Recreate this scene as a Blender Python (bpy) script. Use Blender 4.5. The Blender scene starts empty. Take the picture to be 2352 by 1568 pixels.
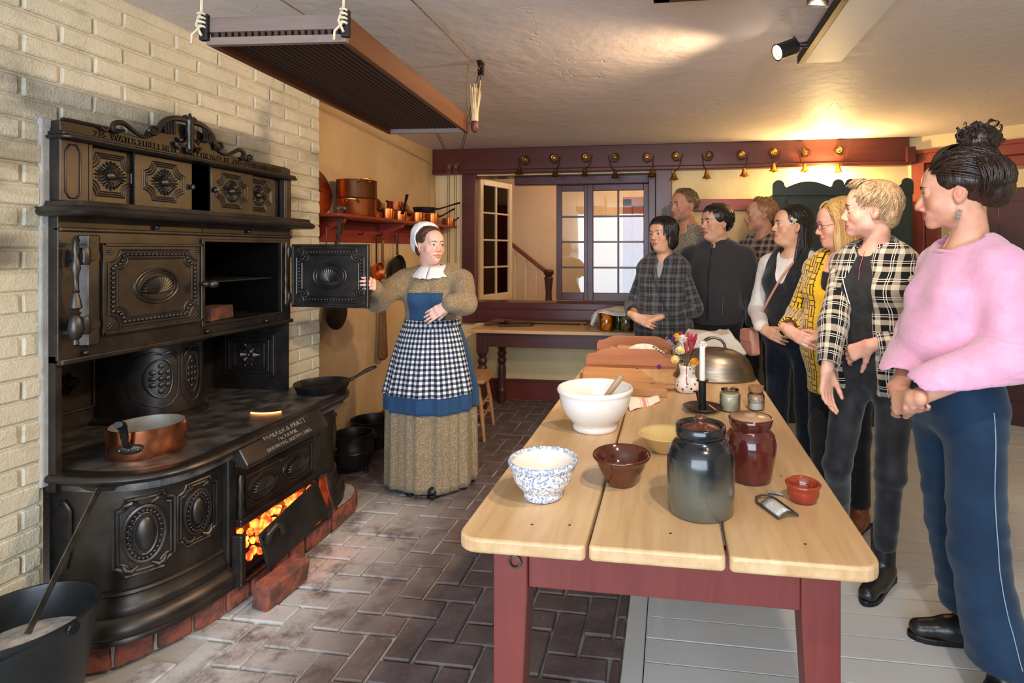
import bpy, bmesh, math, random
import numpy as np
from mathutils import Vector, Matrix, Euler
PI = math.pi
random.seed(7)
SC = bpy.context.scene
COL = SC.collection
# ------------------------------------------------------------------ camera
FPX, PCX, PCY, EYE = 1300.0, 1350.0, 575.0, 1.42      # focal length and principal point (2352x1568), eye height
YAW = math.atan(190 / 1300.0)
cam_d = bpy.data.cameras.new('camera'); cam = bpy.data.objects.new('camera', cam_d); COL.objects.link(cam)
cam.location = (0, 0, EYE); cam.rotation_euler = (PI / 2, 0, YAW)
cam_d.sensor_width = 36.0; cam_d.lens = 36.0 * FPX / 2352.0
cam_d.shift_x = -(PCX - 1176) / 2352.0; cam_d.shift_y = -(784 - PCY) / 2352.0
cam_d.clip_start = 0.05
SC.camera = cam
# ------------------------------------------------------------------ world, view
w = bpy.data.worlds.new('world'); SC.world = w; w.use_nodes = True
w.node_tree.nodes['Background'].inputs[0].default_value = (0.75, 0.85, 1.0, 1)
w.node_tree.nodes['Background'].inputs[1].default_value = 0.6
SC.view_settings.view_transform = 'Standard'; SC.view_settings.look = 'None'
SC.view_settings.gamma = 1.0; SC.view_settings.use_curve_mapping = False
SC.view_settings.exposure = 0.10
# ------------------------------------------------------------------ lights of the room
def light(name, kind, loc, target, power, color, size=0.05, spot=60, blend=0.4, size_y=None):
    d = bpy.data.lights.new(name, kind); o = bpy.data.objects.new(name, d); COL.objects.link(o)
    o.location = loc
    if target is not None:
        o.rotation_euler = (Vector(target) - Vector(loc)).to_track_quat('-Z', 'Y').to_euler()
    d.energy = power; d.color = color
    if kind == 'SPOT':
        d.spot_size = math.radians(spot); d.spot_blend = blend; d.shadow_soft_size = size
    elif kind == 'AREA':
        d.size = size
        if size_y: d.shape = 'RECTANGLE'; d.size_y = size_y
    else: d.shadow_soft_size = size
    return o
WARM = (1.0, 0.80, 0.58); DAY = (0.68, 0.83, 1.0); AMBER = (1.0, 0.62, 0.25)
# daylight through the wide window behind the camera
light('window_daylight', 'AREA', (-0.6, -1.9, 1.35), (-0.6, 1.0, 1.1), 200, DAY, 3.6, size_y=1.8)
# track lamps along the soffit
light('track_lamp_light', 'SPOT', (0.43, 2.62, 2.28), (-2.1, 3.1, 1.0), 105, (1.0, 0.70, 0.42), 0.04, 105, 0.7)
light('track_lamp_light', 'SPOT', (0.50, 2.04, 2.27), (0.40, 3.7, 1.1), 72, (1.0, 0.80, 0.60), 0.04, 110, 0.8)
light('track_lamp_light', 'SPOT', (0.52, 1.1, 2.26), (-1.7, 2.1, 0.9), 62, (1.0, 0.84, 0.66), 0.04, 85, 0.7)
light('track_lamp_light', 'SPOT', (0.46, 0.6, 2.26), (0.0, 2.2, 0.8), 58, (1.0, 0.86, 0.70), 0.04, 100, 0.8)
# ------------------------------------------------------------------ helpers
_c, _s = math.cos(YAW), math.sin(YAW)
def ray(px, py):
    a = (px - PCX) / FPX
    return Vector((a * _c - _s, a * _s + _c, -(py - PCY) / FPX))
EYEV = Vector((0, 0, EYE))
def at_z(px, py, z): d = ray(px, py); return EYEV + d * ((z - EYE) / d.z)
def at_x(px, py, x): d = ray(px, py); return EYEV + d * (x / d.x)
def at_y(px, py, y): d = ray(px, py); return EYEV + d * (y / d.y)

class MB:
    """collects shapes, links them as ONE mesh object"""
    def __init__(s): s.v = []; s.f = []
    def add(s, vs, fs):
        b = len(s.v); s.v += [tuple(v) for v in vs]; s.f += [tuple(i + b for i in f) for f in fs]; return s
    def box(s, x0, x1, y0, y1, z0, z1, M=None):
        vs = [Vector(p) for p in ((x0,y0,z0),(x1,y0,z0),(x1,y1,z0),(x0,y1,z0),(x0,y0,z1),(x1,y0,z1),(x1,y1,z1),(x0,y1,z1))]
        if M: vs = [M @ v for v in vs]
        return s.add(vs, [(3,2,1,0),(4,5,6,7),(0,1,5,4),(1,2,6,5),(2,3,7,6),(3,0,4,7)])
    def bar(s, p0, p1, w, h, up=(0,0,1)):
        p0 = Vector(p0); p1 = Vector(p1); d = (p1 - p0).normalized(); u = Vector(up)
        a = d.cross(u).normalized(); b = a.cross(d)
        vs = [p + a * (w / 2 * i) + b * (h / 2 * j) for p in (p0, p1) for i, j in ((-1,-1),(1,-1),(1,1),(-1,1))]
        return s.add(vs, [(0,1,2,3),(7,6,5,4),(0,4,5,1),(1,5,6,2),(2,6,7,3),(3,7,4,0)])
    def tube(s, pts, r, n=8, closed=False, flat=None):
        pts = [Vector(p) for p in pts]; m = len(pts)
        rs = r if isinstance(r, (list, tuple)) else [r] * m
        vs = []; up = None
        for i, p in enumerate(pts):
            if closed: t = pts[(i + 1) % m] - pts[i - 1]
            else: t = pts[min(i + 1, m - 1)] - pts[max(i - 1, 0)]
            if t.length < 1e-9: t = Vector((0, 0, 1))
            t.normalize()
            if up is None:
                up = Vector((0, 0, 1)) if abs(t.z) < 0.9 else Vector((1, 0, 0))
                up = (up - t * up.dot(t)).normalized()
            else:
                up = up - t * up.dot(t)
                up = up.normalized() if up.length > 1e-6 else t.orthogonal().normalized()
            b = t.cross(up); fl = flat or 1.0
            for k in range(n):
                a = 2 * PI * k / n
                vs.append(p + up * (rs[i] * math.cos(a)) + b * (rs[i] * fl * math.sin(a)))
        fs = []
        for i in range(m if closed else m - 1):
            j = (i + 1) % m
            for k in range(n): fs.append((i*n+k, i*n+(k+1)%n, j*n+(k+1)%n, j*n+k))
        if not closed: fs += [tuple(range(n - 1, -1, -1)), tuple(range((m-1)*n, m*n))]
        return s.add(vs, fs)
    def lathe(s, prof, n=24, M=None, close=True):
        vs = []; fs = []; m = len(prof)
        for (r, z) in prof:
            for k in range(n):
                a = 2 * PI * k / n; v = Vector((r * math.cos(a), r * math.sin(a), z)); vs.append(M @ v if M else v)
        for i in range(m - 1):
            for k in range(n): fs.append((i*n+k, i*n+(k+1)%n, (i+1)*n+(k+1)%n, (i+1)*n+k))
        if close:
            fs.append(tuple(range(n - 1, -1, -1))); fs.append(tuple(range((m-1)*n, m*n)))
        return s.add(vs, fs)
    def prism(s, poly, z0, z1, M=None):
        n = len(poly)
        vs = [Vector((x, y, z)) for z in (z0, z1) for x, y in poly]
        if M: vs = [M @ v for v in vs]
        return s.add(vs, [tuple(range(n - 1, -1, -1)), tuple(range(n, 2*n))] + [(i, (i+1)%n, n+(i+1)%n, n+i) for i in range(n)])
    def ball(s, c, r, M=None, nu=12, nv=8):
        rx, ry, rz = (r, r, r) if not isinstance(r, (tuple, list)) else r
        vs = []; fs = []
        for j in range(1, nv):
            t = PI * j / nv
            for k in range(nu):
                a = 2 * PI * k / nu; vs.append(Vector((rx*math.sin(t)*math.cos(a), ry*math.sin(t)*math.sin(a), rz*math.cos(t))))
        vs += [Vector((0, 0, rz)), Vector((0, 0, -rz))]; T = len(vs) - 2
        for j in range(nv - 2):
            for k in range(nu): fs.append((j*nu+k, (j+1)*nu+k, (j+1)*nu+(k+1)%nu, j*nu+(k+1)%nu))
        for k in range(nu):
            fs.append((T, k, (k+1)%nu)); fs.append((T+1, (nv-2)*nu+(k+1)%nu, (nv-2)*nu+k))
        c = Vector(c)
        return s.add([c + (M @ v if M else v) for v in vs], fs)
    def sweep(s, path, prof, closed=False):
        """path: list of (x,y,nx,ny) plan points with outward normals; prof: closed list of (offset,z)"""
        n = len(prof); m = len(path)
        vs = [(x + nx * o, y + ny * o, z) for (x, y, nx, ny) in path for (o, z) in prof]
        fs = [(i*n+k, ((i+1)%m)*n+k, ((i+1)%m)*n+(k+1)%n, i*n+(k+1)%n) for i in range(m if closed else m-1) for k in range(n)]
        if not closed: fs += [tuple(range(n)), tuple(range((m-1)*n + n - 1, (m-1)*n - 1, -1))]
        return s.add(vs, fs)
    def xf(s, M): s.v = [tuple(M @ Vector(v)) for v in s.v]; return s
    def mesh(s, name='mesh', fix=True):
        me = bpy.data.meshes.new(name); me.from_pydata(s.v, [], s.f)
        if fix:
            bm = bmesh.new(); bm.from_mesh(me); bmesh.ops.recalc_face_normals(bm, faces=bm.faces); bm.to_mesh(me); bm.free()
        me.update(); return me
    def build(s, name, mat, parent=None, smooth=False, bevel=0.0, loc=None, sub=0, seg=2, fix=True):
        return link(name, s.mesh(name, fix), mat, parent, smooth, bevel, loc, sub, seg)
def link(name, me, mat, parent=None, smooth=False, bevel=0.0, loc=None, sub=0, seg=2):
    o = bpy.data.objects.new(name, me); COL.objects.link(o)
    if mat is not None and not len(me.materials): me.materials.append(mat)
    if parent is not None: o.parent = parent
    if loc is not None: o.location = loc
    if smooth:
        me.polygons.foreach_set('use_smooth', [True] * len(me.polygons))
        if smooth is True: me.set_sharp_from_angle(angle=math.radians(42))
    if bevel:
        m = o.modifiers.new('bevel', 'BEVEL'); m.width = bevel; m.segments = seg; m.limit_method = 'ANGLE'
    if sub:
        m = o.modifiers.new('sub', 'SUBSURF'); m.levels = sub; m.render_levels = sub
    return o
def tag(o, label, cat, group=None):
    o['label'] = label; o['category'] = cat
    if group: o['group'] = group
    return o
def thing(name, label, cat, loc=(0,0,0), rz=0.0, group=None):
    o = bpy.data.objects.new(name, None); COL.objects.link(o); o.location = loc; o.rotation_euler = (0, 0, rz)
    o.empty_display_size = 0.1
    return tag(o, label, cat, group)
def struct(name, mb, mat, **k):
    o = mb.build(name, mat, **k) if isinstance(mb, MB) else mb
    o['kind'] = 'structure'; return o
def copy_tree(o, parent=None):
    c = o.copy(); COL.objects.link(c); c.parent = parent
    for ch in list(o.children): copy_tree(ch, c)
    return c
def frame(origin, x, y):
    x = Vector(x).normalized(); z = x.cross(Vector(y)).normalized(); y = z.cross(x)
    M = Matrix.Identity(4)
    for i in range(3): M[i][0], M[i][1], M[i][2], M[i][3] = x[i], y[i], z[i], Vector(origin)[i]
    return M
def TR(x=0, y=0, z=0): return Matrix.Translation((x, y, z))
def RX(a): return Matrix.Rotation(a, 4, 'X')
def RY(a): return Matrix.Rotation(a, 4, 'Y')
def RZ(a): return Matrix.Rotation(a, 4, 'Z')
def bez(p0, p1, p2, p3, n=12):
    P = [Vector(p) for p in (p0, p1, p2, p3)]
    return [P[0]*(1-t)**3 + P[1]*3*t*(1-t)**2 + P[2]*3*t*t*(1-t) + P[3]*t**3 for t in [i/n for i in range(n+1)]]
def spline(pts, n=6, closed=False):
    P = [Vector(p) for p in pts]; m = len(P); out = []
    for i in range(m if closed else m - 1):
        g = (lambda k: P[k % m]) if closed else (lambda k: P[max(0, min(m - 1, k))])
        a, b, c, d = g(i-1), g(i), g(i+1), g(i+2)
        for j in range(n):
            t = j / n
            out.append(0.5*((2*b) + (c-a)*t + (2*a-5*b+4*c-d)*t*t + (3*b-a-3*c+d)*t**3))
    if not closed: out.append(P[-1])
    return out
def text_mesh(body, size, depth=0.002, M=None, align='CENTER', bold=0.0):
    cu = bpy.data.curves.new('text', 'FONT'); cu.body = body; cu.size = size; cu.extrude = depth; cu.align_x = align
    cu.offset = bold; cu.resolution_u = 3
    o = bpy.data.objects.new('text', cu); COL.objects.link(o)
    bpy.context.view_layer.update()
    dg = bpy.context.evaluated_depsgraph_get()
    me = bpy.data.meshes.new_from_object(o.evaluated_get(dg))
    bpy.data.objects.remove(o); bpy.data.curves.remove(cu)
    if M: me.transform(M)
    me.materials.clear(); return me
# ------------------------------------------------------------------ materials
def rgb(r, g, b):
    f = lambda c: (c/255/12.92) if c/255 <= 0.04045 else ((c/255 + 0.055)/1.055)**2.4
    return (f(r), f(g), f(b), 1.0)
class NT:
    def __init__(s, name):
        s.m = bpy.data.materials.new(name); s.m.use_nodes = True; s.t = s.m.node_tree; s.t.nodes.clear()
        s.out = s.t.nodes.new('ShaderNodeOutputMaterial'); s.bs = s.n('ShaderNodeBsdfPrincipled'); s.l(s.bs.outputs[0], s.out.inputs[0])
    def n(s, typ, ins=None, **props):
        nd = s.t.nodes.new(typ)
        for k, v in props.items(): setattr(nd, k, v)
        for k, v in (ins or {}).items(): s.put(nd.inputs[k], v)
        return nd
    def put(s, sock, v):
        if isinstance(v, bpy.types.NodeSocket): s.l(v, sock)
        elif isinstance(v, bpy.types.Node): s.l(v.outputs[0], sock)
        else: sock.default_value = v
    def l(s, a, b): s.t.links.new(a, b)
    def coord(s, kind='Object', scale=(1,1,1)):
        if kind == 'World': o = s.n('ShaderNodeNewGeometry').outputs['Position']
        elif kind == 'pat': o = s.n('ShaderNodeAttribute', attribute_name='pat').outputs['Vector']
        else: o = s.n('ShaderNodeTexCoord').outputs[kind]
        mp = s.n('ShaderNodeMapping', {'Vector': o, 'Scale': scale}); return mp.outputs[0]
    def noise(s, vec, scale, detail=4, rough=0.55): return s.n('ShaderNodeTexNoise', {'Vector': vec, 'Scale': scale, 'Detail': detail, 'Roughness': rough}).outputs[0]
    def math(s, op, a, b=0.0, c=0.0, clamp=False):
        nd = s.n('ShaderNodeMath', operation=op, use_clamp=clamp); s.put(nd.inputs[0], a); s.put(nd.inputs[1], b); s.put(nd.inputs[2], c); return nd.outputs[0]
    def ramp(s, fac, stops, interp='LINEAR'):
        nd = s.n('ShaderNodeValToRGB', {'Fac': fac}); cr = nd.color_ramp; cr.interpolation = interp
        while len(cr.elements) < len(stops): cr.elements.new(0.5)
        for e, (p, c) in zip(cr.elements, stops): e.position = p; e.color = c if len(c) == 4 else (*c, 1)
        return nd.outputs[0]
    def mix(s, fac, a, b, mode='MIX'):
        nd = s.n('ShaderNodeMix', data_type='RGBA', blend_type=mode)
        s.put(nd.inputs['Factor'], fac); s.put(nd.inputs[6], a); s.put(nd.inputs[7], b); return nd.outputs[2]
    def smooth(s, x, a, b):
        nd = s.n('ShaderNodeMapRange', interpolation_type='SMOOTHSTEP'); s.put(nd.inputs[0], x)
        for i, v in enumerate((a, b, 0.0, 1.0)): s.put(nd.inputs[1+i], v)
        return nd.outputs[0]
    def sep(s, v): return s.n('ShaderNodeSeparateXYZ', {0: v}).outputs
    def bump(s, h, strength=0.3, dist=0.01):
        b = s.n('ShaderNodeBump', {'Height': h, 'Strength': strength, 'Distance': dist}); s.l(b.outputs[0], s.bs.inputs['Normal'])
    def fin(s, col=None, rough=None, metal=None, spec=None, coat=None, sheen=None):
        for k, v in (('Base Color', col), ('Roughness', rough), ('Metallic', metal), ('Specular IOR Level', spec), ('Coat Weight', coat), ('Sheen Weight', sheen)):
            if v is not None: s.put(s.bs.inputs[k], v)
        return s.m
def pm(name, c1, c2=None, scale=8.0, rough=0.5, metal=0.0, bump=0.0, bscale=None, stretch=(1,1,1), rand=0.0, spec=0.5, coat=0.0, coord='Object', detail=5, rv=0.0, dist=0.004, sharp=(0.3, 0.7)):
    t = NT(name); v = t.coord(coord, stretch)
    nz = t.noise(v, scale, detail)
    col = t.mix(t.smooth(nz, sharp[0], sharp[1]), c1, c2 if c2 else c1)
    if rand:
        r = t.n('ShaderNodeObjectInfo').outputs['Random']
        hs = t.n('ShaderNodeHueSaturation', {'Color': col}); t.put(hs.inputs['Value'], t.math('MULTIPLY_ADD', r, 2*rand, 1-rand)); col = hs.outputs[0]
    if bump: t.bump(t.noise(v, bscale or scale*3, 6), bump, dist)
    rg = t.math('MULTIPLY_ADD', nz, rv, rough - rv/2) if rv else rough
    return t.fin(col, rg, metal, spec, coat)
def wood(name, c1, c2, axis=1, scale=14.0, rough=0.45, bump=0.12, rand=0.1, coord='Object', dirt=None):
    t = NT(name); st = [1.0, 1.0, 1.0]; st[axis] = 0.07
    v = t.coord(coord, tuple(st))
    r = t.n('ShaderNodeObjectInfo').outputs['Random']
    off = t.n('ShaderNodeVectorMath', {0: v}, operation='ADD'); cb = t.n('ShaderNodeCombineXYZ')
    for i in range(3): t.put(cb.inputs[i], t.math('MULTIPLY', r, 7.3 + i))
    t.l(cb.outputs[0], off.inputs[1]); v = off.outputs[0]
    g = t.noise(v, scale, 6, 0.65); g2 = t.noise(v, scale * 5, 3, 0.6)
    col = t.mix(t.smooth(t.math('MULTIPLY_ADD', g2, 0.35, t.math('MULTIPLY', g, 0.75)), 0.36, 0.72), c1, c2)
    if dirt:
        d = t.noise(t.coord(coord), 3.0, 4); col = t.mix(t.math('MULTIPLY', t.smooth(d, 0.5, 0.75), 0.5), col, dirt)
    hs = t.n('ShaderNodeHueSaturation', {'Color': col}); t.put(hs.inputs['Value'], t.math('MULTIPLY_ADD', r, 2*rand, 1-rand))
    if bump: t.bump(g2, bump, 0.002)
    return t.fin(hs.outputs[0], rough, 0, 0.4)
def glassy(name, tint, rough=0.03, clear=0.75):
    t = NT(name); t.t.nodes.remove(t.bs)
    g = t.n('ShaderNodeBsdfGlossy', {'Roughness': rough}); tr = t.n('ShaderNodeBsdfTransparent', {'Color': tint})
    fr = t.n('ShaderNodeFresnel', {'IOR': 1.5}); fac = t.math('MULTIPLY_ADD', fr.outputs[0], 1.0, 1 - clear, clamp=True)
    mx = t.n('ShaderNodeMixShader'); t.l(fac, mx.inputs[0]); t.l(tr.outputs[0], mx.inputs[1]); t.l(g.outputs[0], mx.inputs[2]); t.l(mx.outputs[0], t.out.inputs[0])
    return t.m
def glow(name, c, strength):
    t = NT(name); t.fin(c, 0.5); t.put(t.bs.inputs['Emission Color'], c); t.bs.inputs['Emission Strength'].default_value = strength; return t.m
# ------------------------------------------------------------------ room materials
CEIL = 2.39
def plaster(name, c1, c2, bump=0.25):
    t = NT(name); v = t.coord('World'); n1 = t.noise(v, 1.6, 4); n2 = t.noise(v, 9, 6)
    col = t.mix(t.smooth(t.math('MULTIPLY_ADD', n2, 0.3, t.math('MULTIPLY', n1, 0.7)), 0.35, 0.65), c1, c2)
    t.bump(t.math('MULTIPLY_ADD', n1, 1.5, n2), bump, 0.02); return t.fin(col, 0.75, 0, 0.25)
M_CEIL = NT('ceiling_plaster'); _v = M_CEIL.coord('World')
_n = M_CEIL.noise(_v, 1.1, 4); _n2 = M_CEIL.noise(_v, 14, 5)
_w = M_CEIL.n('ShaderNodeTexVoronoi', {'Vector': M_CEIL.n('ShaderNodeVectorMath', {0: _v, 1: M_CEIL.n('ShaderNodeTexNoise', {'Vector': _v, 'Scale': 3.0, 'Detail': 4}).outputs[1]}, operation='ADD').outputs[0], 'Scale': 0.9}, feature='DISTANCE_TO_EDGE').outputs[0]
_cr = M_CEIL.math('MULTIPLY', M_CEIL.math('SUBTRACT', 1.0, M_CEIL.smooth(_w, 0.0, 0.006)), M_CEIL.smooth(_n, 0.5, 0.62))
M_CEIL.bump(M_CEIL.math('ADD', M_CEIL.math('MULTIPLY_ADD', _n, 2.5, M_CEIL.math('MULTIPLY', _n2, 0.35)), M_CEIL.math('MULTIPLY', _cr, -0.5)), 0.35, 0.03)
M_CEIL = M_CEIL.fin(M_CEIL.mix(M_CEIL.math('MULTIPLY', _cr, 0.35), M_CEIL.mix(_n, rgb(210, 199, 192), rgb(224, 214, 207)), rgb(150, 130, 110)), 0.6, 0, 0.3)
M_WALL = plaster('cream_plaster', rgb(196, 164, 122), rgb(208, 178, 138))
M_YWALL = plaster('yellow_plaster', rgb(222, 198, 148), rgb(234, 212, 164))
M_HALL = plaster('hall_plaster', rgb(214, 186, 150), rgb(222, 196, 160))
M_OXB = pm('oxblood_paint', rgb(92, 38, 34), rgb(108, 48, 40), 5, 0.38, bump=0.12, bscale=30, spec=0.5)
M_PURP = pm('maroon_paint', rgb(80, 38, 38), rgb(92, 46, 45), 5, 0.32, bump=0.1, bscale=30)
M_RED = pm('red_paint', rgb(128, 42, 30), rgb(144, 54, 38), 6, 0.4, bump=0.12, bscale=30)
M_TRIMCREAM = pm('cream_paint', rgb(206, 184, 148), rgb(216, 196, 160), 5, 0.4, bump=0.06)
M_WHITE = pm('white_paint', rgb(214, 208, 198), rgb(224, 220, 210), 4, 0.5, bump=0.08)
M_IRONB = pm('black_iron', rgb(30, 30, 32), rgb(44, 42, 42), 20, 0.45, 0.6, bump=0.1)
M_BRASS = pm('brass', rgb(176, 130, 62), rgb(204, 160, 84), 14, 0.32, 1.0)
M_ROPE = pm('rope', rgb(190, 172, 142), rgb(214, 200, 172), 60, 0.9, bump=0.4, bscale=200)
M_CORDDK = pm('dark_cord', rgb(120, 100, 76), rgb(96, 80, 60), 60, 0.9)
M_GLASS = glassy('window_glass', (0.93, 0.95, 0.93, 1), 0.015, 0.985)
# painted brick: cream paint with soot stains round the stove
t = NT('painted_brick'); v = t.coord('World'); sp = t.sep(v)
nz = t.noise(v, 3.2, 5); fine = t.noise(t.coord('World', (1, 26, 26)), 6, 4)
col = t.mix(t.smooth(nz, 0.35, 0.65), rgb(208, 200, 178), rgb(196, 187, 163))
soot = t.math('MULTIPLY', t.smooth(t.noise(t.coord('World', (1, 2, 5)), 1.7, 4), 0.42, 0.72), t.math('MULTIPLY', t.smooth(t.math('ABSOLUTE', t.math('SUBTRACT', sp[2], 1.72)), 0.62, 0.05), t.smooth(sp[1], 1.2, 1.5)))
band = t.math('MULTIPLY', t.smooth(t.math('ABSOLUTE', t.math('SUBTRACT', sp[2], 1.42)), 0.09, 0.03), t.smooth(sp[1], 1.66, 1.5))
streak = t.smooth(t.noise(t.coord('World', (1, 3, 9)), 3.3, 5), 0.56, 0.74)
col = t.mix(t.math('MULTIPLY', soot, 0.62), col, rgb(96, 86, 74)); col = t.mix(t.math('MULTIPLY', band, 0.75), col, rgb(52, 48, 44))
col = t.mix(t.math('MULTIPLY', streak, 0.3), col, rgb(140, 128, 106))
t.bump(t.math('MULTIPLY_ADD', fine, 0.8, t.noise(v, 22, 5)), 0.6, 0.008); M_PBRICK = t.fin(col, 0.6, 0, 0.35)
# floor brick: purple-brown paver with ash
t = NT('paver_brick'); v = t.coord('World'); sp = t.sep(v); rnd = t.n('ShaderNodeObjectInfo').outputs['Random']
nz = t.noise(v, 7, 6, 0.65); col = t.mix(t.smooth(nz, 0.35, 0.7), rgb(88, 74, 73), rgb(110, 97, 95))
col = t.mix(t.math('MULTIPLY', t.smooth(rnd, 0.55, 1.0), 0.5), col, rgb(92, 66, 62))
ash = t.math('MULTIPLY', t.smooth(sp[0], -1.0, -1.62), t.smooth(t.noise(v, 5, 6, 0.7), 0.30, 0.56)); ash = t.math('MULTIPLY', ash, t.smooth(sp[1], 3.5, 2.6))
spk = t.smooth(t.noise(v, 60, 3), 0.62, 0.75); col = t.mix(t.math('MULTIPLY', spk, 0.35), col, rgb(176, 168, 160))
col = t.mix(t.math('MULTIPLY', ash, 0.92), col, rgb(206, 204, 202))
t.bump(t.noise(v, 26, 6, 0.7), 0.5, 0.006); M_PAVER = t.fin(col, t.math('MULTIPLY_ADD', nz, 0.3, 0.32), 0, 0.45)
t = NT('ash_mortar'); v = t.coord('World'); sp = t.sep(v)
col = t.mix(t.noise(v, 12, 5), rgb(140, 136, 132), rgb(172, 168, 164)); ash = t.math('MULTIPLY', t.smooth(sp[0], -1.1, -1.6), t.smooth(sp[1], 3.5, 2.6))
t.bump(t.noise(v, 60, 5), 0.5, 0.004); M_MORTAR = t.fin(t.mix(t.math('MULTIPLY', ash, 0.6), col, rgb(196, 192, 186)), 0.9, 0, 0.2)
t = NT('white_floor_paint'); v = t.coord('World', (0.25, 1, 1)); nz = t.noise(v, 5, 6)
col = t.mix(nz, rgb(200, 199, 196), rgb(214, 213, 210)); spk = t.smooth(t.noise(t.coord('World'), 34, 4, 0.7), 0.69, 0.74)
col = t.mix(t.math('MULTIPLY', spk, 0.6), col, rgb(110, 100, 92)); wear = t.smooth(t.noise(t.coord('World'), 2.2, 5), 0.58, 0.75)
col = t.mix(t.math('MULTIPLY', wear, 0.25), col, rgb(170, 160, 146)); t.bump(t.noise(v, 30, 5), 0.15, 0.003); M_FLOORW = t.fin(col, 0.42, 0, 0.4)
M_REDBRICK = pm('hearth_brick', rgb(144, 80, 62), rgb(92, 60, 54), 16, 0.9, bump=0.9, bscale=45, rand=0.2, coord='World', dist=0.010, sharp=(.38,.62))
M_GREYMORT = pm('grey_mortar', rgb(148, 144, 138), rgb(176, 172, 166), 12, 0.9, bump=0.6, bscale=50, coord='World')

# ------------------------------------------------------------------ floor
fl = struct('floor', MB().box(-2.45, -0.165, -2.0, 5.3, -0.12, -0.012), M_MORTAR)
def brick_mesh(lx, ly, lz, bev, jit=0.0):
    bm = bmesh.new(); bmesh.ops.create_cube(bm, size=1.0)
    for q in bm.verts: q.co = Vector((q.co.x*lx + random.uniform(-jit, jit), q.co.y*ly + random.uniform(-jit, jit), q.co.z*lz))
    bmesh.ops.bevel(bm, geom=bm.edges[:], offset=bev, segments=1, affect='EDGES'); me = bpy.data.meshes.new('brick'); bm.to_mesh(me); bm.free()
    return me
W = 0.1135; g = 0.011
pav_h = [brick_mesh(2*W - g, W - g, 0.04, 0.005, 0.003) for _ in range(6)]
pav_v = [brick_mesh(W - g, 2*W - g, 0.04, 0.005, 0.003) for _ in range(6)]
cells = []
for i in range(-22, 4):
    for j in range(6, 50):
        x, y = i*W + 0.02, j*W + 0.03
        m = (i - j) % 4
        if m == 0: cells.append((x, x + 2*W, y, y + W, 0))
        elif m == 3: cells.append((x, x + W, y, y + 2*W, 1))
near = []
for (x0, x1, y0, y1, o) in cells:
    x0c, x1c = max(x0, -2.27), min(x1, -0.162); y0c, y1c = y0, min(y1, 5.24)
    if x1c - x0c < 0.035 or y1c - y0c < 0.035: continue
    cx, cy = (x0c + x1c)/2, (y0c + y1c)/2
    if cx < -1.74 and 1.58 < cy < 3.0: continue
    if cx < -2.09 and cy < 3.15: continue
    d = -cx*_s + cy*_c; px = PCX + FPX*(cx*_c + cy*_s)/d; py = PCY + FPX*EYE/d
    if px < -420 or py > 1900: continue
    near.append((d, cx, cy, x1c - x0c, y1c - y0c, o))
near.sort()
rest = MB()
for k, (d, cx, cy, lx, ly, o) in enumerate(near):
    dz = random.uniform(-0.003, 0.003)
    if k < 300:
        full = abs(lx - (2*W if o == 0 else W)) < 1e-4 and abs(ly - (W if o == 0 else 2*W)) < 1e-4
        me = random.choice(pav_h if o == 0 else pav_v) if full else brick_mesh(lx - g, ly - g, 0.04, 0.005, 0.002)
        b = link('brick', me, M_PAVER, fl, loc=(cx, cy, -0.021 + dz)); b.rotation_euler = (random.uniform(-.006, .006), random.uniform(-.006, .006), random.uniform(-.012, .012))
    else: rest.box(cx - lx/2 + g/2, cx + lx/2 - g/2, cy - ly/2 + g/2, cy + ly/2 - g/2, -0.04, -0.001)
if rest.v: rest.build('brick_paving', M_PAVER, fl, bevel=0.004)['kind'] = 'stuff'
fw = struct('floor', MB().box(-0.165, 3.2, -2.0, 5.3, -0.12, -0.03), pm('dark_gap', rgb(34, 31, 29), None, 5, 0.9))
MB().box(-0.163, -0.092, 1.0, 5.24, -0.03, 0.004).build('edge_board', M_FLOORW, fw, bevel=0.004)
y = 1.18
while y < 5.2:
    wd = random.choice((0.118, 0.128, 0.122, 0.136)); y1 = min(y + wd, 5.25)
    MB().box(-0.0885, 2.88, y + 0.0034, y1 - 0.0034, -0.03, random.uniform(-0.0008, 0.0008)).build('floorboard', M_FLOORW, fw)
    y += wd
# ------------------------------------------------------------------ ceiling, walls
struct('ceiling', MB().box(-2.7, 3.3, -2.1, 5.5, CEIL, CEIL + 0.1), M_CEIL)
struct('wall_front', MB().box(-2.7, 3.3, -2.1, -2.0, -0.1, CEIL), M_WALL)
struct('wall_right', MB().box(2.9, 3.0, -2.0, 4.62, -0.1, CEIL), M_YWALL)
wl = struct('wall_left', MB().box(-2.62, -2.105, -2.0, 1.632, -0.1, CEIL).box(-2.62, -2.105, 2.822, 3.15, -0.1, CEIL).box(-2.62, -2.105, 1.632, 2.822, 1.84, CEIL).box(-2.7, -2.62, 1.6, 2.9, -0.1, CEIL), M_PBRICK)
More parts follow.
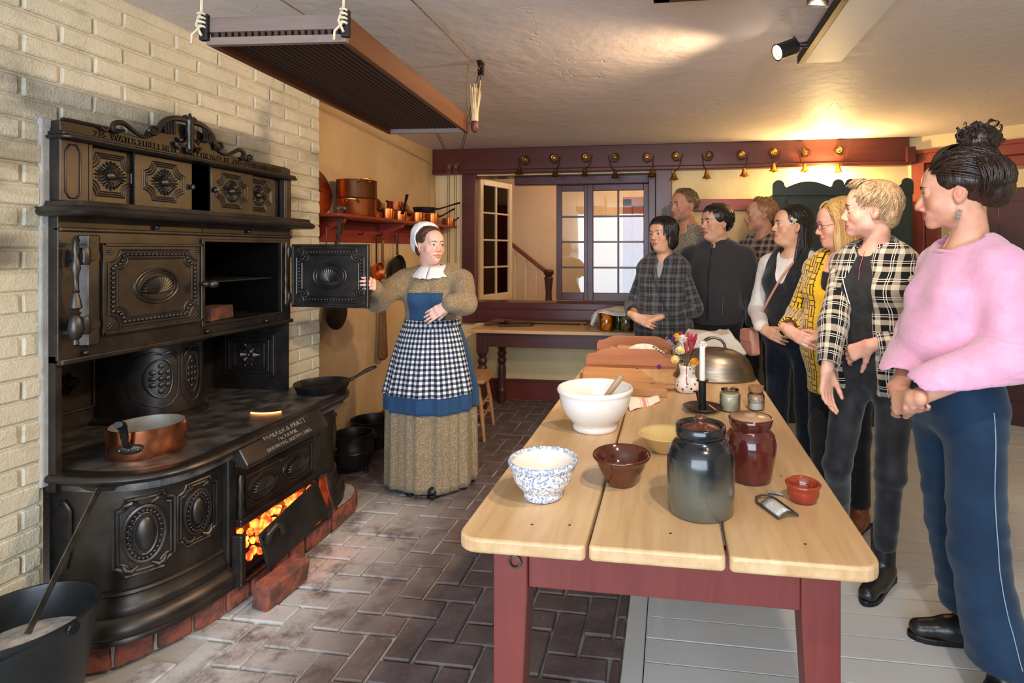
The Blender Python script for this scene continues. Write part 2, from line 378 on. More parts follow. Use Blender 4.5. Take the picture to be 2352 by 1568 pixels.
# individual painted bricks on the chimney breast
BH = 0.0712; BL = 0.232
full_b = [brick_mesh(0.02, BL - 0.009, BH - 0.0085, 0.0065, 0.003) for _ in range(8)]
for row in range(0, 34):
    z0 = 0.0 + row*BH
    if z0 + BH > CEIL + 0.03: break
    y = 0.98 + (BL/2 if row % 2 else 0)
    while y < 3.15:
        segs = [(y, min(y + BL, 3.15))]
        if z0 + BH/2 < 1.845:
            segs = [s for a, b in segs for s in ((a, min(b, 1.622)), (max(a, 2.835), b))]
        for a, b in segs:
            if b - a < 0.03: continue
            hh = min(z0 + BH, CEIL) - z0
            me = random.choice(full_b) if (b - a > BL - 1e-4 and hh > BH - 1e-4) else brick_mesh(0.02, b - a - 0.009, hh - 0.0085, 0.0055, 0.002)
            br = link('brick', me, M_PBRICK, wl, loc=(-2.104 + random.uniform(-.002, .003), (a + b)/2, z0 + hh/2))
            br.rotation_euler = (random.uniform(-.008, .008), 0, random.uniform(-.01, .01))
        y += BL
# return face of the chimney breast toward the plaster wall is bare mortar-washed brick
MB().box(-2.108, -2.088, 1.612, 1.648, 0.62, 1.87).box(-2.108, -2.085, 1.61, 1.70, 1.835, 1.868).build('mortar_strip', M_GREYMORT, wl, bevel=0.006)
struct('wall_left', MB().box(-2.4, -2.27, 3.15, 5.5, -0.1, CEIL), M_WALL)
struct('baseboard_left', MB().box(-2.27, -2.25, 3.15, 5.26, 0, 0.15), M_OXB, bevel=0.004)
wb = struct('wall_back', MB().box(-2.27, -1.955, 5.26, 5.5, -0.1, CEIL).box(-1.955, 0.0, 5.26, 5.5, -0.1, 0.72).box(-1.955, 0.0, 5.26, 5.5, 2.14, CEIL).box(0.0, 2.04, 5.26, 5.5, -0.1, CEIL), M_YWALL)
struct('baseboard_back', MB().box(-2.25, 2.0, 5.238, 5.26, 0, 0.17).box(-2.25, 2.0, 5.232, 5.26, 0.17, 0.195), M_OXB, bevel=0.004)
# ceiling beam that carries the bells
M_BEAM = wood('painted_beam', rgb(80, 35, 29), rgb(96, 44, 34), 0, 9, 0.35, 0.2, 0.0)
beam = struct('trim_1', MB().box(-2.27, 2.02, 5.18, 5.26, 2.185, CEIL), M_BEAM, bevel=0.006)
MB().box(-2.27, 2.02, 5.165, 5.26, 2.15, 2.186).build('beam_bead', M_BEAM, beam, bevel=0.008)
MB().box(1.985, 2.055, 5.14, 5.2, 2.17, 2.30).build('beam_block', M_BEAM, beam, bevel=0.004)
# window surround
tr = struct('trim_2', MB().box(-1.985, -1.85, 5.21, 5.30, 0.72, 2.16), M_PURP, bevel=0.006)
struct('trim_3', MB().box(-0.135, 0.012, 5.2, 5.30, 0.0, 2.16).box(-0.20, -0.135, 5.26, 5.50, 0.9, 2.14), M_PURP, bevel=0.006)
struct('trim_4', MB().box(-1.52, -0.135, 5.40, 5.50, 2.06, 2.15).box(-1.955, -0.135, 5.30, 5.50, 2.135, 2.15).box(-1.90, -0.135, 5.225, 5.50, 0.86, 0.925).box(-1.96, -0.10, 5.23, 5.262, 0.735, 0.865), M_PURP, bevel=0.008)
struct('trim_5', MB().box(0.02, 0.93, 5.235, 5.26, 1.775, 1.885), M_RED, bevel=0.006)
# casements: a leaf has stiles, rails, bars and eight panes
def leaf(name, W_, H_, cols, mat, M, handle=False):
    o = struct(name, MB().box(0, 0.055, -0.018, 0.018, 0, H_).box(W_-0.055, W_, -0.018, 0.018, 0, H_).box(0.055, W_-0.055, -0.018, 0.018, 0, 0.075).box(0.055, W_-0.055, -0.018, 0.018, H_-0.06, H_), mat, bevel=0.004)
    o.matrix_world = M
    w0 = W_ - 0.11; h0 = H_ - 0.135; cw = w0/cols; rh = h0/4
    for c in range(1, cols): MB().box(0.055 + c*cw - 0.009, 0.055 + c*cw + 0.009, -0.014, 0.014, 0.075, H_-0.06).build('glazing_bar', mat, o, bevel=0.003)
    for r in range(1, 4): MB().box(0.055, W_-0.055, -0.013, 0.013, 0.075 + r*rh - 0.009, 0.075 + r*rh + 0.009).build('glazing_bar', mat, o, bevel=0.003)
    for c in range(cols):
        for r in range(4):
            MB().box(0.055 + c*cw + .002, 0.055 + (c+1)*cw - .002, -0.0015, 0.0015, 0.075 + r*rh + .002, 0.075 + (r+1)*rh - .002).build('pane', M_GLASS, o)
    if handle: MB().bar((W_-0.03, -0.03, H_*.14), (W_+0.03, -0.03, H_*.12), 0.022, 0.018).build('turn_button', mat, o, bevel=0.004)
    return o
leaf('window_1', 0.60, 1.13, 2, M_PURP, TR(-0.80, 5.47, 0.93))
leaf('window_2', 0.33, 1.13, 1, M_PURP, TR(-1.115, 5.50, 0.93), True)
leaf('window_3', 0.57, 1.26, 2, M_TRIMCREAM, TR(-1.925, 5.53, 0.89) @ RZ(math.atan2(0.54, 0.18)))
# ------------------------------------------------------------------ stair hall behind the window
struct('wall_hall', MB().box(-3.6, 1.6, 7.5, 7.6, -0.1, 3.0).box(-3.7, -3.6, 5.5, 7.6, -0.1, 3.0).box(1.6, 1.7, 5.5, 7.6, -0.1, 3.0).box(-2.4, -2.27, 5.5, 5.52, -0.1, 3.0), M_HALL)
struct('floor', MB().box(-3.6, 1.6, 5.5, 7.6, -0.12, 0.0), wood('hall_boards', rgb(120, 90, 64), rgb(92, 66, 46), 0))
struct('ceiling', MB().box(-3.7, 1.7, 5.5, 7.6, 2.6, 2.7), M_HALL)
st = thing('staircase', 'wooden stair rail with turned newel post seen through the open casement', 'stair', (-1.75, 6.9, 0))
n0 = Vector((0.25, 0, 0))
MB().lathe([(.05,0),(.05,.72),(.058,.74),(.045,.78),(.038,.9),(.05,1.02),(.058,1.08),(.04,1.1),(.062,1.13),(.066,1.16),(.05,1.18),(.01,1.185)], 16, TR(n0.x, 0, 0)).build('newel_post', wood('dark_newel', rgb(60, 32, 22), rgb(84, 46, 30), 2), st, smooth=True)
MB().bar((0.25, 0, 1.13), (-0.55, 0, 1.75), 0.055, 0.05).build('handrail', wood('handrail_wood', rgb(104, 52, 30), rgb(132, 70, 40), 0), st, bevel=0.012)
for k in range(5):
    xx = 0.10 - k*0.14; MB().box(xx-.013, xx+.013, -.013, .013, 0.2 + .1*k, 1.22 + (0.10-xx)*0.775).build('baluster', M_TRIMCREAM, st)
for k in range(5): MB().box(-0.55 + 0, 0.22 - k*0.15, 0.02, 0.55, 0.16*k, 0.16*(k+1)).build('step', M_TRIMCREAM, st)
struct('door_1', MB().box(-0.62, -0.5, 7.44, 7.5, 0, 2.1).box(0.35, 0.47, 7.44, 7.5, 0, 2.1).box(-0.62, 0.47, 7.44, 7.5, 2.0, 2.12).box(-0.5, 0.35, 7.47, 7.5, 0, 2.0), M_RED, bevel=0.006)
# ------------------------------------------------------------------ angled wall with door at the right
a0 = Vector((2.04, 5.26, 0)); a1 = Vector((2.95, 4.58, 0)); ax = (a1 - a0).normalized(); MD = frame(a0, ax, (0, 0, 1))   # local x along wall, y up, z toward room
def wbox(mb, u0, u1, z0, z1, d0, d1): return mb.box(u0, u1, z0, z1, d0, d1, MD)
LW = (a1 - a0).length
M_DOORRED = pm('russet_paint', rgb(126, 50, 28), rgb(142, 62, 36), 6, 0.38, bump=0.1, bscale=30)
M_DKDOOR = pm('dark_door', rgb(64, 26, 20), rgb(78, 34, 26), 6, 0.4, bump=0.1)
struct('wall_corner', wbox(wbox(MB(), 0, LW + .1, 2.26, CEIL, -.1, 0), 0, 0.04, -.1, 2.3, -.1, 0), M_YWALL)
dr = struct('door_2', wbox(wbox(wbox(MB(), 0.03, 0.13, 0, 2.26, -.1, 0.03), 0.03, LW, 2.16, 2.26, -.1, 0.03), 0.0, LW, 2.24, 2.275, -.1, 0.045), M_DOORRED, bevel=0.006)
wbox(wbox(MB(), 0.13, 0.23, 0, 2.16, -.10, -.02), 0.14, LW, 2.08, 2.16, -.1, -.02).build('door_jamb', M_DOORRED, dr, bevel=0.006)
wbox(MB(), 0.2, LW + .1, 0, 2.2, -.34, -.30).build('passage_wall', M_YWALL, dr)
wbox(wbox(MB(), 0.2, .24, 0, 2.2, -.3, -.1), .2, LW, 2.08, 2.2, -.3, -.1).build('door_lining', M_YWALL, dr)
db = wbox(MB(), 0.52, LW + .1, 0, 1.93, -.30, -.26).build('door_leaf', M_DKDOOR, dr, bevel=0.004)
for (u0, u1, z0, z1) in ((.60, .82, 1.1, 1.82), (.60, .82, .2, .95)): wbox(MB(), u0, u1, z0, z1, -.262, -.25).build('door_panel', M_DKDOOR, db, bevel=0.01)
hk = tag(MB().tube([MD @ Vector(p) for p in ((.165, 2.02, -.02), (.165, 1.97, -.01), (.165, 1.93, .005), (.185, 1.88, .05), (.205, 1.91, .07), (.215, 1.95, .07))], .006, 6).build('coat_hook', M_IRONB, smooth=True), 'black iron coat hook on the russet door frame by the green cupboard', 'hook')
# soffit and trim on the ceiling
struct('trim_6', MB().box(0.655, 0.835, -2.0, 2.95, 2.352, CEIL), M_WHITE, bevel=0.003)
struct('trim_7', MB().box(-0.06, 0.26, 0.9, 2.03, 2.31, 2.335).box(-0.06, 0.0, 0.9, 2.03, 2.30, CEIL).box(0.2, 0.26, 0.9, 2.03, 2.30, CEIL).box(-0.06, 0.26, 1.98, 2.035, 2.30, CEIL), wood('dark_frame', rgb(78, 46, 30), rgb(98, 60, 38), 0), bevel=0.004)
# lights that belong to the hall and the cupboard top
light('hall_lamp_light', 'POINT', (-0.6, 6.5, 2.4), None, 34, (1.0, 0.68, 0.40), 0.12)
light('cupboard_lamp_light', 'POINT', (1.33, 5.10, 2.07), None, 58, (1.0, 0.66, 0.27), 0.05)
# ------------------------------------------------------------------ cast iron cooking range
t = NT('cast_iron'); v = t.coord('World'); nz = t.noise(v, 9, 5); fn = t.noise(v, 160, 3)
col = t.mix(t.smooth(nz, 0.3, 0.7), rgb(64, 60, 58), rgb(84, 78, 73)); t.bump(fn, 0.10, 0.002)
M_IRON = t.fin(col, t.math('MULTIPLY_ADD', nz, 0.22, 0.27), 0.85, 0.5)
M_IRONM = pm('dull_iron', rgb(46, 44, 43), rgb(66, 62, 60), 9, 0.55, 0.7, bump=0.15, bscale=80, coord='World')
t = NT('hob_iron'); v = t.coord('World'); nz = t.noise(v, 12, 6)
M_HOB = t.fin(t.mix(t.smooth(nz, 0.35, 0.7), rgb(70, 68, 67), rgb(122, 118, 114)), t.math('MULTIPLY_ADD', nz, 0.3, 0.26), 0.55)
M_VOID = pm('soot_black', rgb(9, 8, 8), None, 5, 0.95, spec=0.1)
M_STEEL = pm('worn_steel', rgb(120, 116, 110), rgb(90, 86, 80), 30, 0.4, 0.9)
def coal_mat():
    t = NT('glowing_coals'); v = t.coord('World'); n = t.n('ShaderNodeTexVoronoi', {'Vector': v, 'Scale': 38.0}).outputs[0]; n2 = t.noise(v, 20, 4)
    c = t.ramp(t.math('ADD', n, t.math('MULTIPLY_ADD', n2, 0.8, -0.4)), [(0.0, (1.0, 0.30, 0.05)), (0.35, (1.0, 0.12, 0.012)), (0.75, (0.25, 0.012, 0.002)), (1.0, (0.03, 0.01, 0.006))])
    t.fin((0.02, 0.02, 0.02, 1), 0.9); t.put(t.bs.inputs['Emission Color'], c); t.bs.inputs['Emission Strength'].default_value = 7.0; return t.m
M_COAL = coal_mat()
SB = Vector((-1.95, 2.2, 0.0))
stove = thing('cooking_range', 'black cast iron cooking range with two oven doors set into the painted brick chimney', 'stove', SB)
def sp_(name, mb, mat=None, parent=None, **k):
    o = mb.build(name, mat or M_IRON, parent or stove, **k)
    if parent is None: o.location = -SB
    return o
def offs(poly):                                      # plan polyline -> (x,y,nx,ny), outward = right of travel
    out = []
    for i, p in enumerate(poly):
        a = poly[max(i-1, 0)]; b = poly[min(i+1, len(poly)-1)]; tx, ty = b[0]-a[0], b[1]-a[1]; L = math.hypot(tx, ty)
        out.append((p[0], p[1], ty/L, -tx/L))
    return out
def b2(p0, p1, p2, p3, n=10): return [(q.x, q.y) for q in bez((*p0,0),(*p1,0),(*p2,0),(*p3,0), n)]
HOB = [(-2.13, 1.622)] + b2((-1.99,1.622), (-1.80,1.628), (-1.672,1.70), (-1.672,1.89), 12) + [(-1.682, 2.3)] + b2((-1.69,2.70), (-1.69,2.88), (-1.80,2.985), (-1.96,3.0), 10) + [(-2.13, 3.03)]
BODY = [(-2.12, 1.664)] + b2((-1.93,1.664), (-1.81,1.668), (-1.742,1.80), (-1.738,2.01), 12) + [(-1.742, 2.3)] + b2((-1.745,2.62), (-1.745,2.80), (-1.84,2.93), (-1.97,2.945), 10) + [(-2.12, 2.96)]
hp = offs(HOB); bp = offs(BODY)
# body, skirting mouldings, hob
sp_('stove_body', MB().sweep(bp, [(0,.24),(0,.61),(-.03,.61),(-.03,.24)]), smooth=True)
sp_('base_moulding', MB().sweep(bp, [(0,.258),(.010,.255),(.014,.246),(.006,.238),(.008,.222),(.020,.205),(.026,.190),(.022,.176),(.034,.168),(.050,.150),(.054,.130),(.046,.114),(.050,.106),(.050,.098),(-.04,.098),(-.04,.258)]), smooth=True)
sp_('top_cove', MB().sweep(bp, [(-.03,.60),(.004,.60),(.010,.606),(.012,.618),(.03,.632),(-.03,.632)]), smooth=True)
sp_('hob_rim', MB().sweep(hp, [(-.06,.628),(-.016,.628),(-.004,.634),(.002,.645),(-.002,.655),(-.012,.660),(-.06,.660)]), smooth=True)
top = [(p[0] - .03*q[2], p[1] - .03*q[3]) for p, q in zip(HOB, hp)]
sp_('hob_plate', MB().prism(top + [(-2.50, 2.79), (-2.50, 1.66)], 0.60, 0.6595), M_HOB)
LIDS = [(-1.958, 2.172, .118), (-1.90, 2.50, .115), (-2.16, 2.60, .125), (-1.90, 1.86, .12), (-1.86, 2.76, .10), (-2.2, 2.0, .11)]
for i, (x, y, r) in enumerate(LIDS):
    o = sp_('stove_lid', MB().lathe([(0.005,.6605),(r*.45,.6612),(r*.47,.6595),(r*.5,.6612),(r-.008,.6614),(r,.6600),(r+.004,.6595),(r+.007,.6607),(r+.012,.6600)], 40, TR(x, y, 0), close=False), M_HOB, smooth=True, fix=False)
sp_('firelight_gap', MB().tube([(-1.90 + .117*math.cos(a), 2.50 + .117*math.sin(a), .6625) for a in [math.radians(250 + k*7) for k in range(11)]], .0035, 5), glow('fire_glow', (1.0, 0.32, 0.06, 1), 9.0))
# medallions: (u along body front, z, outward)
L = [0.0]
for i in range(1, len(BODY)): L.append(L[-1] + math.dist(BODY[i], BODY[i-1]))
def onbody(u, z, w):
    u = max(0.0, min(L[-1] - 1e-6, u)); i = max(k for k in range(len(L)-1) if L[k] <= u); f = (u - L[i])/(L[i+1] - L[i])
    a, b = bp[i], bp[i+1]; nx, ny = a[2]*(1-f)+b[2]*f, a[3]*(1-f)+b[3]*f
    return Vector((a[0]*(1-f)+b[0]*f + nx*w, a[1]*(1-f)+b[1]*f + ny*w, z))
def mapped(mb, fn): mb.v = [tuple(fn(*p)) for p in mb.v]; return mb
def oval(rx, ry, n=28, cx=0, cy=0, w=0): return [(cx + rx*math.cos(2*PI*k/n), cy + ry*math.sin(2*PI*k/n), w) for k in range(n)]
def shield(hx, hy, c, n=5):                       # plaque outline with scooped corners
    pts = []
    for sx, sy, a0 in ((1,1,0),(-1,1,90),(-1,-1,180),(1,-1,270)):
        cc = (sx*hx, sy*hy)
        ang = {(1,1):(270,180),(-1,1):(0,-90),(-1,-1):(90,0),(1,-1):(180,90)}[(sx,sy)]
        for k in range(n+1):
            a = math.radians(ang[0] + (ang[1]-ang[0])*k/n); pts.append((cc[0] + c*math.cos(a), cc[1] + c*math.sin(a), 0.0))
    return pts
def medallion(u, z, s, name='medallion'):
    f = lambda a, b, w: onbody(u + a*s, z + b*s, w*s + 0.001)
    m = MB()
    for k, (hx, hy, r) in enumerate(((.088,.135,.007),(.075,.122,.005))): m.tube(shield(hx, hy, .034), r, 6, closed=True)
    o = sp_(name, mapped(m, f), smooth=True)
    m = MB().ball((0,0,0), (.028,.062,.018), nu=20, nv=10); m.tube(oval(.058,.096), .009, 8, closed=True); m.tube(oval(.036,.072), .004, 6, closed=True)
    sp_('boss', mapped(m, lambda a, b, w: f(a, b, w) + SB), None, o, smooth=True).location = (0,0,0)
    o.children[0].location = Vector((0,0,0)); o.children[0].data.transform(TR(*(-SB)))
    m = MB()
    for k in range(26):
        a = 2*PI*k/26; m.ball((.046*math.cos(a), .083*math.sin(a), .004), .0062, nu=8, nv=6)
    mapped(m, f).build('beading', M_IRON, o, smooth=True)['kind'] = 'stuff'
    m = MB()
    for sy in (-1, 1):
        for sx in (-1, 1): m.tube([(sx*.018, sy*.104, .002), (sx*.035, sy*.118, .008), (sx*.052, sy*.112, .006), (sx*.060, sy*.096, .003)], [.004,.010,.009,.004], 7)
    mapped(m, f).build('scroll_leaf', M_IRON, o, smooth=True)['kind'] = 'stuff'
medallion(0.33, .435, 1.0); medallion(0.50, .445, .84)
uR = L[-1] - 0.42
medallion(uR + .10, .435, .80)
sp_('side_panel_bead', MB().tube([(-2.075,1.662,.34),(-2.05,1.658,.33),(-2.03,1.658,.40),(-2.03,1.658,.53),(-2.055,1.658,.56),(-2.08,1.658,.55)], .006, 6), smooth=True)
# firebox front
fx = MB().box(-1.76, -1.712, 1.99, 2.035, .10, .62).box(-1.76, -1.712, 2.535, 2.58, .10, .62).box(-1.76, -1.715, 2.035, 2.535, .515, .60)
sp_('firebox_frame', fx, bevel=.006)
sp_('fire_lip', MB().prism([(-1.74,.645),(-1.688,.652),(-1.640,.575),(-1.645,.560),(-1.66,.556),(-1.70,.585),(-1.74,.585)], 0, .53, Matrix(((1,0,0,0),(0,0,-1,2.535),(0,1,0,0),(0,0,0,1)))), bevel=.004)
sp_('firelight_gap', MB().box(-1.700, -1.692, 2.10, 2.33, .6535, .6575).box(-1.712, -1.705, 2.06, 2.24, .548, .553), glow('fire_glow2', (1.0, 0.28, 0.04, 1), 8.0))
nrm = Vector((.077, 0, .048)).normalized(); M_LETTER = pm('worn_lettering', rgb(176,170,162), rgb(120,115,108), 40, .45, .5)
for k, (s_, size) in enumerate((("WALKER & PRATT", .034), ("No. 2 & BOIL.", .022), ("UNION MFG. BOSTON, MASS.", .022))):
    c0 = Vector((-1.688, 2.27, .652)) + Vector((.048, 0, -.077)).normalized()*[.030, .055, .079][k]
    M = frame(c0 + nrm*.0012, (0,1,0), Vector((-.048, 0, .077)))
    link('lettering', text_mesh(s_, size, .0016, M), M_LETTER, stove).location = -SB
pn = sp_('fire_door', MB().box(-1.735, -1.716, 2.035, 2.535, .345, .515), bevel=.004)
MB().box(-1.717, -1.706, 2.075, 2.51, .362, .370).box(-1.717, -1.706, 2.075, 2.51, .49, .498).box(-1.717, -1.706, 2.075, 2.083, .362, .498).box(-1.717, -1.706, 2.502, 2.51, .362, .498).build('panel_frame', M_IRON, pn, bevel=.003)
def shell_relief(rx, ry, n=13, depth=.012):
    m = MB()
    for k in range(n):
        a = math.radians(8 + 164*k/(n-1)); ex, ey = rx*.86*math.cos(a), -ry*.55 + ry*1.36*math.sin(a)
        m.tube([(0, -ry*.62, .004), (ex*.5, (ey - ry*.55)*.5, depth*.9), (ex*.92, ey*.92 - .001, depth*.7), (ex, ey, .001)], [.0025, rx*.075, rx*.10, rx*.04], 7)
    return m
for yc in (2.185, 2.40):
    f = lambda a, b, w: Vector((-1.716 + w, yc + a, .43 + b))
    o = mapped(MB().tube(oval(.088, .052), .006, 8, closed=True).tube(oval(.074, .042), .004, 8, closed=True), f).build('shell_rim', M_IRON, pn, smooth=True)
    mapped(shell_relief(.072, .038), f).build('shell', M_IRON, pn, smooth=True)
MB().box(-1.712,-1.695,2.27,2.315,.488,.503).build('latch', M_IRON, pn, bevel=.003)
sp_('hinge_post', MB().lathe([(.006,.33),(.012,.34),(.016,.37),(.011,.40),(.014,.43),(.010,.46),(.013,.50),(.006,.52)], 10, TR(-1.705, 2.045, 0)), smooth=True)
sp_('ash_tray', MB().box(-1.80, -1.66, 1.995, 2.575, .100, .114).box(-1.705,-1.66,1.995,2.02,.11,.30).box(-1.72,-1.69,2.03,2.54,.315,.345).box(-1.7,-1.64,2.54,2.57,.11,.33), bevel=.005)
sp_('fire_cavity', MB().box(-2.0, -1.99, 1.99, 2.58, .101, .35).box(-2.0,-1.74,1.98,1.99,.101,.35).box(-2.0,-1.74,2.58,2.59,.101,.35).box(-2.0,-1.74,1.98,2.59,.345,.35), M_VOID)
m = MB()
for k in range(240): m.ball((random.uniform(-1.84,-1.70), random.uniform(2.03,2.53), .125 + random.uniform(0,.165)), random.uniform(.012,.024), nu=7, nv=5)
co = sp_('coals', m, M_COAL); co['kind'] = 'stuff'
# tilted drop plate with curled grip
P = [Vector(p) for p in ((-1.615, 2.04, .292), (-1.60, 2.075, .125), (-1.60, 2.478, .180), (-1.635, 2.435, .345))]
dp = sp_('drop_plate', MB().add([p for p in P] + [p + Vector((-.012, 0, -.004)) for p in P], [(0,1,2,3),(7,6,5,4),(0,4,5,1),(1,5,6,2),(2,6,7,3),(3,7,4,0)]), M_IRONM, bevel=.003)
MB().tube([(-1.60,2.06,.255),(-1.585,2.05,.29),(-1.575,2.075,.313),(-1.572,2.105,.300),(-1.575,2.118,.262)], .013, 10).build('curled_grip', M_IRON, dp, smooth=True)
MB().tube([(-1.63,2.50,.36),(-1.62,2.52,.25),(-1.60,2.53,.17)], .011, 8).build('plate_arm', M_IRON, dp, smooth=True)
# recess above the hob
XF = -2.05
sp_('recess_back', MB().box(-2.52, -2.50, 1.635, 2.82, .60, 1.06).box(-2.52,-2.06,1.635,1.655,.60,1.06))
sp_('recess_side', MB().box(-2.52, -2.06, 2.80, 2.82, .60, 1.06))
for (d0, h0, o_) in ((.30,.235,.010),(.25,.19,.016),(.19,.145,.010)):
    m = MB()
    for (x0,x1,z0,z1) in ((-2.28-d0/2,-2.28+d0/2,.85+h0/2-.012,.85+h0/2),(-2.28-d0/2,-2.28+d0/2,.85-h0/2,.85-h0/2+.012),(-2.28-d0/2,-2.28-d0/2+.012,.85-h0/2,.85+h0/2),(-2.28+d0/2-.012,-2.28+d0/2,.85-h0/2,.85+h0/2)): m.box(x0,x1,2.80-o_,2.801,z0,z1)
    sp_('panel_moulding', m, bevel=.003)
def rosette(fn, s):
    m = MB().ball((0,0,.004), (.010*s,.010*s,.012*s), nu=10, nv=6)
    for k in range(8):
        a = 2*PI*k/8; r1 = .05*s if k % 2 == 0 else .036*s
        m.tube([(.008*s*math.cos(a), .008*s*math.sin(a), .003), (r1*.6*math.cos(a), r1*.6*math.sin(a), .010*s), (r1*math.cos(a), r1*math.sin(a), .003)], [.004*s,.012*s,.003*s], 7)
        a += PI/8; m.tube([(.02*s*math.cos(a), .02*s*math.sin(a), .002), (.045*s*math.cos(a), .045*s*math.sin(a), .006)], [.003*s,.005*s], 6)
    return mapped(m, fn)
sp_('rosette', rosette(lambda a,b,w: Vector((-2.28 + a*1.1, 2.798 - w, .85 + b*1.25)), 1.15), smooth=True)
for yc in (1.80, 2.03, 2.66): sp_('rosette', rosette(lambda a,b,w: Vector((-2.498 + w, yc + a*1.1, .86 + b)), .9), smooth=True)
for yc in (1.93,):
    m = MB()
    for (y0,y1,z0,z1) in ((1.70,2.14,.965,.975),(1.70,2.14,.735,.745),(1.70,1.71,.735,.975),(2.13,2.14,.735,.975)): m.box(-2.50,-2.488,y0,y1,z0,z1)
    sp_('panel_moulding', m, bevel=.003)
# flue casing: bowed column with arched cartouches
FL = b2((-2.50,2.14),(-2.30,2.16),(-2.21,2.20),(-2.20,2.30),8) + b2((-2.20,2.30),(-2.20,2.40),(-2.21,2.44),(-2.28,2.46),8)[1:] + [(-2.5,2.48)]
fp = offs(FL)
sp_('flue_casing', MB().sweep(fp, [(0,.66),(0,1.05),(-.02,1.05),(-.02,.66)]).sweep(fp, [(-.01,.66),(.022,.66),(.022,.672),(.012,.682),(0,.69),(-.01,.69)]).sweep(fp, [(-.01,.985),(.010,.99),(.014,1.0),(.014,1.015),(-.01,1.015)]), smooth=True)
def onflue(c, z, w, u0=2.325):
    y = u0 + c; i = max(0, min(len(fp)-2, sum(1 for k in fp if k[1] <= y) - 1)); f = (y-fp[i][1])/(fp[i+1][1]-fp[i][1]); return Vector((fp[i][0]*(1-f)+fp[i+1][0]*f + w, y, z))
def cart(u0):
    m = MB().tube(oval(.034,.085,24,0,.005), .004, 6, closed=True)
    m.tube([(-.055,.10,0),(-.055,-.03,0),(-.05,-.08,0),(-.03,-.11,0),(0,-.125,0),(.03,-.11,0),(.05,-.08,0),(.055,-.03,0),(.055,.10,0),(.04,.128,0),(0,.14,0),(-.04,.128,0)], .003, 6, closed=True)
    for j in range(5):
        for i in (-1, 0, 1):
            if abs(i)*.015 + abs(j-2)*.012 < .032: m.ball((i*.019, .005 + (j-2)*.028, 0), (.0085,.0125,.006), nu=8, nv=6)
    for sx in (-1,1): m.tube([(0,.112,.003),(sx*.02,.12,.006),(sx*.04,.11,.004),(sx*.05,.085,.002)], [.003,.007,.006,.002], 6)
    return mapped(m, lambda a,b,w: onflue(a*.95, .845+b, w+.002, u0))
sp_('cartouche', cart(2.335), smooth=True); sp_('cartouche', cart(2.215), smooth=True)
# upper carcass: oven level
cz = MB().box(-2.60, XF, 1.635, 2.232, 1.035, 1.56).box(-2.60, XF, 2.735, 2.82, 1.035, 1.56).box(-2.60, XF, 2.232, 2.735, 1.46, 1.56).box(-2.60, XF, 2.232, 2.735, 1.035, 1.095)
uc = sp_('oven_carcass', cz, bevel=.003)
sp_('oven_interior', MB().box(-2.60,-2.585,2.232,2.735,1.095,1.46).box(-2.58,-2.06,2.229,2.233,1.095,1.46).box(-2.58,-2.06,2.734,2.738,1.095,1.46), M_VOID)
sp_('oven_shelf_bar', MB().tube([(-2.10,2.24,1.275),(-2.10,2.73,1.275)], .004, 6), M_STEEL); sp_('oven_shelf_bar', MB().tube([(-2.40,2.24,1.275),(-2.40,2.73,1.275)], .004, 6), M_STEEL)
m = MB()
for k in range(12): m.tube([(-2.10,2.27+k*.04,1.277),(-2.40,2.27+k*.04,1.277)], .0025, 5)
sp_('shelf_wire', m, M_STEEL)['kind'] = 'stuff'
sp_('oven_frame', MB().box(XF-.002, XF+.012, 2.232, 2.735, 1.083, 1.097).box(XF-.002, XF+.012, 2.232, 2.735, 1.458, 1.472).box(XF-.002,XF+.012,2.222,2.236,1.083,1.472).box(XF-.002,XF+.012,2.731,2.745,1.083,1.472), bevel=.003)
sp_('carcass_ledge', MB().box(XF-.02, XF+.02, 1.635, 2.82, 1.03, 1.05).box(XF-.02,XF+.012,1.635,2.82,1.485,1.50), bevel=.005)
for p in ((-2.04,2.62,1.062),(-2.04,2.25,1.06),(-2.04,1.72,1.06),(-2.04,2.5,1.512),(-2.04,2.0,1.512)):
    sp_('rivet', MB().ball(p, .010, nu=10, nv=6), smooth=True)
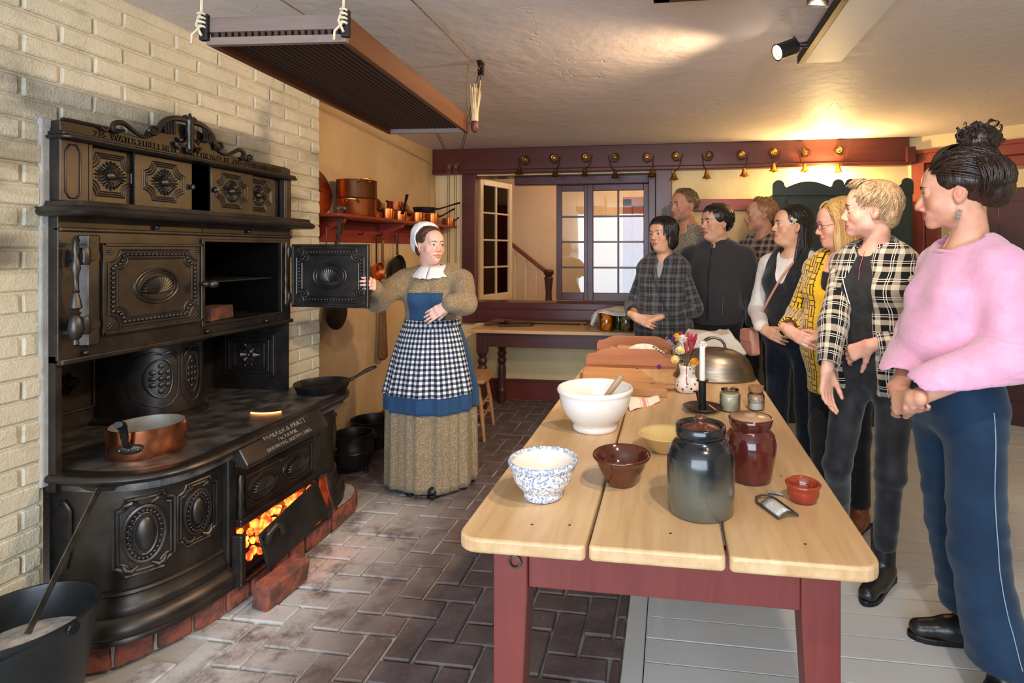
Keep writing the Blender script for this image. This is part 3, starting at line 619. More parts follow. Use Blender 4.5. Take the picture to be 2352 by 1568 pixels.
def oven_door(parent_fn, solid=True):
    """fn maps (u 0..W, v 0..H, w) -> world"""
    Wd, Hd = .445, .335
    body = mapped(MB().box(0, Wd, 0, Hd, 0, .018), parent_fn)
    o = sp_('oven_door', body, bevel=.004)
    fr = MB().box(0,Wd,0,.012,.018,.026).box(0,Wd,Hd-.012,Hd,.018,.026).box(0,.012,0,Hd,.018,.026).box(Wd-.012,Wd,0,Hd,.018,.026)
    mapped(fr, parent_fn).build('door_edge', M_IRON, o, bevel=.003)
    pts = shield(Wd/2-.026, Hd/2-.026, .045); pts2 = shield(Wd/2-.058, Hd/2-.058, .040)
    cen = lambda a, b, w: parent_fn(Wd/2 + a, Hd/2 + b, .018 + w)
    mapped(MB().tube(pts, .0045, 6, closed=True).tube(pts2, .0045, 6, closed=True), cen).build('border_moulding', M_IRON, o, smooth=True)
    mid = [Vector(p) for p in shield(Wd/2-.042, Hd/2-.042, .043)]
    ln = [0]; 
    for a, b in zip(mid, mid[1:]+mid[:1]): ln.append(ln[-1] + (b-a).length)
    m = MB(); N = 66
    for k in range(N):
        d = ln[-1]*k/N; i = max(j for j in range(len(mid)) if ln[j] <= d); p = mid[i].lerp(mid[(i+1)%len(mid)], (d-ln[i])/max(1e-6, ln[i+1]-ln[i])); m.ball((p.x, p.y, .003), (.0082,.0082,.007), nu=8, nv=6)
    mapped(m, cen).build('beading', M_IRON, o, smooth=True)['kind'] = 'stuff'
    m = MB()
    for sx in (-1,1):
        for sy in (-1,1):
            for a in range(4): m.ball((sx*(Wd/2-.032)+.008*math.cos(a*PI/2), sy*(Hd/2-.032)+.008*math.sin(a*PI/2), 0), (.006,.006,.003), nu=8, nv=6)
    mapped(m, cen).build('quatrefoil', M_IRON, o, smooth=True)['kind'] = 'stuff'
    mapped(MB().tube(oval(.095,.066), .006, 8, closed=True).tube(oval(.080,.054), .004, 8, closed=True), cen).build('shell_rim', M_IRON, o, smooth=True)
    mapped(shell_relief(.076, .046, 15, .016), cen).build('shell', M_IRON, o, smooth=True)
    return o
ld = oven_door(lambda u,v,w: Vector((XF + .006 + w, 1.762 + u, 1.112 + v)))
MB().lathe([(.008,0),(.008,.012),(.014,.02),(.016,.034),(.011,.042),(.009,.05),(.018,.06),(.020,.07),(.014,.082),(.004,.086)], 14, TR(XF+.02, 2.196, 1.275) @ RY(PI/2)).build('door_knob', M_IRON, ld, smooth=True)
sp_('hinge_stile', MB().prism([(XF,0),(XF+.03,.012),(XF+.03,.05),(XF+.012,.068),(XF,.068)], 1.085, 1.475, TR(0,1.70,0)), bevel=.004)
for z in (1.40, 1.16): sp_('hinge', MB().box(XF,XF+.05,1.675,1.735,z-.012,z+.012).lathe([(.014,z-.03),(.017,z-.02),(.017,z+.02),(.014,z+.03)],12,TR(XF+.04,1.69,0)), smooth=True)
# open right-hand door, swung out square to the wall
od = oven_door(lambda u,v,w: Vector((XF + .045 + u, 2.775 - u*.03 + (.018 - w)*-1 , 1.118 + v)) if False else Vector((XF + .045 + u, 2.79 - u*.03 - w, 1.118 + v)))
for z in (1.41, 1.165): sp_('hinge', MB().lathe([(.012,z-.03),(.015,z-.02),(.015,z+.02),(.012,z+.03)],12,TR(XF+.02,2.775,0)).box(XF,XF+.06,2.765,2.785,z-.01,z+.01), smooth=True)
sp_('door_pull', MB().lathe([(.004,1.12),(.010,1.125),(.014,1.14),(.008,1.17),(.012,1.2),(.006,1.24),(.012,1.27),(.005,1.30),(.010,1.34),(.005,1.42),(.008,1.45),(.004,1.465)],12,TR(XF+.022,2.752,0)), smooth=True)
sp_('stretched_handle', MB().lathe([(.003,1.095),(.010,1.10),(.008,1.115),(.016,1.125),(.022,1.15),(.018,1.185),(.010,1.20),(.016,1.206),(.007,1.215),(.018,1.225),(.014,1.25),(.008,1.275),(.012,1.28),(.006,1.29),(.007,1.33),(.014,1.36),(.010,1.385),(.006,1.40),(.011,1.42),(.007,1.445),(.012,1.455),(.004,1.468)],14,TR(XF+.045,1.656,0)).bar((XF,1.656,1.14),(XF+.045,1.656,1.14),.012,.012).bar((XF,1.656,1.44),(XF+.045,1.656,1.44),.012,.012), smooth=True)
# mantel shelf
SH = [(-2.12,1.60)] + b2((-1.99,1.60),(-1.94,1.60),(-1.92,1.62),(-1.92,1.67),6) + b2((-1.92,2.80),(-1.92,2.86),(-1.94,2.875),(-1.99,2.88),6) + [(-2.12,2.88)]
shp = offs(SH)
sp_('mantel_shelf', MB().prism([(p[0]-.03*q[2], p[1]-.03*q[3]) for p,q in zip(SH,shp)] + [(-2.3,2.84),(-2.3,1.63)], 1.556, 1.588).sweep(shp, [(-.035,1.536),(-.012,1.536),(0,1.542),(.004,1.552),(-.004,1.564),(-.02,1.572),(-.026,1.588),(-.035,1.588)]), smooth=True)
# warming closet
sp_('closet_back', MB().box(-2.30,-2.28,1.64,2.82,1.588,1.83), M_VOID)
sp_('closet_side', MB().box(-2.30,-2.045,1.638,1.735,1.588,1.83).box(-2.30,-2.045,2.775,2.82,1.588,1.83).box(-2.30,-2.07,1.735,2.775,1.80,1.83), bevel=.004)
m = MB().tube([(XF+.006,1.655,1.62),(XF+.006,1.655,1.76),(XF+.006,1.668,1.785),(XF+.006,1.69,1.785),(XF+.006,1.703,1.76),(XF+.006,1.703,1.62),(XF+.006,1.69,1.60),(XF+.006,1.668,1.60)], .003, 6, closed=True)
sp_('pilaster_bead', m, smooth=True)
sp_('closet_rail', MB().box(-2.075,-2.045,1.735,1.748,1.588,1.80), bevel=.002); sp_('closet_rail', MB().box(-2.075,-2.045,2.765,2.775,1.588,1.80), bevel=.002)
def slide_door(y0, y1, x, yc):
    o = sp_('sliding_door', MB().box(x-.012, x, y0, y1, 1.59, 1.80), bevel=.002)
    f = lambda a,b,w: Vector((x + w - .0005, yc + a, 1.70 + b))
    cl = lambda mb: mapped(mb, f)
    m = MB()
    for (hx,hy,c) in ((.098,.078,.042),(.090,.070,.042),(.082,.062,.042)): m.tube(shield(hx,hy,c), .0036, 6, closed=True)
    mm = cl(m); keep = [i for i, p in enumerate(mm.v)]
    mm.v = [(p[0], min(max(p[1], y0+.003), y1-.003), p[2]) for p in mm.v]
    mm.build('plaque_border', M_IRON, o, smooth=True)
    m = MB()
    for k in range(24):
        a = 2*PI*k/24; rr = 1.0 + .10*math.cos(4*a)
        m.tube([(.022*math.cos(a), .020*math.sin(a), .002), (.042*rr*math.cos(a), .038*rr*math.sin(a), .008), (.056*rr*math.cos(a), .050*rr*math.sin(a), .001)], [.002,.0042,.003], 6)
    m.ball((0,0,.004), (.020,.018,.014), nu=16, nv=8)
    mm = cl(m); mm.v = [(p[0], min(max(p[1], y0+.003), y1-.003), p[2]) for p in mm.v]
    mm.build('rosette', M_IRON, o, smooth=True)
    return o
slide_door(1.75, 1.955, -2.082, 1.845); d2 = slide_door(1.925, 2.19, -2.062, 2.055); d3 = slide_door(2.293, 2.555, -2.062, 2.415); slide_door(2.545, 2.765, -2.082, 2.615)
for y, d in ((2.180, d2), (2.303, d3)): MB().ball((-2.05, y, 1.695), (.012,.008,.014), nu=10, nv=8).build('finger_pull', M_IRON, d, smooth=True)
# crest with lettering and scrolls
sp_('crest_moulding', MB().prism([(-2.25,1.625)] + [(-2.02,1.625),(-2.0,1.64),(-2.0,2.80),(-2.02,2.835),(-2.25,2.835)], 1.80, 1.812).box(-2.25,-2.022,1.632,2.828,1.812,1.826), bevel=.005, smooth=True)
crest = [(1.64,1.82),(1.64,1.862),(1.66,1.868),(1.82,1.868),(1.86,1.872),(1.90,1.862),(1.95,1.862),(1.985,1.878),(2.0,1.905),(2.05,1.935),(2.12,1.955),(2.17,1.955),(2.24,1.935),(2.29,1.905),(2.32,1.882),(2.36,1.868),(2.42,1.862),(2.46,1.87),(2.50,1.872),(2.53,1.862),(2.62,1.866),(2.78,1.866),(2.815,1.86),(2.815,1.82)]
cr = sp_('crest_board', MB().prism(crest, -2.10, -2.048, Matrix(((0,0,1,0),(1,0,0,0),(0,1,0,0),(0,0,0,1)))), bevel=.003)
def cpath(pts, r): return MB().tube(spline([(-2.044, y, z) for y, z in pts], 5), r, 7)
m = MB()
m.tube(spline([(-2.04,y,z) for y,z in crest[1:5]],4), .006, 7)
for sgn, c0 in ((1, 0), (-1, 1)):
    mir = (lambda y: y) if sgn == 1 else (lambda y: 2*2.145 - y)
    q = [(1.845,1.868),(1.83,1.858),(1.815,1.868),(1.825,1.892),(1.855,1.900),(1.885,1.886),(1.92,1.868),(1.955,1.866),(1.985,1.88)]
    pts = spline([(-2.04, mir(y), z) for y, z in q], 5); n = len(pts); m.tube(pts, [.004 + .006*math.sin(PI*min(1, i/n*1.1)) for i in range(n)], 7)
    q = [(2.0,1.905),(1.975,1.912),(1.962,1.895),(1.98,1.884),(2.0,1.90),(2.02,1.94),(2.07,1.968),(2.145,1.975)]
    pts = spline([(-2.036, mir(y), z) for y, z in q], 5); n = len(pts); m.tube(pts, [.005 + .008*(i/n) for i in range(n)], 7)
    for k in range(4): m.tube(spline([(-2.036, mir(2.03 + k*.014), 1.945 + k*.007), (-2.030, mir(2.025 + k*.014), 1.92), (-2.034, mir(2.035 + k*.012), 1.90)], 4), .006, 6)
    q = [(2.52,1.866),(2.50,1.878),(2.48,1.87)]
    m.tube(spline([(-2.04, mir(y if sgn==1 else y), z) for y, z in ((1.77,1.866),(1.79,1.858),(1.80,1.872))], 4), .006, 6)
for y in (2.30, 2.50, 2.46): m.tube([(-2.038 , y + .016*math.cos(a)*(1-a/9), 1.885 - (.012 if y > 2.4 else 0) + .016*math.sin(a)*(1-a/9)) for a in [k*.5 for k in range(14)]], .005, 6)
m2 = MB().lathe([(.012,1.85),(.016,1.87),(.012,1.90),(.018,1.93),(.014,1.955),(.020,1.975),(.008,1.99),(.004,2.005)],10,TR(-2.03,2.145,0))
for k in range(16):
    a = random.uniform(0, 2*PI); rr = random.uniform(.02,.055); m2.ball((-2.035, 2.15 + rr*math.cos(a), 1.875 + .7*rr*math.sin(a)), (.010, random.uniform(.008,.018), random.uniform(.008,.014)), nu=8, nv=6)
for sx in (-1,1):
    m2.tube(spline([(-2.032,2.145,1.90),(-2.03,2.145+sx*.03,1.87),(-2.035,2.145+sx*.06,1.865),(-2.035,2.145+sx*.045,1.845)],4), .007, 6); m2.tube([(-2.03,2.145,1.975),(-2.03,2.145+sx*.02,1.99),(-2.03,2.145+sx*.03,1.985)], .006, 6)
m.build('crest_scrolls', M_IRON, cr, smooth=True); m2.build('crest_figure', M_IRON, cr, smooth=True)
link('lettering', text_mesh("236  WATER STREET NEW YORK CHICAGO, ILL. AND CLEVELAND, OHIO", .0300, .0025, frame((-2.0465, 2.245, 1.831), (0,1,0), (0,0,1)), bold=.0002), M_IRON, cr)
# brick plinth under the range
pl = thing('stove_plinth', 'low plinth of red bricks under the front of the cast iron range', 'plinth', (-1.8, 2.2, 0))
PLN = [(-2.0,1.615)] + b2((-1.95,1.615),(-1.86,1.63),(-1.76,1.80),(-1.71,2.0),10) + b2((-1.70,2.1),(-1.69,2.4),(-1.69,2.6),(-1.69,2.80),10)[1:] + b2((-1.69,2.80),(-1.69,2.9),(-1.74,2.97),(-1.80,2.99),6)[1:] + [(-2.0,3.0)]
pp = offs(PLN); LL = [0.0]
for i in range(1, len(PLN)): LL.append(LL[-1] + math.dist(PLN[i], PLN[i-1]))
def onp(u):
    u = max(0, min(LL[-1]-1e-6, u)); i = max(k for k in range(len(LL)-1) if LL[k] <= u); f = (u-LL[i])/(LL[i+1]-LL[i]); a, b = pp[i], pp[i+1]
    return [a[k]*(1-f)+b[k]*f for k in range(4)]
u = 0.03
while u < LL[-1] - .05:
    bl = random.choice((.12,.115)) if u < .62 or u > LL[-1]-.4 else random.choice((.20,.195,.11,.205)); a, b = onp(u), onp(min(u+bl, LL[-1]-.01)); mid = onp(min(u+bl/2, LL[-1]))
    d = Vector((b[0]-a[0], b[1]-a[1], 0)); M = frame(((a[0]+b[0])/2 - mid[2]*.043, (a[1]+b[1])/2 - mid[3]*.043, .046), d, (0,0,1))
    br = link('brick', brick_mesh(d.length - .014, .088, .10, .006, .003), M_REDBRICK, pl); br.matrix_local = TR(1.8,-2.2,0) @ M; u += bl
MB().sweep(pp, [(-.014,0),(-.014,.097),(-.12,.097),(-.12,0)]).build('mortar_bed', M_GREYMORT, pl).location = (1.8,-2.2,0)
# things on and in the range
lb = link('loose_brick', brick_mesh(.225, .085, .105, .010, .006), M_REDBRICK, loc=(-1.585, 2.125, .056)); lb.rotation_euler = (.14, -.05, math.radians(82)); tag(lb, 'worn loose red brick propping the drop plate on the ashy floor', 'brick')
b1 = link('oven_brick', brick_mesh(.10, .19, .062, .004, .002), M_REDBRICK, loc=(-2.13, 2.375, 1.127)); b1.rotation_euler = (0,0,.25); tag(b1, 'whole orange brick lying inside the open oven', 'brick')
b1 = link('oven_brick', brick_mesh(.10, .16, .062, .004, .002), M_REDBRICK, loc=(-2.30, 2.33, 1.127)); b1.rotation_euler = (0,0,-.5); tag(b1, 'brick half hidden at the left inside the open oven', 'brick')
M_COPPER = pm('polished_copper', rgb(206, 126, 90), rgb(222, 146, 108), 10, 0.26, 1.0, rv=.15)
M_COPPERD = pm('aged_copper', rgb(196, 110, 62), rgb(222, 138, 84), 7, 0.32, 1.0, rv=.2)
M_TIN = pm('tinned_lining', rgb(190, 186, 178), rgb(164, 160, 152), 12, 0.42, 0.8)
M_CIRON = pm('skillet_iron', rgb(40, 38, 37), rgb(58, 55, 53), 14, 0.42, 0.75, bump=.15, bscale=120)
def pan(name, label, cat, loc, r, h, mat, hand, rz=0, group=None, lining=None, flare=0.0):
    o = thing(name, label, cat, loc, rz, group); w = .004
    MB().lathe([(r*.97,0),(r,.006),(r+flare,h),(r+flare-w,h),(r-w,.012),(r*.9,.008),(.002,.008)], 40, close=False).build('pan_body', mat, o, smooth=True, fix=False)
    MB().lathe([(.002,.0),(r*.97,0)], 40, close=False).build('pan_base', mat, o, smooth=True, fix=False)
    if lining: MB().lathe([(r+flare-w-.001,h-.002),(r-w-.001,.014),(r*.9,.0095),(.002,.0095)], 40, close=False).build('lining', lining, o, smooth=True, fix=False)
    hand(o, r + flare, h); return o
def hnd_cast(o, r, h):
    MB().tube(bez((r-.002,0,h*.55),(r+.05,0,h*.45),(r+.02,0,h+.045),(r+.075,0,h+.05),10), [.008]*5+[.010]*3+[.012,.013,.011], 8, flat=1.4).build('handle', M_CIRON, o, smooth=True)
    MB().ball((r+.002,0,h*.42), (.006,.042,.018), nu=16, nv=8).build('handle_plate', M_CIRON, o, smooth=True)
    m = MB()
    for yy in (-.028,0,.028): m.ball((r+.008,yy,h*.42), .006, nu=8, nv=6)
    m.build('rivet', M_STEEL, o, smooth=True)
pan('saucepan', 'copper saucepan with tin lining and riveted iron handle on the range top', 'saucepan', (-1.965, 1.885, .662), .122, .105, M_COPPER, hnd_cast, math.radians(-68), None, M_TIN)
def hnd_skil(o, r, h):
    MB().tube(bez((r-.005,0,h-.012),(r+.05,0,h-.005),(r+.09,0,h+.035),(r+.155,0,h+.04),10), [.012,.010,.008,.008,.008,.009,.010,.011,.011,.010,.007], 8, flat=1.5).build('handle', M_CIRON, o, smooth=True)
pan('skillet', 'black cast iron skillet resting at the far end of the range top', 'skillet', (-1.87, 2.83, .662), .125, .045, M_CIRON, hnd_skil, math.radians(52), None, None, .018)
# ash bucket with poker
bk = thing('ash_bucket', 'black metal ash bucket standing on the floor at the left of the range', 'bucket', (-1.83, 1.36, 0))
M_BUCK = pm('blackened_tin', rgb(30, 32, 34), rgb(44, 46, 48), 6, 0.38, 0.5, bump=.05)
MB().lathe([(.115,0),(.118,.004),(.172,.368),(.177,.374),(.177,.382),(.168,.382),(.164,.37),(.11,.01),(.001,.01)], 44, close=False).build('bucket_body', M_BUCK, bk, smooth=True, fix=False)
MB().lathe([(.001,.29),(.06,.295),(.12,.288),(.152,.282)], 30, close=False).build('ash', pm('ash_grey', rgb(190,186,182), rgb(150,146,142), 30, .95, bump=.6, bscale=60), bk, smooth=True, fix=False)
MB().tube([(.172*math.cos(a), .172*math.sin(a)*.98, .378 - .05*math.sin(a)**2*(1)) for a in [math.radians(-8 - k*164/16) for k in range(17)]], .004, 6).build('bail_handle', M_BUCK, bk, smooth=True)
for sx in (-1,1): MB().lathe([(.016,-.004),(.018,0),(.016,.004)],10,TR(sx*.176,0,.362) @ RY(PI/2)).build('bail_ear', M_BUCK, bk)
pk = tag(MB().bar((-1.86,1.40,.30),(-1.90,1.645,.62),.022,.004,up=(1,0,0)).build('ash_scraper', M_STEEL, bevel=.001), 'flat steel scraper standing in the ash bucket against the range', 'scraper')
# ------------------------------------------------------------------ hanging drying rack
RB = Vector((-1.143, 2.055, 2.0)); RR = math.radians(4.5)
rack = thing('drying_rack', 'brown slatted wooden drying rack hung by ropes under the ceiling', 'rack', RB, RR)
M_RACK = wood('rack_wood', rgb(84, 48, 28), rgb(106, 64, 38), 1, 10, .5); M_RACKG = wood('rack_greywood', rgb(132, 112, 104), rgb(112, 92, 84), 0, 10, .6)
M_SLAT = wood('slat_wood', rgb(70, 46, 34), rgb(54, 36, 28), 1, 10, .6)
hw, hl = .205, .615
MB().box(hw-.02, hw, -hl+.018, hl, 0, .078).build('side_board', M_RACK, rack, bevel=.003)
MB().box(-hw, -hw+.02, -hl+.018, hl, 0, .078).build('side_board', M_RACK, rack, bevel=.003)
for sy in (-1, 1):
    ya, yb = (-hl, -hl+.018) if sy < 0 else (hl-.018, hl)
    MB().box(-hw+.001, hw-.001, ya, yb, 0, .022).build('end_rail', M_RACKG, rack, bevel=.002)
    MB().box(-hw+.001, hw-.001, ya, yb, .036, .078).build('end_rail', M_RACKG, rack, bevel=.002)
N = 19; sme = MB().box(-.0055, .0055, -hl+.002, hl-.002, .0225, .0355).mesh('slat')
for k in range(N): link('slat', sme, M_SLAT, rack, loc=(-hw + .03 + k*(2*hw-.06)/(N-1), 0, 0))
for sx in (-1, 1):
    MB().box(sx*hw-.012, sx*hw+.012, -hl-.012, -hl+.004, .01, .085).build('iron_bracket', M_IRONB, rack, bevel=.003)
    MB().tube([(sx*hw, -hl-.016, .02), (sx*hw - .012, -hl-.02, .05), (sx*hw, -hl-.016, .09), (sx*hw, -hl-.012, .20), (sx*hw, -hl-.01, CEIL-2.0)], .0038, 6).build('hanging_rope', M_ROPE, rack, smooth=True)
    m = MB()
    for k in range(4): m.tube([(sx*hw + .008*math.cos(a), -hl-.016 + .008*math.sin(a), .045 + k*.012) for a in [j*PI/4 for j in range(9)]], .004, 5)
    m.tube([(sx*hw,-hl-.02,.045),(sx*hw-.02,-hl-.026,.02),(sx*hw-.022,-hl-.026,-.005)], .0034, 5).tube([(sx*hw,-hl-.016,.22),(sx*hw+.02,-hl-.02,.235),(sx*hw+.03,-hl-.02,.215)], .003, 5)
    m.build('rope_knot', M_ROPE, rack, smooth=True)['kind'] = 'stuff'
    MB().tube([(sx*hw, hl-.01, .05), (sx*(hw-.02), hl+.03, .2), (sx*(hw-.02), hl+.06, .36)], .0032, 6).build('hanging_rope', M_CORDDK, rack, smooth=True)
pulls = []
for k, (x, lab) in enumerate(((-.965, 'black iron ceiling pulley above the near corner of the drying rack'), (-1.38, 'black iron ceiling pulley above the drying rack edge nearest the chimney'))):
    p = thing('ceiling_pulley', lab, 'pulley', (x, 2.80, CEIL), 0, 'drying rack pulleys')
    MB().box(-.012,.012,-.03,.03,-.012,0).build('mount_plate', M_IRONB, p, bevel=.002); MB().lathe([(.008,-.008),(.022,-.006),(.018,0),(.022,.006),(.008,.008)],14,TR(0,0,-.045) @ RY(PI/2)).build('wheel', M_IRONB, p, smooth=True)
    MB().box(-.013,-.009,-.012,.012,-.07,-.01).box(.009,.013,-.012,.012,-.07,-.01).build('cheek', M_IRONB, p)['kind'] = 'stuff'
tag(MB().tube([(-.965,2.80,2.345),(-.966,2.4,2.36),(-.972,1.6,2.375),(-.975,.6,2.38)], .0035, 6).tube([(-1.40,2.80,2.345),(-1.45,2.2,2.365),(-1.475,1.5,2.375),(-1.49,.6,2.38)], .0035, 6).build('hoist_line', M_CORDDK), 'dark cords running along the ceiling from the rack pulleys', 'cord')
m = MB()
for k, dx in enumerate((-.012, .004)):
    m.tube([(-1.36+dx,2.8,2.34),(-2.02+dx,5.06,2.24),(-2.06+dx,5.08,2.18),(-2.07+dx,5.10,1.3)], .0032, 5); m.tube([(-.97+dx,2.82,2.34),(-1.96+dx,5.07,2.24),(-2.0+dx,5.09,2.18),(-2.0+dx,5.11,1.3)], .0032, 5)
m.lathe([(.012,-.02),(.018,0),(.012,.02)],10,TR(-2.06,5.08,2.21)).lathe([(.012,-.02),(.018,0),(.012,.02)],10,TR(-2.0,5.09,2.21))
tag(m.build('rack_cords', M_CORDDK), 'thin hoist cords gathered down the corner beside the copper pots', 'cord')
cb = thing('dried_corn', 'dark dried corn cob with pale husk hung at the far corner of the rack', 'corn', (-.945, 2.655, 2.03), .3)
MB().ball((0,0,0),(.02,.02,.038),nu=12,nv=8).build('cob', pm('dark_corn', rgb(70,30,28), rgb(96,44,36), 60, .4, bump=.5, bscale=120), cb, smooth=True)
m = MB()
for k in range(22):
    a = random.uniform(0,2*PI); h = random.uniform(.07,.16); r = random.uniform(.01,.035); m.tube([(.012*math.cos(a),.012*math.sin(a),.02),(.012*math.cos(a),.012*math.sin(a),.06),(r*math.cos(a),r*math.sin(a),.06+h)], [.005,.005,.0015], 5)
m.build('husk', pm('corn_husk', rgb(206,184,146), rgb(184,156,112), 30, .8), cb)['kind'] = 'stuff'
# ------------------------------------------------------------------ track lighting
trk = tag(MB().box(.622, .653, -1.8, 2.93, 2.345, 2.385).build('light_track', M_IRONB, bevel=.003), 'black lighting track fixed along the white ceiling soffit', 'light track')
M_LAMPGLOW = glow('lamp_glow', (1.0, 0.86, 0.66, 1), 40.0)
def spot_head(y, aim, label):
    o = thing('track_spotlight', label, 'spotlight', (.61, y, 2.345), 0, 'track spotlights')
    MB().lathe([(.012,0),(.014,.012),(.010,.03),(.010,.06)],12,RY(-PI/2)).box(-.075,-.05,-.012,.012,-.012,.012).build('swivel_arm', M_IRONB, o, smooth=True)
    p0 = Vector((-.095, -.01, -.02)); d = (Vector(aim) - (Vector((.61,y,2.345)) + p0)).normalized(); M = frame(p0, d.orthogonal(), d.cross(d.orthogonal()))
    MB().lathe([(.020,-.055),(.032,-.05),(.036,-.04),(.036,.045),(.038,.05),(.033,.05),(.031,.02),(.002,.018)], 24, M, close=False).build('lamp_housing', M_IRONB, o, smooth=True)
    MB().lathe([(.030,.030),(.016,.034),(.002,.035)], 20, M, close=False).build('lamp_face', M_LAMPGLOW, o, smooth=True, fix=False)
    MB().tube([p0 + Vector((.02,0,.03)), p0 + Vector((.035,0,.055)), p0 + Vector((.05,0,.03))], .004, 6).build('cable_loop', M_IRONB, o, smooth=True)
spot_head(2.66, (-2.0, 1.6, 1.2), 'lit black track spotlight in full view on the ceiling soffit')
spot_head(2.08, (0.3, 2.6, .6), 'black track spotlight at the top edge, mostly cut off by the frame')
# ------------------------------------------------------------------ servants' bells on the beam
BELL = [(1206,366,1192,398),(1272,362,1275,403),(1345,360,1343,402),(1412,360,1413,406),(1486,360,1497,403),(1553,357,1548,410),(1628,356,1623,407),(1703,354,1709,402),(1777,349,1777,391),(1850,350,1848,392),(1926,345,1925,393)]
M_BRASSD = pm('dark_brass', rgb(120,86,44), rgb(150,110,60), 18, .42, 1.0); M_SPRING = pm('bell_spring', rgb(62,40,26), rgb(90,60,36), 20, .5, .7)
ordn = ['first', 'second', 'third', 'fourth', 'fifth', 'sixth', 'seventh', 'eighth', 'ninth', 'tenth', 'eleventh']
for k, (x, y, bx, by) in enumerate(BELL):
    c = at_y(x, y, 5.16); bb = at_y(bx, by, 5.13); dx = bb.x - c.x; dz = bb.z - c.z
    o = thing('servant_bell', 'brass servants bell on coiled spring, %s from the left along the beam' % ordn[k], 'bell', c, 0, 'bells along the painted beam')
    MB().lathe([(.030,0),(.031,.006),(.024,.010),(.018,.008),(.014,.012),(.004,.013)], 18, RX(PI/2)).build('rosette', M_BRASS if k % 3 else M_BRASSD, o, smooth=True)
    MB().box(-.022,.022,.004,.018,-.05,.035).build('back_plate', M_SPRING, o, bevel=.003)
    m = MB(); sg = -1 if (k % 3 == 0) else 1
    pts = [Vector((sg*(.030+.006*a)*math.cos(1.6+a), -.012, (.030+.006*a)*math.sin(1.6+a)+.002)) for a in [j*.35 for j in range(15)]]
    pts += spline([pts[-1], Vector((pts[-1].x*.6 + dx*.4, -.018, dz*.5)), Vector((dx, -.03, dz + .06))], 5)[1:]
    m.tube(pts, .0042, 6, flat=1.7); m.build('coil_spring', M_SPRING, o, smooth=True)
    MB().lathe([(.004,.062),(.012,.058),(.016,.045),(.020,.02),(.030,.004),(.041,-.006),(.042,-.009),(.038,-.008),(.026,.004),(.014,.045),(.002,.05)], 20, TR(dx,-.03,dz), close=False).build('bell_cup', M_BRASSD if k < 5 else M_BRASS, o, smooth=True)
    MB().tube([(dx,-.03,dz+.045),(dx,-.03,dz-.008)],.002,5).ball((dx,-.03,dz-.014),.0065,nu=8,nv=6).build('clapper', M_BRASSD, o, smooth=True)
hp_ = tag(MB().prism([(-.018,0),(.018,0),(.018,.10),(.028,.13),(.016,.17),(0,.185),(-.016,.17),(-.028,.13),(-.018,.10)], 0, .006, frame((-.055,5.198,1.63),(1,0,0),(0,0,1))).build('hinge_plate', pm('grey_iron', rgb(96,92,86), rgb(78,74,70), 20, .5, .6), bevel=.001), 'grey iron strap plate on the maroon post behind the tall man', 'hinge plate')
# ------------------------------------------------------------------ wall shelf with copper pans
sh = thing('wall_shelf', 'red painted wooden wall shelf carrying copper pots behind the cook', 'shelf', (-2.27, 4.15, 1.63))
MB().box(0, .27, -.95, .98, 0, .02).build('shelf_board', M_RED, sh, bevel=.006)
MB().box(0, .018, -.99, .90, -.15, -.002).build('back_board', M_RED, sh, bevel=.003)
for yy in (-.80, 0.0, .80):
    br = [(0.018,-.002),(.22,-.002),(.215,-.03),(.16,-.045),(.10,-.075),(.055,-.13),(.018,-.148)]
    MB().prism(br, -.012, .012, Matrix(((1,0,0,0),(0,0,1,yy),(0,1,0,0),(0,0,0,1)))).build('bracket', M_RED, sh, bevel=.002)
for k in range(7): MB().tube([(.018,-.85+k*.27,-.09),(.05,-.85+k*.27,-.095),(.06,-.85+k*.27,-.07)], .004, 6).build('peg_hook', M_IRONB, sh, smooth=True)
ST = 1.65
def loop_handle(o, x, y, z, ang, mat=None):
    M = TR(x,y,z) @ RZ(ang)
    MB().tube([M @ Vector(p) for p in ((0,-.04,0),(.02,-.042,.004),(.04,-.03,.012),(.046,0,.014),(.04,.03,.012),(.02,.042,.004),(0,.04,0))], .006, 8).ball(M @ Vector((0,-.04,0)),(.008,.014,.012),nu=8,nv=6).ball(M @ Vector((0,.04,0)),(.008,.014,.012),nu=8,nv=6).build('loop_handle', mat or M_BRASS, o, smooth=True)
def stockpot(name, label, loc, r, h, mat, hz, ang):
    o = thing(name, label, 'pot', loc)
    MB().lathe([(r-.006,0),(r,.008),(r,h-.004),(r+.003,h),(r-.003,h),(r-.004,.012),(.002,.01)],44,close=False).build('pot_body', mat, o, smooth=True, fix=False)
    loop_handle(o, r*math.cos(ang), r*math.sin(ang), hz, ang); loop_handle(o, -r*math.cos(ang), -r*math.sin(ang), hz, ang+PI); return o
q = Vector((-2.122, 3.60, ST))
stockpot('copper_stockpot', 'large bright copper stockpot at the left end of the red shelf', q, .128, .118, M_COPPERD, .095, math.radians(-72))
stockpot('copper_stockpot', 'large tarnished copper pot stacked on top of the bright one', q + Vector((0,0,.119)), .130, .125, pm('tarnished_copper', rgb(128,82,58), rgb(156,104,74), 6, .36, 1.0), .11, math.radians(-40))
def hnd_iron(L=.17, up=.05):
    def f(o, r, h): MB().tube(bez((r-.003,0,h*.75),(r+.04,0,h*.8),(r+L*.6,0,h+up*.6),(r+L,0,h+up),8), [.009,.008,.007,.006,.006,.006,.007,.008,.009], 8, flat=1.5).build('handle', M_IRONB, o, smooth=True)
    return f
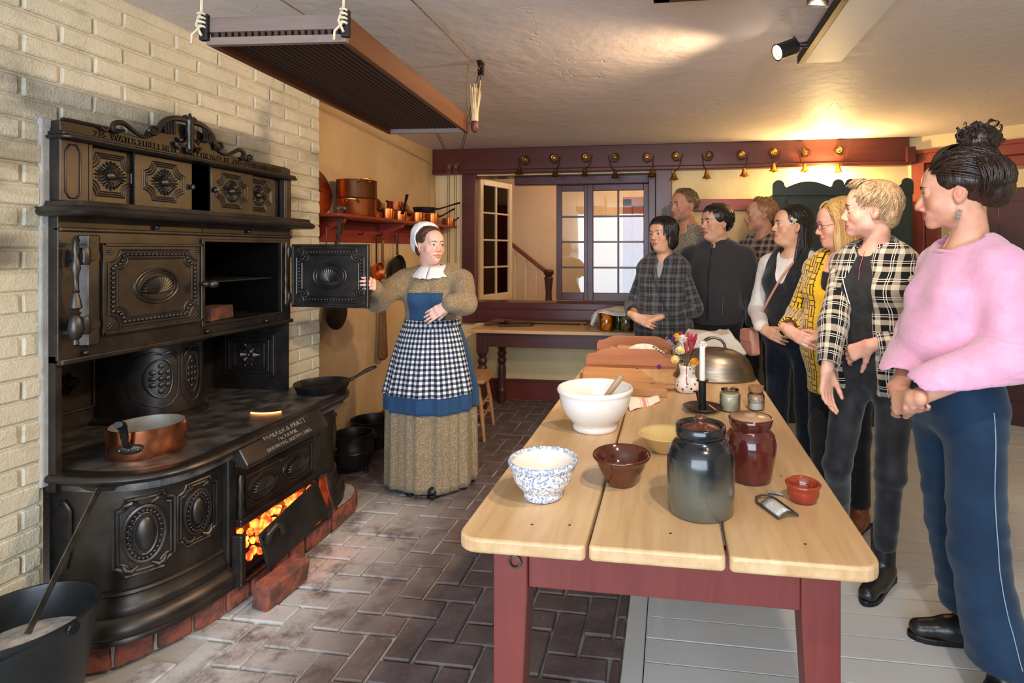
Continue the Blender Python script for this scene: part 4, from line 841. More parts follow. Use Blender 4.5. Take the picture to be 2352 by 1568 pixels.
SPAN = [(888,.052,.080,'small copper saucepan next to the big stockpots',-100,(.10,.0)),(917,.056,.075,'copper saucepan whose dark handle stands up, third along the shelf',-40,(.09,.12)),(957,.056,.085,'copper saucepan left of the black skillet stack',-130,(.11,.0)),(992,.060,.095,'copper saucepan under the black skillets',30,(.14,.05)),(1030,.062,.075,'low copper saucepan at the far right end of the shelf',60,(.07,.02))]
for (px, r, h, lab, a, (Lh, up)) in SPAN:
    p = at_x(px, 500, -2.10); p.z = ST; pan('copper_saucepan', lab, 'saucepan', p, r, h, M_COPPERD, hnd_iron(Lh, up), math.radians(a), 'copper saucepans on the red shelf')
p4 = at_x(957,500,-2.10); p5 = at_x(992,500,-2.10); p3 = at_x(917,500,-2.10)
pan('black_skillet', 'black skillet balanced on top of the copper saucepans', 'skillet', ((p4.x+p5.x)/2, (p4.y+p5.y)/2, ST+.097), .088, .042, M_CIRON, hnd_iron(.20,.05), math.radians(28), None, M_TIN, .012)
pan('copper_saucepan', 'copper saucepan stacked on the third one along the shelf', 'saucepan', (p3.x-.01, p3.y-.05, ST+.081), .058, .065, pm('dull_copper', rgb(140,74,48), rgb(160,92,62), 8, .42, 1.0), hnd_iron(.05,.01), math.radians(150), 'copper saucepans on the red shelf')
def lid(label, loc, r, tilt, rz, mat):
    o = thing('copper_pan_lid', label, 'pot lid', loc, rz, 'lids leaning on the wall'); M = RX(tilt)
    MB().lathe([(r,0),(r,.004),(r*.8,.010),(.01,.014),(.002,.014)],32,M,close=False).build('lid_disc', mat, o, smooth=True)
    MB().tube([M @ Vector(p) for p in ((-.03,0,.012),(-.025,0,.035),(.025,0,.035),(.03,0,.012))], .004, 6).build('lid_handle', M_BRASS, o, smooth=True)
lid('big dark copper lid leaning at the far left end of the shelf', (-2.235, 3.33, ST+.150), .15, math.radians(80), math.radians(90), M_COPPERD)
lid('copper lid leaning behind the small saucepans', (-2.215, 4.06, ST+.085), .085, math.radians(78), math.radians(90), M_COPPERD)
lid('copper lid leaning behind the black skillets', (-2.24, 4.58, ST+.09), .09, math.radians(78), math.radians(90), M_COPPERD)
# utensils hung from the pegs
def hang(name, label, cat, y, z): return thing(name, label, cat, (-2.215, y, z))
o = hang('hanging_skillet', 'black skillet hanging on the wall behind the cook', 'skillet', 4.36, 1.54)
MB().tube([(0,0,0),(0,0,-.10),(.002,0,-.16)], [.010,.008,.011], 8, flat=1.5).build('handle', M_CIRON, o, smooth=True)
MB().lathe([(.11,0),(.125,.03),(.121,.03),(.106,.006),(.002,.006)],32,TR(-.01,0,-.28) @ RY(PI/2),close=False).build('pan_body', M_CIRON, o, smooth=True)
o = hang('hearth_broom', 'straw hearth broom with woven binding hanging on the wall beside the oven door', 'broom', 4.125, 1.54)
MB().tube([(0,0,0),(.012,0,-.03),(0,0,-.05)], .003, 6).tube([(0,0,-.04),(0,0,-.25)], [.010,.013], 10).build('handle', wood('broom_handle', rgb(120,74,40), rgb(150,98,56), 2), o, smooth=True)
MB().lathe([(.014,-.25),(.024,-.27),(.026,-.36),(.022,-.375)],14).build('woven_binding', pm('straw_binding', rgb(186,150,92), rgb(90,62,34), 40, .8, bump=.6, bscale=90, sharp=(.45,.55)), o, smooth=True)
MB().lathe([(.02,-.37),(.03,-.42),(.035,-.6),(.05,-.85),(.055,-.95),(.03,-.97),(.002,-.97)],18,Matrix.Diagonal((.6,1,1,1))).build('bristles', pm('straw', rgb(132,92,50), rgb(96,64,34), 12, .85, stretch=(8,8,.4), bump=.8), o, smooth=True)
o = hang('hanging_griddle', 'round black griddle hanging low behind the open oven door', 'griddle', 3.50, 1.10)
MB().lathe([(.115,0),(.12,.012),(.112,.016),(.002,.012)],32,TR(0,0,-.09) @ RY(PI/2)).tube([(0,0,.02),(0,0,.16),(0,0,.36)],.006,6).build('griddle_disc', M_CIRON, o, smooth=True)
o = hang('copper_ladle_pan', 'small copper pan hanging on the wall behind the cook sleeve', 'pan', 4.03, 1.54)
MB().tube([(0,0,0),(0,0,-.22)],.006,6).build('handle', M_IRONB, o); MB().lathe([(.055,0),(.07,.04),(.066,.04),(.05,.006),(.002,.006)],24,TR(-.01,0,-.28) @ RY(PI/2),close=False).build('bowl', M_COPPERD, o, smooth=True)
o = hang('spring_toaster', 'wire toasting fork with coiled spring handle hanging by the chimney edge', 'toasting fork', 3.30, 1.66)
m = MB().tube([(.17+.010*math.cos(a), -.06+.12*a/44, .03+.010*math.sin(a)) for a in [j*.55 for j in range(80)]], .003, 5); m.build('spring_grip', M_STEEL, o, smooth=True)
MB().tube([(.17,-.06,.02),(.10,-.06,-.1),(.10,-.05,-.25)],.004,6).bar((.17,0,.02),(.12,0,-.26),.022,.004,up=(0,1,0)).tube([(.17,.06,.02),(.10,.06,-.25)],.003,6).build('tine', M_STEEL, o)['kind'] = 'stuff'
# pots on the floor by the wall
def kettle(label, x, y, r, h):
    o = thing('iron_pot', label, 'pot', (x, y, 0))
    MB().lathe([(r*.5,.03),(r*.85,.05),(r,.11),(r*1.0,h*.72),(r*.93,h*.82),(r*1.02,h),(r*.97,h),(r*.88,h*.82),(r*.9,.12),(.002,.06)],36,close=False).build('pot_body', M_CIRON, o, smooth=True, fix=False)
    MB().lathe([(r*1.0,h*.55),(r*1.03,h*.57),(r*1.0,h*.60)],36,close=False).build('pot_band', M_CIRON, o, smooth=True)
    for k in range(3): MB().tube([(r*.7*math.cos(k*2.1),r*.7*math.sin(k*2.1),.06),(r*.78*math.cos(k*2.1),r*.78*math.sin(k*2.1),0)],[.016,.010],8).build('foot', M_CIRON, o, smooth=True)
    MB().tube([(r*1.02*math.cos(a),r*1.02*math.sin(a),h*.9 - .03*abs(math.cos(a))) for a in [j*PI/16+.8 for j in range(17)]],.005,6).build('bail_handle', M_CIRON, o, smooth=True)
kettle('large black iron pot on the floor between the range and the cook', -2.02, 3.38, .125, .25)
kettle('shallow black iron pot on the floor behind the large one', -2.08, 3.72, .14, .24)
# ------------------------------------------------------------------ green cupboard with lamp on top
M_GREEN = pm('dark_green_paint', rgb(30,42,36), rgb(38,52,44), 5, .42, bump=.12, bscale=30)
cu = thing('green_cupboard', 'tall dark green painted cupboard with rounded crest corners against the back wall', 'cupboard', (.838, 4.86, 0))
Wc = 1.09; Dc = .37
MB().box(0, Wc, .02, Dc, 0, 1.885).build('carcass', M_GREEN, cu, bevel=.004)
MB().box(-.03, Wc+.03, -.01, Dc, 0, .10).build('plinth', M_GREEN, cu, bevel=.006)
def ear_arch(x0, x1):
    w_ = x1 - x0; pts = [(x0,1.87)]; r = .048
    for j in range(9): a = PI - PI*j/8; pts.append((x0 + r + r*math.cos(a), 1.955 + r*math.sin(a)))
    for j in range(9): t_ = j/8; pts.append((x0 + 2*r + .012 + (w_-4*r-.024)*t_, 1.94 + .05*math.sin(PI*t_)))
    for j in range(9): a = PI - PI*j/8; pts.append((x1 - r + r*math.cos(a), 1.955 + r*math.sin(a)))
    return pts + [(x1,1.87)]
F2 = Matrix(((1,0,0,0),(0,0,-1,.02),(0,1,0,0),(0,0,0,1)))
for x0, x1 in ((0, .565), (.525, Wc)):
    MB().prism(ear_arch(x0 if x0 == 0 else .565, x1), 0, .02, F2).build('crest', M_GREEN, cu, bevel=.004)
for x0, x1 in ((.115, .50), (.59, .975)):
    d = MB().box(x0, x1, -.004, .02, .14, 1.85).build('door', M_GREEN, cu, bevel=.004)
    MB().box(x0+.045, x1-.045, -.008, -.003, .20, .95).build('door_panel', M_GREEN, d, bevel=.004); MB().box(x0+.045, x1-.045, -.008, -.003, 1.05, 1.79).build('door_panel', M_GREEN, d, bevel=.004)
    MB().ball(((x1-.02) if x0 < .3 else (x0+.02), -.02, 1.0), .014, nu=10, nv=8).build('door_knob', M_BRASSD, d, smooth=True)
for x in (.0, .50, .975): MB().box(x, x+.09 if x else .10, -.002, .02, .10, 1.87).build('stile', M_GREEN, cu, bevel=.004)
lm = thing('uplight_lamp', 'small glowing lamp hidden behind the crest on top of the green cupboard', 'lamp', (1.30, 5.09, 1.886))
MB().lathe([(.04,0),(.045,.01),(.018,.02),(.015,.05)],16).build('lamp_base', M_IRONB, lm, smooth=True)
MB().lathe([(.012,.05),(.028,.075),(.03,.095),(.018,.12),(.002,.125)],16).build('bulb', glow('bulb_glow', (1.0,0.72,0.34,1), 60.0), lm, smooth=True)
bx = tag(MB().box(-.04,.04,-.05,.05,0,.085).build('wooden_box', wood('box_wood', rgb(150,104,60), rgb(120,80,44), 0), bevel=.003, loc=(1.05, 5.0, 1.886)), 'small wooden box standing on top of the green cupboard', 'box')
# ------------------------------------------------------------------ back table and what lies on it
M_TOP = wood('back_table_top', rgb(188,150,106), rgb(206,170,126), 0, 9, .4, dirt=rgb(150,112,74)); M_LEGP = pm('plum_paint', rgb(66,36,36), rgb(78,44,42), 6, .42, bump=.1)
bt = thing('back_table', 'long pine topped table with dark turned legs under the interior window', 'table', (-1.72, 4.66, 0))
MB().box(0, 1.52, 0, .55, .712, .742).build('tabletop', M_TOP, bt, bevel=.006)
MB().box(.06, 1.46, .045, .07, .59, .71).build('apron', M_LEGP, bt, bevel=.003); MB().box(.06, .085, .07, .50, .59, .71).build('apron', M_LEGP, bt, bevel=.003); MB().box(.06,1.46,.48,.505,.59,.71).build('apron', M_LEGP, bt, bevel=.003)
TL = [(.028,0),(.036,.02),(.034,.10),(.040,.115),(.030,.13),(.030,.16),(.037,.25),(.038,.33),(.028,.36),(.040,.385),(.042,.405),(.028,.425),(.041,.45),(.042,.47),(.028,.49),(.038,.51),(.045,.53)]
for (x, y) in ((.10,.085),(1.42,.085),(.16,.46),(1.42,.46)):
    l = MB().lathe(TL, 20, TR(x,y,0)).build('leg', M_LEGP, bt, smooth=True); MB().box(x-.042,x+.042,y-.042,y+.042,.53,.711).build('leg_block', M_LEGP, l, bevel=.003)
wb_ = tag(MB().box(-.42,.42,-.06,.06,.012,.03).box(-.40,-.37,-.05,.05,0,.012).box(.37,.40,-.05,.05,0,.012).tube([(.40,-.06,.021),(.43,-.05,.021),(.43,.05,.021),(.40,.06,.021)],.007,6).build('washboard', wood('old_washboard', rgb(92,64,42), rgb(116,84,56), 0, 10, .6), loc=(-1.18,5.13,.742), bevel=.002), 'long weathered wooden board lying flat at the back of the window table', 'board')
pd = thing('wooden_paddles', 'dark worn wooden paddle lying on the left end of the window table', 'paddle', (-1.50, 4.92, .743), .25)
MB().prism([(-.02,-.07),(.26,-.07),(.29,-.02),(.27,.06),(0,.07)],0,.022).build('blade', M_SLAT, pd, bevel=.004); MB().tube([(0,0,.03),(-.08,-.05,.03),(-.15,-.06,.018)],[.016,.014,.012],8).build('grip', M_SLAT, pd, smooth=True)
p2_ = thing('wooden_paddles', 'smaller brown wooden slab stacked on the dark paddle', 'paddle', (-1.55, 4.93, .782), -.1); MB().box(-.03,.11,-.06,.06,0,.016).build('blade', wood('paddle_wood', rgb(110,76,44), rgb(88,58,34), 0), p2_, bevel=.004); MB().tube([(.10,-.05,.008),(.17,-.09,.004)],[.014,.010],8).build('grip', M_SLAT, p2_, smooth=True)
def preserve(label, x, y, r, h, mat):
    o = thing('preserve_jar', label, 'jar', (x, y, .7425), 0, 'preserve jars under the striped cloth')
    MB().lathe([(r*.9,.004),(r*.97,.012),(r*.97,h*.9),(.002,h*.9)],26,close=False).build('preserves', mat, o, smooth=True); MB().lathe([(r*.92,0),(r,.01),(r,h*.86),(r*.85,h*.93),(r*.85,h),(r*.80,h),(r*.80,h*.93)],26,close=False).build('glass', M_GLASS, o, smooth=True)
    MB().lathe([(r*.86,h*.94),(r*.88,h*1.02),(.002,h*1.03)],24).build('lid', M_TIN, o, smooth=True)
def blobs(name, c1, c2, sc):
    t = NT(name); vo = t.n('ShaderNodeTexVoronoi', {'Vector': t.coord('Object'), 'Scale': sc}); t.bump(t.math('SUBTRACT', 1.0, vo.outputs[0]), .6, .01); return t.fin(t.mix(t.smooth(vo.outputs[0], .25, .7), c1, c2), .25)
preserve('glass jar of orange sliced carrots under the striped cloth', -.535, 4.80, .062, .155, blobs('carrot_slices', rgb(246,150,20), rgb(196,92,10), 34))
preserve('glass jar of green pickles behind the carrot jar', -.44, 4.93, .06, .155, blobs('pickles', rgb(128,112,36), rgb(74,70,24), 26))
preserve('glass jar of pale olive vegetables beside the plaid sleeve', -.37, 4.80, .062, .15, blobs('olives', rgb(140,124,84), rgb(88,80,52), 34))
def cloth(name, fn, nu, nv, mat, parent=None, thick=.003):
    vs = [fn(i/nu, j/nv) for j in range(nv+1) for i in range(nu+1)]; fs = [(j*(nu+1)+i, j*(nu+1)+i+1, (j+1)*(nu+1)+i+1, (j+1)*(nu+1)+i) for j in range(nv) for i in range(nu)]
    m = MB().add(vs, fs); o = m.build(name, mat, parent, smooth='all', fix=False); uv = o.data.uv_layers.new(name='uv')
    for p in o.data.polygons:
        for li in p.loop_indices: vi = o.data.loops[li].vertex_index; uv.data[li].uv = ((vi % (nu+1))/nu, (vi // (nu+1))/nv)
    md = o.modifiers.new('solid', 'SOLIDIFY'); md.thickness = thick; return o
def striped(name, base, stripe, lines, axis=0):
    t = NT(name); u = t.sep(t.coord('UV'))[axis]; f = None
    for (a, b) in lines:
        g_ = t.math('MULTIPLY', t.math('GREATER_THAN', u, a), t.math('LESS_THAN', u, b)); f = g_ if f is None else t.math('MAXIMUM', f, g_)
    t.bump(t.noise(t.coord('Object'), 300, 2), .15, .002); return t.fin(t.mix(t.math('MULTIPLY', f, .8), base, stripe), .85, 0, .2, sheen=.2)
M_LINEN = striped('striped_linen', rgb(226,218,206), rgb(196,120,110), [(.12,.16),(.19,.205),(.8,.84),(.87,.885)])
def jc(u, v):
    x = -.66 + .46*u; y = 4.66 + .40*v; top = .912 + .012*math.sin(9*u+4*v)
    e = max(0, (.16-u)/.16, (u-.9)/.1*.6, (.12-v)/.12*.35); return Vector((x + .03*math.sin(7*v), y, top - .10*e**1.5*(1+.3*math.sin(20*v))))
tag(cloth('striped_cloth', jc, 30, 24, M_LINEN), 'white cloth with faint red stripes draped over the preserve jars', 'cloth')
# windsor style chair behind the cook
ch = thing('wooden_chair', 'plain light wooden chair with splayed legs behind the cook', 'chair', (-1.59, 4.22, 0), PI/2 + .15)
M_CHAIR = wood('chair_wood', rgb(158,118,80), rgb(180,140,98), 0, 10, .45)
seat = [(-.21,-.19),(-.1,-.215),(.1,-.215),(.20,-.19),(.225,-.1),(.21,.12),(.14,.19),(-.14,.19),(-.21,.12),(-.225,-.1)]
MB().prism(seat, .425, .455).build('seat', M_CHAIR, ch, bevel=.010)
for sx in (-1,1):
    for sy in (-1,1): MB().tube([(sx*.16,sy*.14,.425),(sx*.19,sy*.17,.22),(sx*.215,sy*.195,0)],[.013,.018,.012],10).build('leg', M_CHAIR, ch, smooth=True)
    for z in (.12,.20): MB().tube([(sx*(.205-z*.1),-.18+z*.08,z),(sx*(.205-z*.1),.18-z*.08,z)],.009,8).build('stretcher', M_CHAIR, ch, smooth=True)
for sy, z in ((-1,.16),(-1,.26),(1,.2)): MB().tube([(-.20,sy*.17,z),(.20,sy*.17,z)],.009,8).build('stretcher', M_CHAIR, ch, smooth=True)
MB().box(-.20,.20,.15,.17,.80,.88).build('crest_rail', M_CHAIR, ch, bevel=.008)
for x in (-.18,-.09,0,.09,.18): MB().tube([(x*.9,.15,.45),(x,.165,.82)],.009,8).build('spindle', M_CHAIR, ch, smooth=True)
# ------------------------------------------------------------------ the long kitchen table
TZ = .76; TY0, TY1 = 1.245, 3.79
M_PINE = wood('scrubbed_pine', rgb(186,148,104), rgb(214,182,140), 1, 9, .36, .10, .05, dirt=rgb(188,142,90))
M_TRED = wood('table_red', rgb(112,50,46), rgb(124,60,54), 2, 8, .45, .08, 0)
tb = thing('kitchen_table', 'long kitchen table with three scrubbed pine planks on red painted legs', 'table', (-.025, 2.5, 0))
def tp(name, mb, mat, parent=None, **k):
    o = mb.build(name, mat, parent or tb, **k)
    if parent is None: o.location = (.025, -2.5, 0)
    return o
def rr(x0, x1, y0, y1, rl, rright):
    pts = []
    for cx, cy, a0, r in ((x1-rright, y0+rright, -90, rright), (x1-rright, y1-rright, 0, rright), (x0+rl, y1-rl, 90, rl), (x0+rl, y0+rl, 180, rl)):
        for k in range(6): a = math.radians(a0 + 18*k); pts.append((cx + r*math.cos(a), cy + r*math.sin(a)))
    return pts
for (x0, x1, a, b, y0) in ((-.492,-.1885,.05,.012,TY0),(-.1815,.1185,.012,.012,TY0+.004),(.1265,.442,.012,.05,TY0+.003)): tp('tabletop_plank', MB().prism(rr(x0,x1,y0,TY1,a,b), TZ-.034, TZ), M_PINE, bevel=.007, seg=3)
for (x, y) in ((-.33,1.33),(-.24,1.34),(.0,1.335),(.30,1.33),(-.05,2.3),(.32,1.72)): tp('nail_head', MB().lathe([(.0034,TZ-.001),(.0034,TZ+.0004),(.001,TZ+.0004)],8,TR(x,y,0)), M_IRONB)
for (x, y) in ((-.385,1.375),(.335,1.375),(-.385,3.66),(.335,3.66)):
    sx = 1 if x < 0 else -1; h = .0425; m = MB(); ins = .03
    sec = [(TZ-.034, 0, 0), (.60, 0, 0), (.585, 0, 0), (.0, ins, ins)]
    vs = []; sy = 1 if y < 2 else -1
    for (z, ix, iy) in sec:
        xa, xb = x - h, x + h; ya, yb = y - h, y + h
        if sx > 0: xb -= ix
        else: xa += ix
        if sy > 0: yb -= iy
        else: ya += iy
        vs += [(xa,ya,z),(xb,ya,z),(xb,yb,z),(xa,yb,z)]
    fs = [(0,3,2,1),(12,13,14,15)] + [(4*i+k, 4*i+(k+1)%4, 4*i+4+(k+1)%4, 4*i+4+k) for i in range(3) for k in range(4)]
    tp('leg', m.add(vs, fs), M_TRED, bevel=.004)
tp('apron', MB().box(-.3425,.2925,1.345,1.37,.60,TZ-.035), M_TRED, bevel=.002); tp('apron', MB().box(-.3425,.2925,3.665,3.69,.60,TZ-.035), M_TRED, bevel=.002)
tp('apron', MB().box(-.415,-.39,1.4175,3.6175,.60,TZ-.035), M_TRED, bevel=.002); tp('apron', MB().box(.34,.365,1.4175,3.6175,.60,TZ-.035), M_TRED, bevel=.002)
tp('ring_pull', MB().tube([(-.372+.014*math.cos(a),1.328,.668+.014*math.sin(a)) for a in [k*PI/8 for k in range(16)]],.003,6,closed=True), M_STEEL, smooth=True)
# ------------------------------------------------------------------ crockery
def glaze(name, c1, c2=None, scale=5, rough=.12, sharp=(.4,.6), spec=.5, bump=.03): return pm(name, c1, c2, scale, rough, 0, bump, 12, spec=spec, coat=.25, sharp=sharp)
def bowl(name, label, cat, loc, prof, mat, inner=None, n=56):
    o = thing(name, label, cat, (loc[0], loc[1], TZ + .0005)); MB().lathe(prof, n, close=False).build('bowl_body', mat, o, smooth='all', fix=False)
    return o
M_WCER = glaze('white_glaze', rgb(236,232,226), rgb(228,222,214))
o = bowl('mixing_bowl', 'large white glazed mixing bowl with a wooden spoon in it', 'bowl', (-.277,2.085), [(.002,.004),(.074,.003),(.080,0),(.083,.004),(.083,.016),(.080,.022),(.092,.034),(.113,.060),(.128,.095),(.134,.128),(.1345,.134),(.140,.140),(.142,.148),(.138,.155),(.132,.154),(.127,.140),(.120,.095),(.104,.060),(.07,.03),(.002,.022)], M_WCER)
sp2 = tag(MB().tube([(-.295,2.06,TZ+.04),(-.235,2.075,TZ+.12),(-.178,2.09,TZ+.196)],[.008,.010,.013],12,flat=.75).ball((-.30,2.058,TZ+.036),(.026,.018,.010),nu=14,nv=8).build('wooden_spoon', wood('spoon_wood', rgb(176,146,112), rgb(150,120,88), 0), smooth=True), 'wooden spoon leaning in the white mixing bowl', 'spoon')
t = NT('spongeware'); v = t.coord('Object'); n1 = t.noise(v, 150, 3, .6); zz = t.sep(v)[2]
f = t.smooth(n1, .50, .56); rimf = t.math('ADD', t.smooth(zz, .088, .100), t.smooth(zz, .012, .006), clamp=True); f2 = t.smooth(n1, .44, .54); ins = t.smooth(t.n('ShaderNodeVectorMath', {0: t.n('ShaderNodeNewGeometry').outputs['Normal'], 1: t.n('ShaderNodeVectorMath', {0: v, 1: (1,1,0)}, operation='MULTIPLY').outputs[0]}, operation='DOT_PRODUCT').outputs[1], -.001, .001)
msk = t.math('ADD', t.math('MULTIPLY', f, ins), t.math('MULTIPLY', f2, rimf), clamp=True)
M_SPONGE = t.fin(t.mix(t.math('MULTIPLY', msk, .80), rgb(228,222,212), rgb(78,114,166)), .14, 0, .5, .25)
bowl('sponge_bowl', 'white bowl with blue sponged speckles at the near left table corner', 'bowl', (-.338,1.487), [(.002,.003),(.044,.003),(.048,0),(.052,.003),(.053,.012),(.050,.018),(.062,.028),(.078,.050),(.085,.074),(.087,.088),(.093,.092),(.0945,.099),(.091,.1045),(.085,.103),(.081,.088),(.077,.068),(.062,.036),(.04,.020),(.002,.014)], M_SPONGE)
M_BROWNG = pm('brown_glaze', rgb(68,30,18), rgb(88,42,26), 5, .10, 0, coat=.4)
bowl('brown_bowl', 'shiny dark brown glazed bowl between the speckled bowl and the grey crock', 'bowl', (-.137,1.602), [(.002,.002),(.034,.002),(.038,0),(.041,.004),(.055,.030),(.068,.055),(.075,.072),(.081,.076),(.083,.081),(.080,.086),(.075,.083),(.064,.055),(.045,.022),(.002,.010)], M_BROWNG)
bowl('yellow_bowl', 'shallow cream yellow bowl half hidden behind the grey crock', 'bowl', (-.018,1.885), [(.002,.003),(.038,.003),(.042,0),(.044,.006),(.060,.025),(.074,.046),(.087,.056),(.090,.059),(.087,.061),(.072,.051),(.055,.025),(.03,.012),(.002,.010)], glaze('yellow_glaze', rgb(212,182,122), rgb(202,170,106)))
t = NT('grey_salt_glaze'); v = t.coord('Object'); zz = t.sep(v)[2]; n1 = t.noise(t.coord('Object', (1,1,.6)), 9, 4)
f = t.smooth(t.math('MULTIPLY_ADD', n1, .16, zz), .15, .22); M_GREYG = t.fin(t.mix(f, t.mix(n1, rgb(80,79,70), rgb(104,102,90)), rgb(30,33,36)), t.math('MULTIPLY_ADD', n1, .1, .14), .25, .5, .4)
cr_ = thing('stoneware_crock', 'grey green glazed stoneware crock with brown lid at the front of the table', 'crock', (.076,1.470,TZ+.0005))
MB().lathe([(.002,.002),(.078,0),(.082,.004),(.084,.04),(.086,.10),(.085,.135),(.079,.160),(.066,.176),(.056,.182),(.055,.187),(.062,.190),(.064,.198),(.0635,.214),(.060,.218),(.054,.214),(.052,.198),(.046,.17),(.07,.12),(.07,.02),(.002,.012)],64,close=False).build('crock_body', M_GREYG, cr_, smooth='all', fix=False)
M_LIDB = pm('brown_lid_glaze', rgb(74,34,26), rgb(96,50,38), 9, .2, 0, coat=.3)
lidp = MB().lathe([(.002,.200),(.052,.200),(.053,.206),(.046,.212),(.020,.218),(.012,.221),(.010,.226),(.014,.230),(.0155,.235),(.012,.240),(.002,.242)],40,close=False).build('lid', M_LIDB, cr_, smooth='all', fix=False)
M_OXG = pm('oxblood_glaze', rgb(74,26,22), rgb(92,38,32), 7, .14, 0, coat=.4)
c2 = thing('brown_crock', 'reddish brown lidded crock behind the grey one', 'crock', (.229,1.688,TZ+.0005))
MB().lathe([(.002,.002),(.054,0),(.058,.004),(.060,.02),(.066,.05),(.072,.085),(.0725,.105),(.067,.130),(.056,.143),(.054,.147),(.056,.150),(.060,.160),(.063,.176),(.060,.180),(.056,.176),(.05,.15),(.06,.10),(.05,.01),(.002,.01)],56,close=False).build('crock_body', M_OXG, c2, smooth='all', fix=False)
MB().lathe([(.002,.170),(.057,.171),(.058,.176),(.054,.180),(.024,.183),(.018,.185),(.016,.189),(.002,.190)],40,close=False).build('lid', pm('tan_lid', rgb(176,138,108), rgb(156,116,88), 8, .3, 0, coat=.2), c2, smooth='all', fix=False)
rc = bowl('terracotta_cup', 'small terracotta cup with a nutmeg beside the grater', 'cup', (.346,1.56), [(.002,.002),(.026,.001),(.030,0),(.034,.006),(.040,.018),(.041,.030),(.040,.038),(.0445,.042),(.0455,.047),(.043,.050),(.039,.047),(.036,.030),(.028,.012),(.002,.008)], glaze('terracotta_glaze', rgb(150,58,36), rgb(136,48,30)))
for i, (x, y) in enumerate(((.338,1.557),(.356,1.566))): tag(MB().ball((x,y,TZ+.019),(.011,.009,.009),nu=12,nv=8).build('nutmeg', pm('nutmeg', rgb(176,140,110), rgb(150,112,84), 30, .7), smooth=True), ['pale nutmeg at the left inside the terracotta cup', 'pale nutmeg at the right inside the terracotta cup'][i], 'nutmeg')
tag(MB().tube([(.300,1.578,TZ+.003),(.262,1.590,TZ+.003)],[.004,.007],8,flat=.4).build('small_spoon', M_STEEL, smooth=True), 'tip of a small steel spoon beside the terracotta cup', 'spoon')
# grater
gr = thing('hand_grater', 'small curved steel grater lying in front of the terracotta cup', 'grater', (.268,1.492,TZ+.001), math.radians(24))
t = NT('punched_steel'); v = t.coord('Object', (230,230,230)); ck = t.n('ShaderNodeTexVoronoi', {'Vector': v, 'Scale': 1.0, 'Randomness': 0.15}); t.bump(t.math('SUBTRACT', 1.0, ck.outputs[0]), 1.0, .004); M_GRATE = t.fin(rgb(226,225,222), .4, .45)
cloth('grating_plate', lambda u, v: Vector((-.026 + .052*u, -.042 + .074*v, .003 + .014*math.sin(PI*u))), 14, 4, M_GRATE, gr, .001)
MB().tube([(-.028,-.046,.004),(-.030,.045,.004),(-.020,.064,.008),(0,.070,.009),(.020,.064,.008),(.030,.045,.004),(.028,-.046,.004)],.0032,6).tube([(-.028,-.046,.004),(-.014,-.046,.012),(0,-.046,.016),(.014,-.046,.012),(.028,-.046,.004)],.0028,6).tube([(-.029,.034,.004),(0,.034,.018),(.029,.034,.004)],.0026,6).build('wire_frame', M_STEEL, gr, smooth=True)
# candlestick
cs = thing('candlestick', 'dark tin candlestick with saucer base and white candle', 'candlestick', (.130,2.38,TZ+.0005))
M_PEWT = pm('dark_pewter', rgb(70,66,62), rgb(98,94,88), 12, .34, .9)
MB().lathe([(.002,.002),(.05,.002),(.066,.010),(.078,.016),(.080,.019),(.077,.020),(.064,.014),(.048,.006),(.002,.006)],44,close=False).build('saucer', M_PEWT, cs, smooth='all', fix=False)
MB().lathe([(.016,.006),(.0155,.03),(.0155,.118),(.024,.121),(.025,.124),(.012,.125)],24).build('stem', M_IRONB, cs, smooth=True)
MB().tube([(-.016,0,.075),(-.034,-.003,.078),(-.036,0,.074)],.003,6).build('slide_knob', M_IRONB, cs, smooth=True)
MB().lathe([(.0125,.118),(.0122,.18),(.0115,.26),(.0095,.266),(.002,.262)],24).build('candle', pm('candle_wax', rgb(238,232,220), rgb(230,222,206), 10, .35), cs, smooth=True); MB().tube([(0,0,.26),(.001,0,.270)],.0012,5).build('wick', M_IRONB, cs)
tag(MB().tube([(.155,2.36,TZ+.03),(.188,2.335,TZ+.012)],.003,6).build('matchstick', wood('match_wood', rgb(196,140,84), rgb(180,120,70), 0)), 'wooden match leaning on the candlestick saucer', 'match')
# vase with dried flowers
va = thing('flower_vase', 'small white painted vase holding the dried flowers', 'vase', (.078,2.69,TZ+.0005))
t = NT('painted_vase'); v = t.coord('Object'); ck = t.n('ShaderNodeTexVoronoi', {'Vector': v, 'Scale': 52.0}); pick = t.sep(ck.outputs['Color']); spot = t.smooth(ck.outputs[0], .36, .30); on = t.math('GREATER_THAN', pick[0], .42)
cc = t.ramp(pick[1], [(0,rgb(186,40,48)),(.35,rgb(96,24,62)),(.6,rgb(206,96,40)),(.8,rgb(120,140,60))], 'CONSTANT'); sx = t.math('ABSOLUTE', t.math('SUBTRACT', t.sep(v)[0], -.004)); zz = t.sep(v)[2]
st_ = t.math('MULTIPLY', t.math('LESS_THAN', sx, .0022), t.math('GREATER_THAN', zz, .03))
M_VASE = t.fin(t.mix(st_, t.mix(t.math('MULTIPLY', spot, on), rgb(236,228,218), cc), rgb(176,48,54)), .18, 0, .5, .3)
MB().lathe([(.002,.002),(.044,0),(.050,.004),(.056,.018),(.057,.035),(.050,.055),(.038,.072),(.034,.085),(.036,.105),(.042,.124),(.041,.126),(.033,.105),(.03,.085),(.03,.03),(.002,.02)],36,close=False).build('vase_body', M_VASE, va, smooth='all', fix=False)
FB = Vector((.078,2.69,TZ+.10))
M_STEM = pm('dry_stem', rgb(118,104,76), rgb(92,84,62), 30, .9)
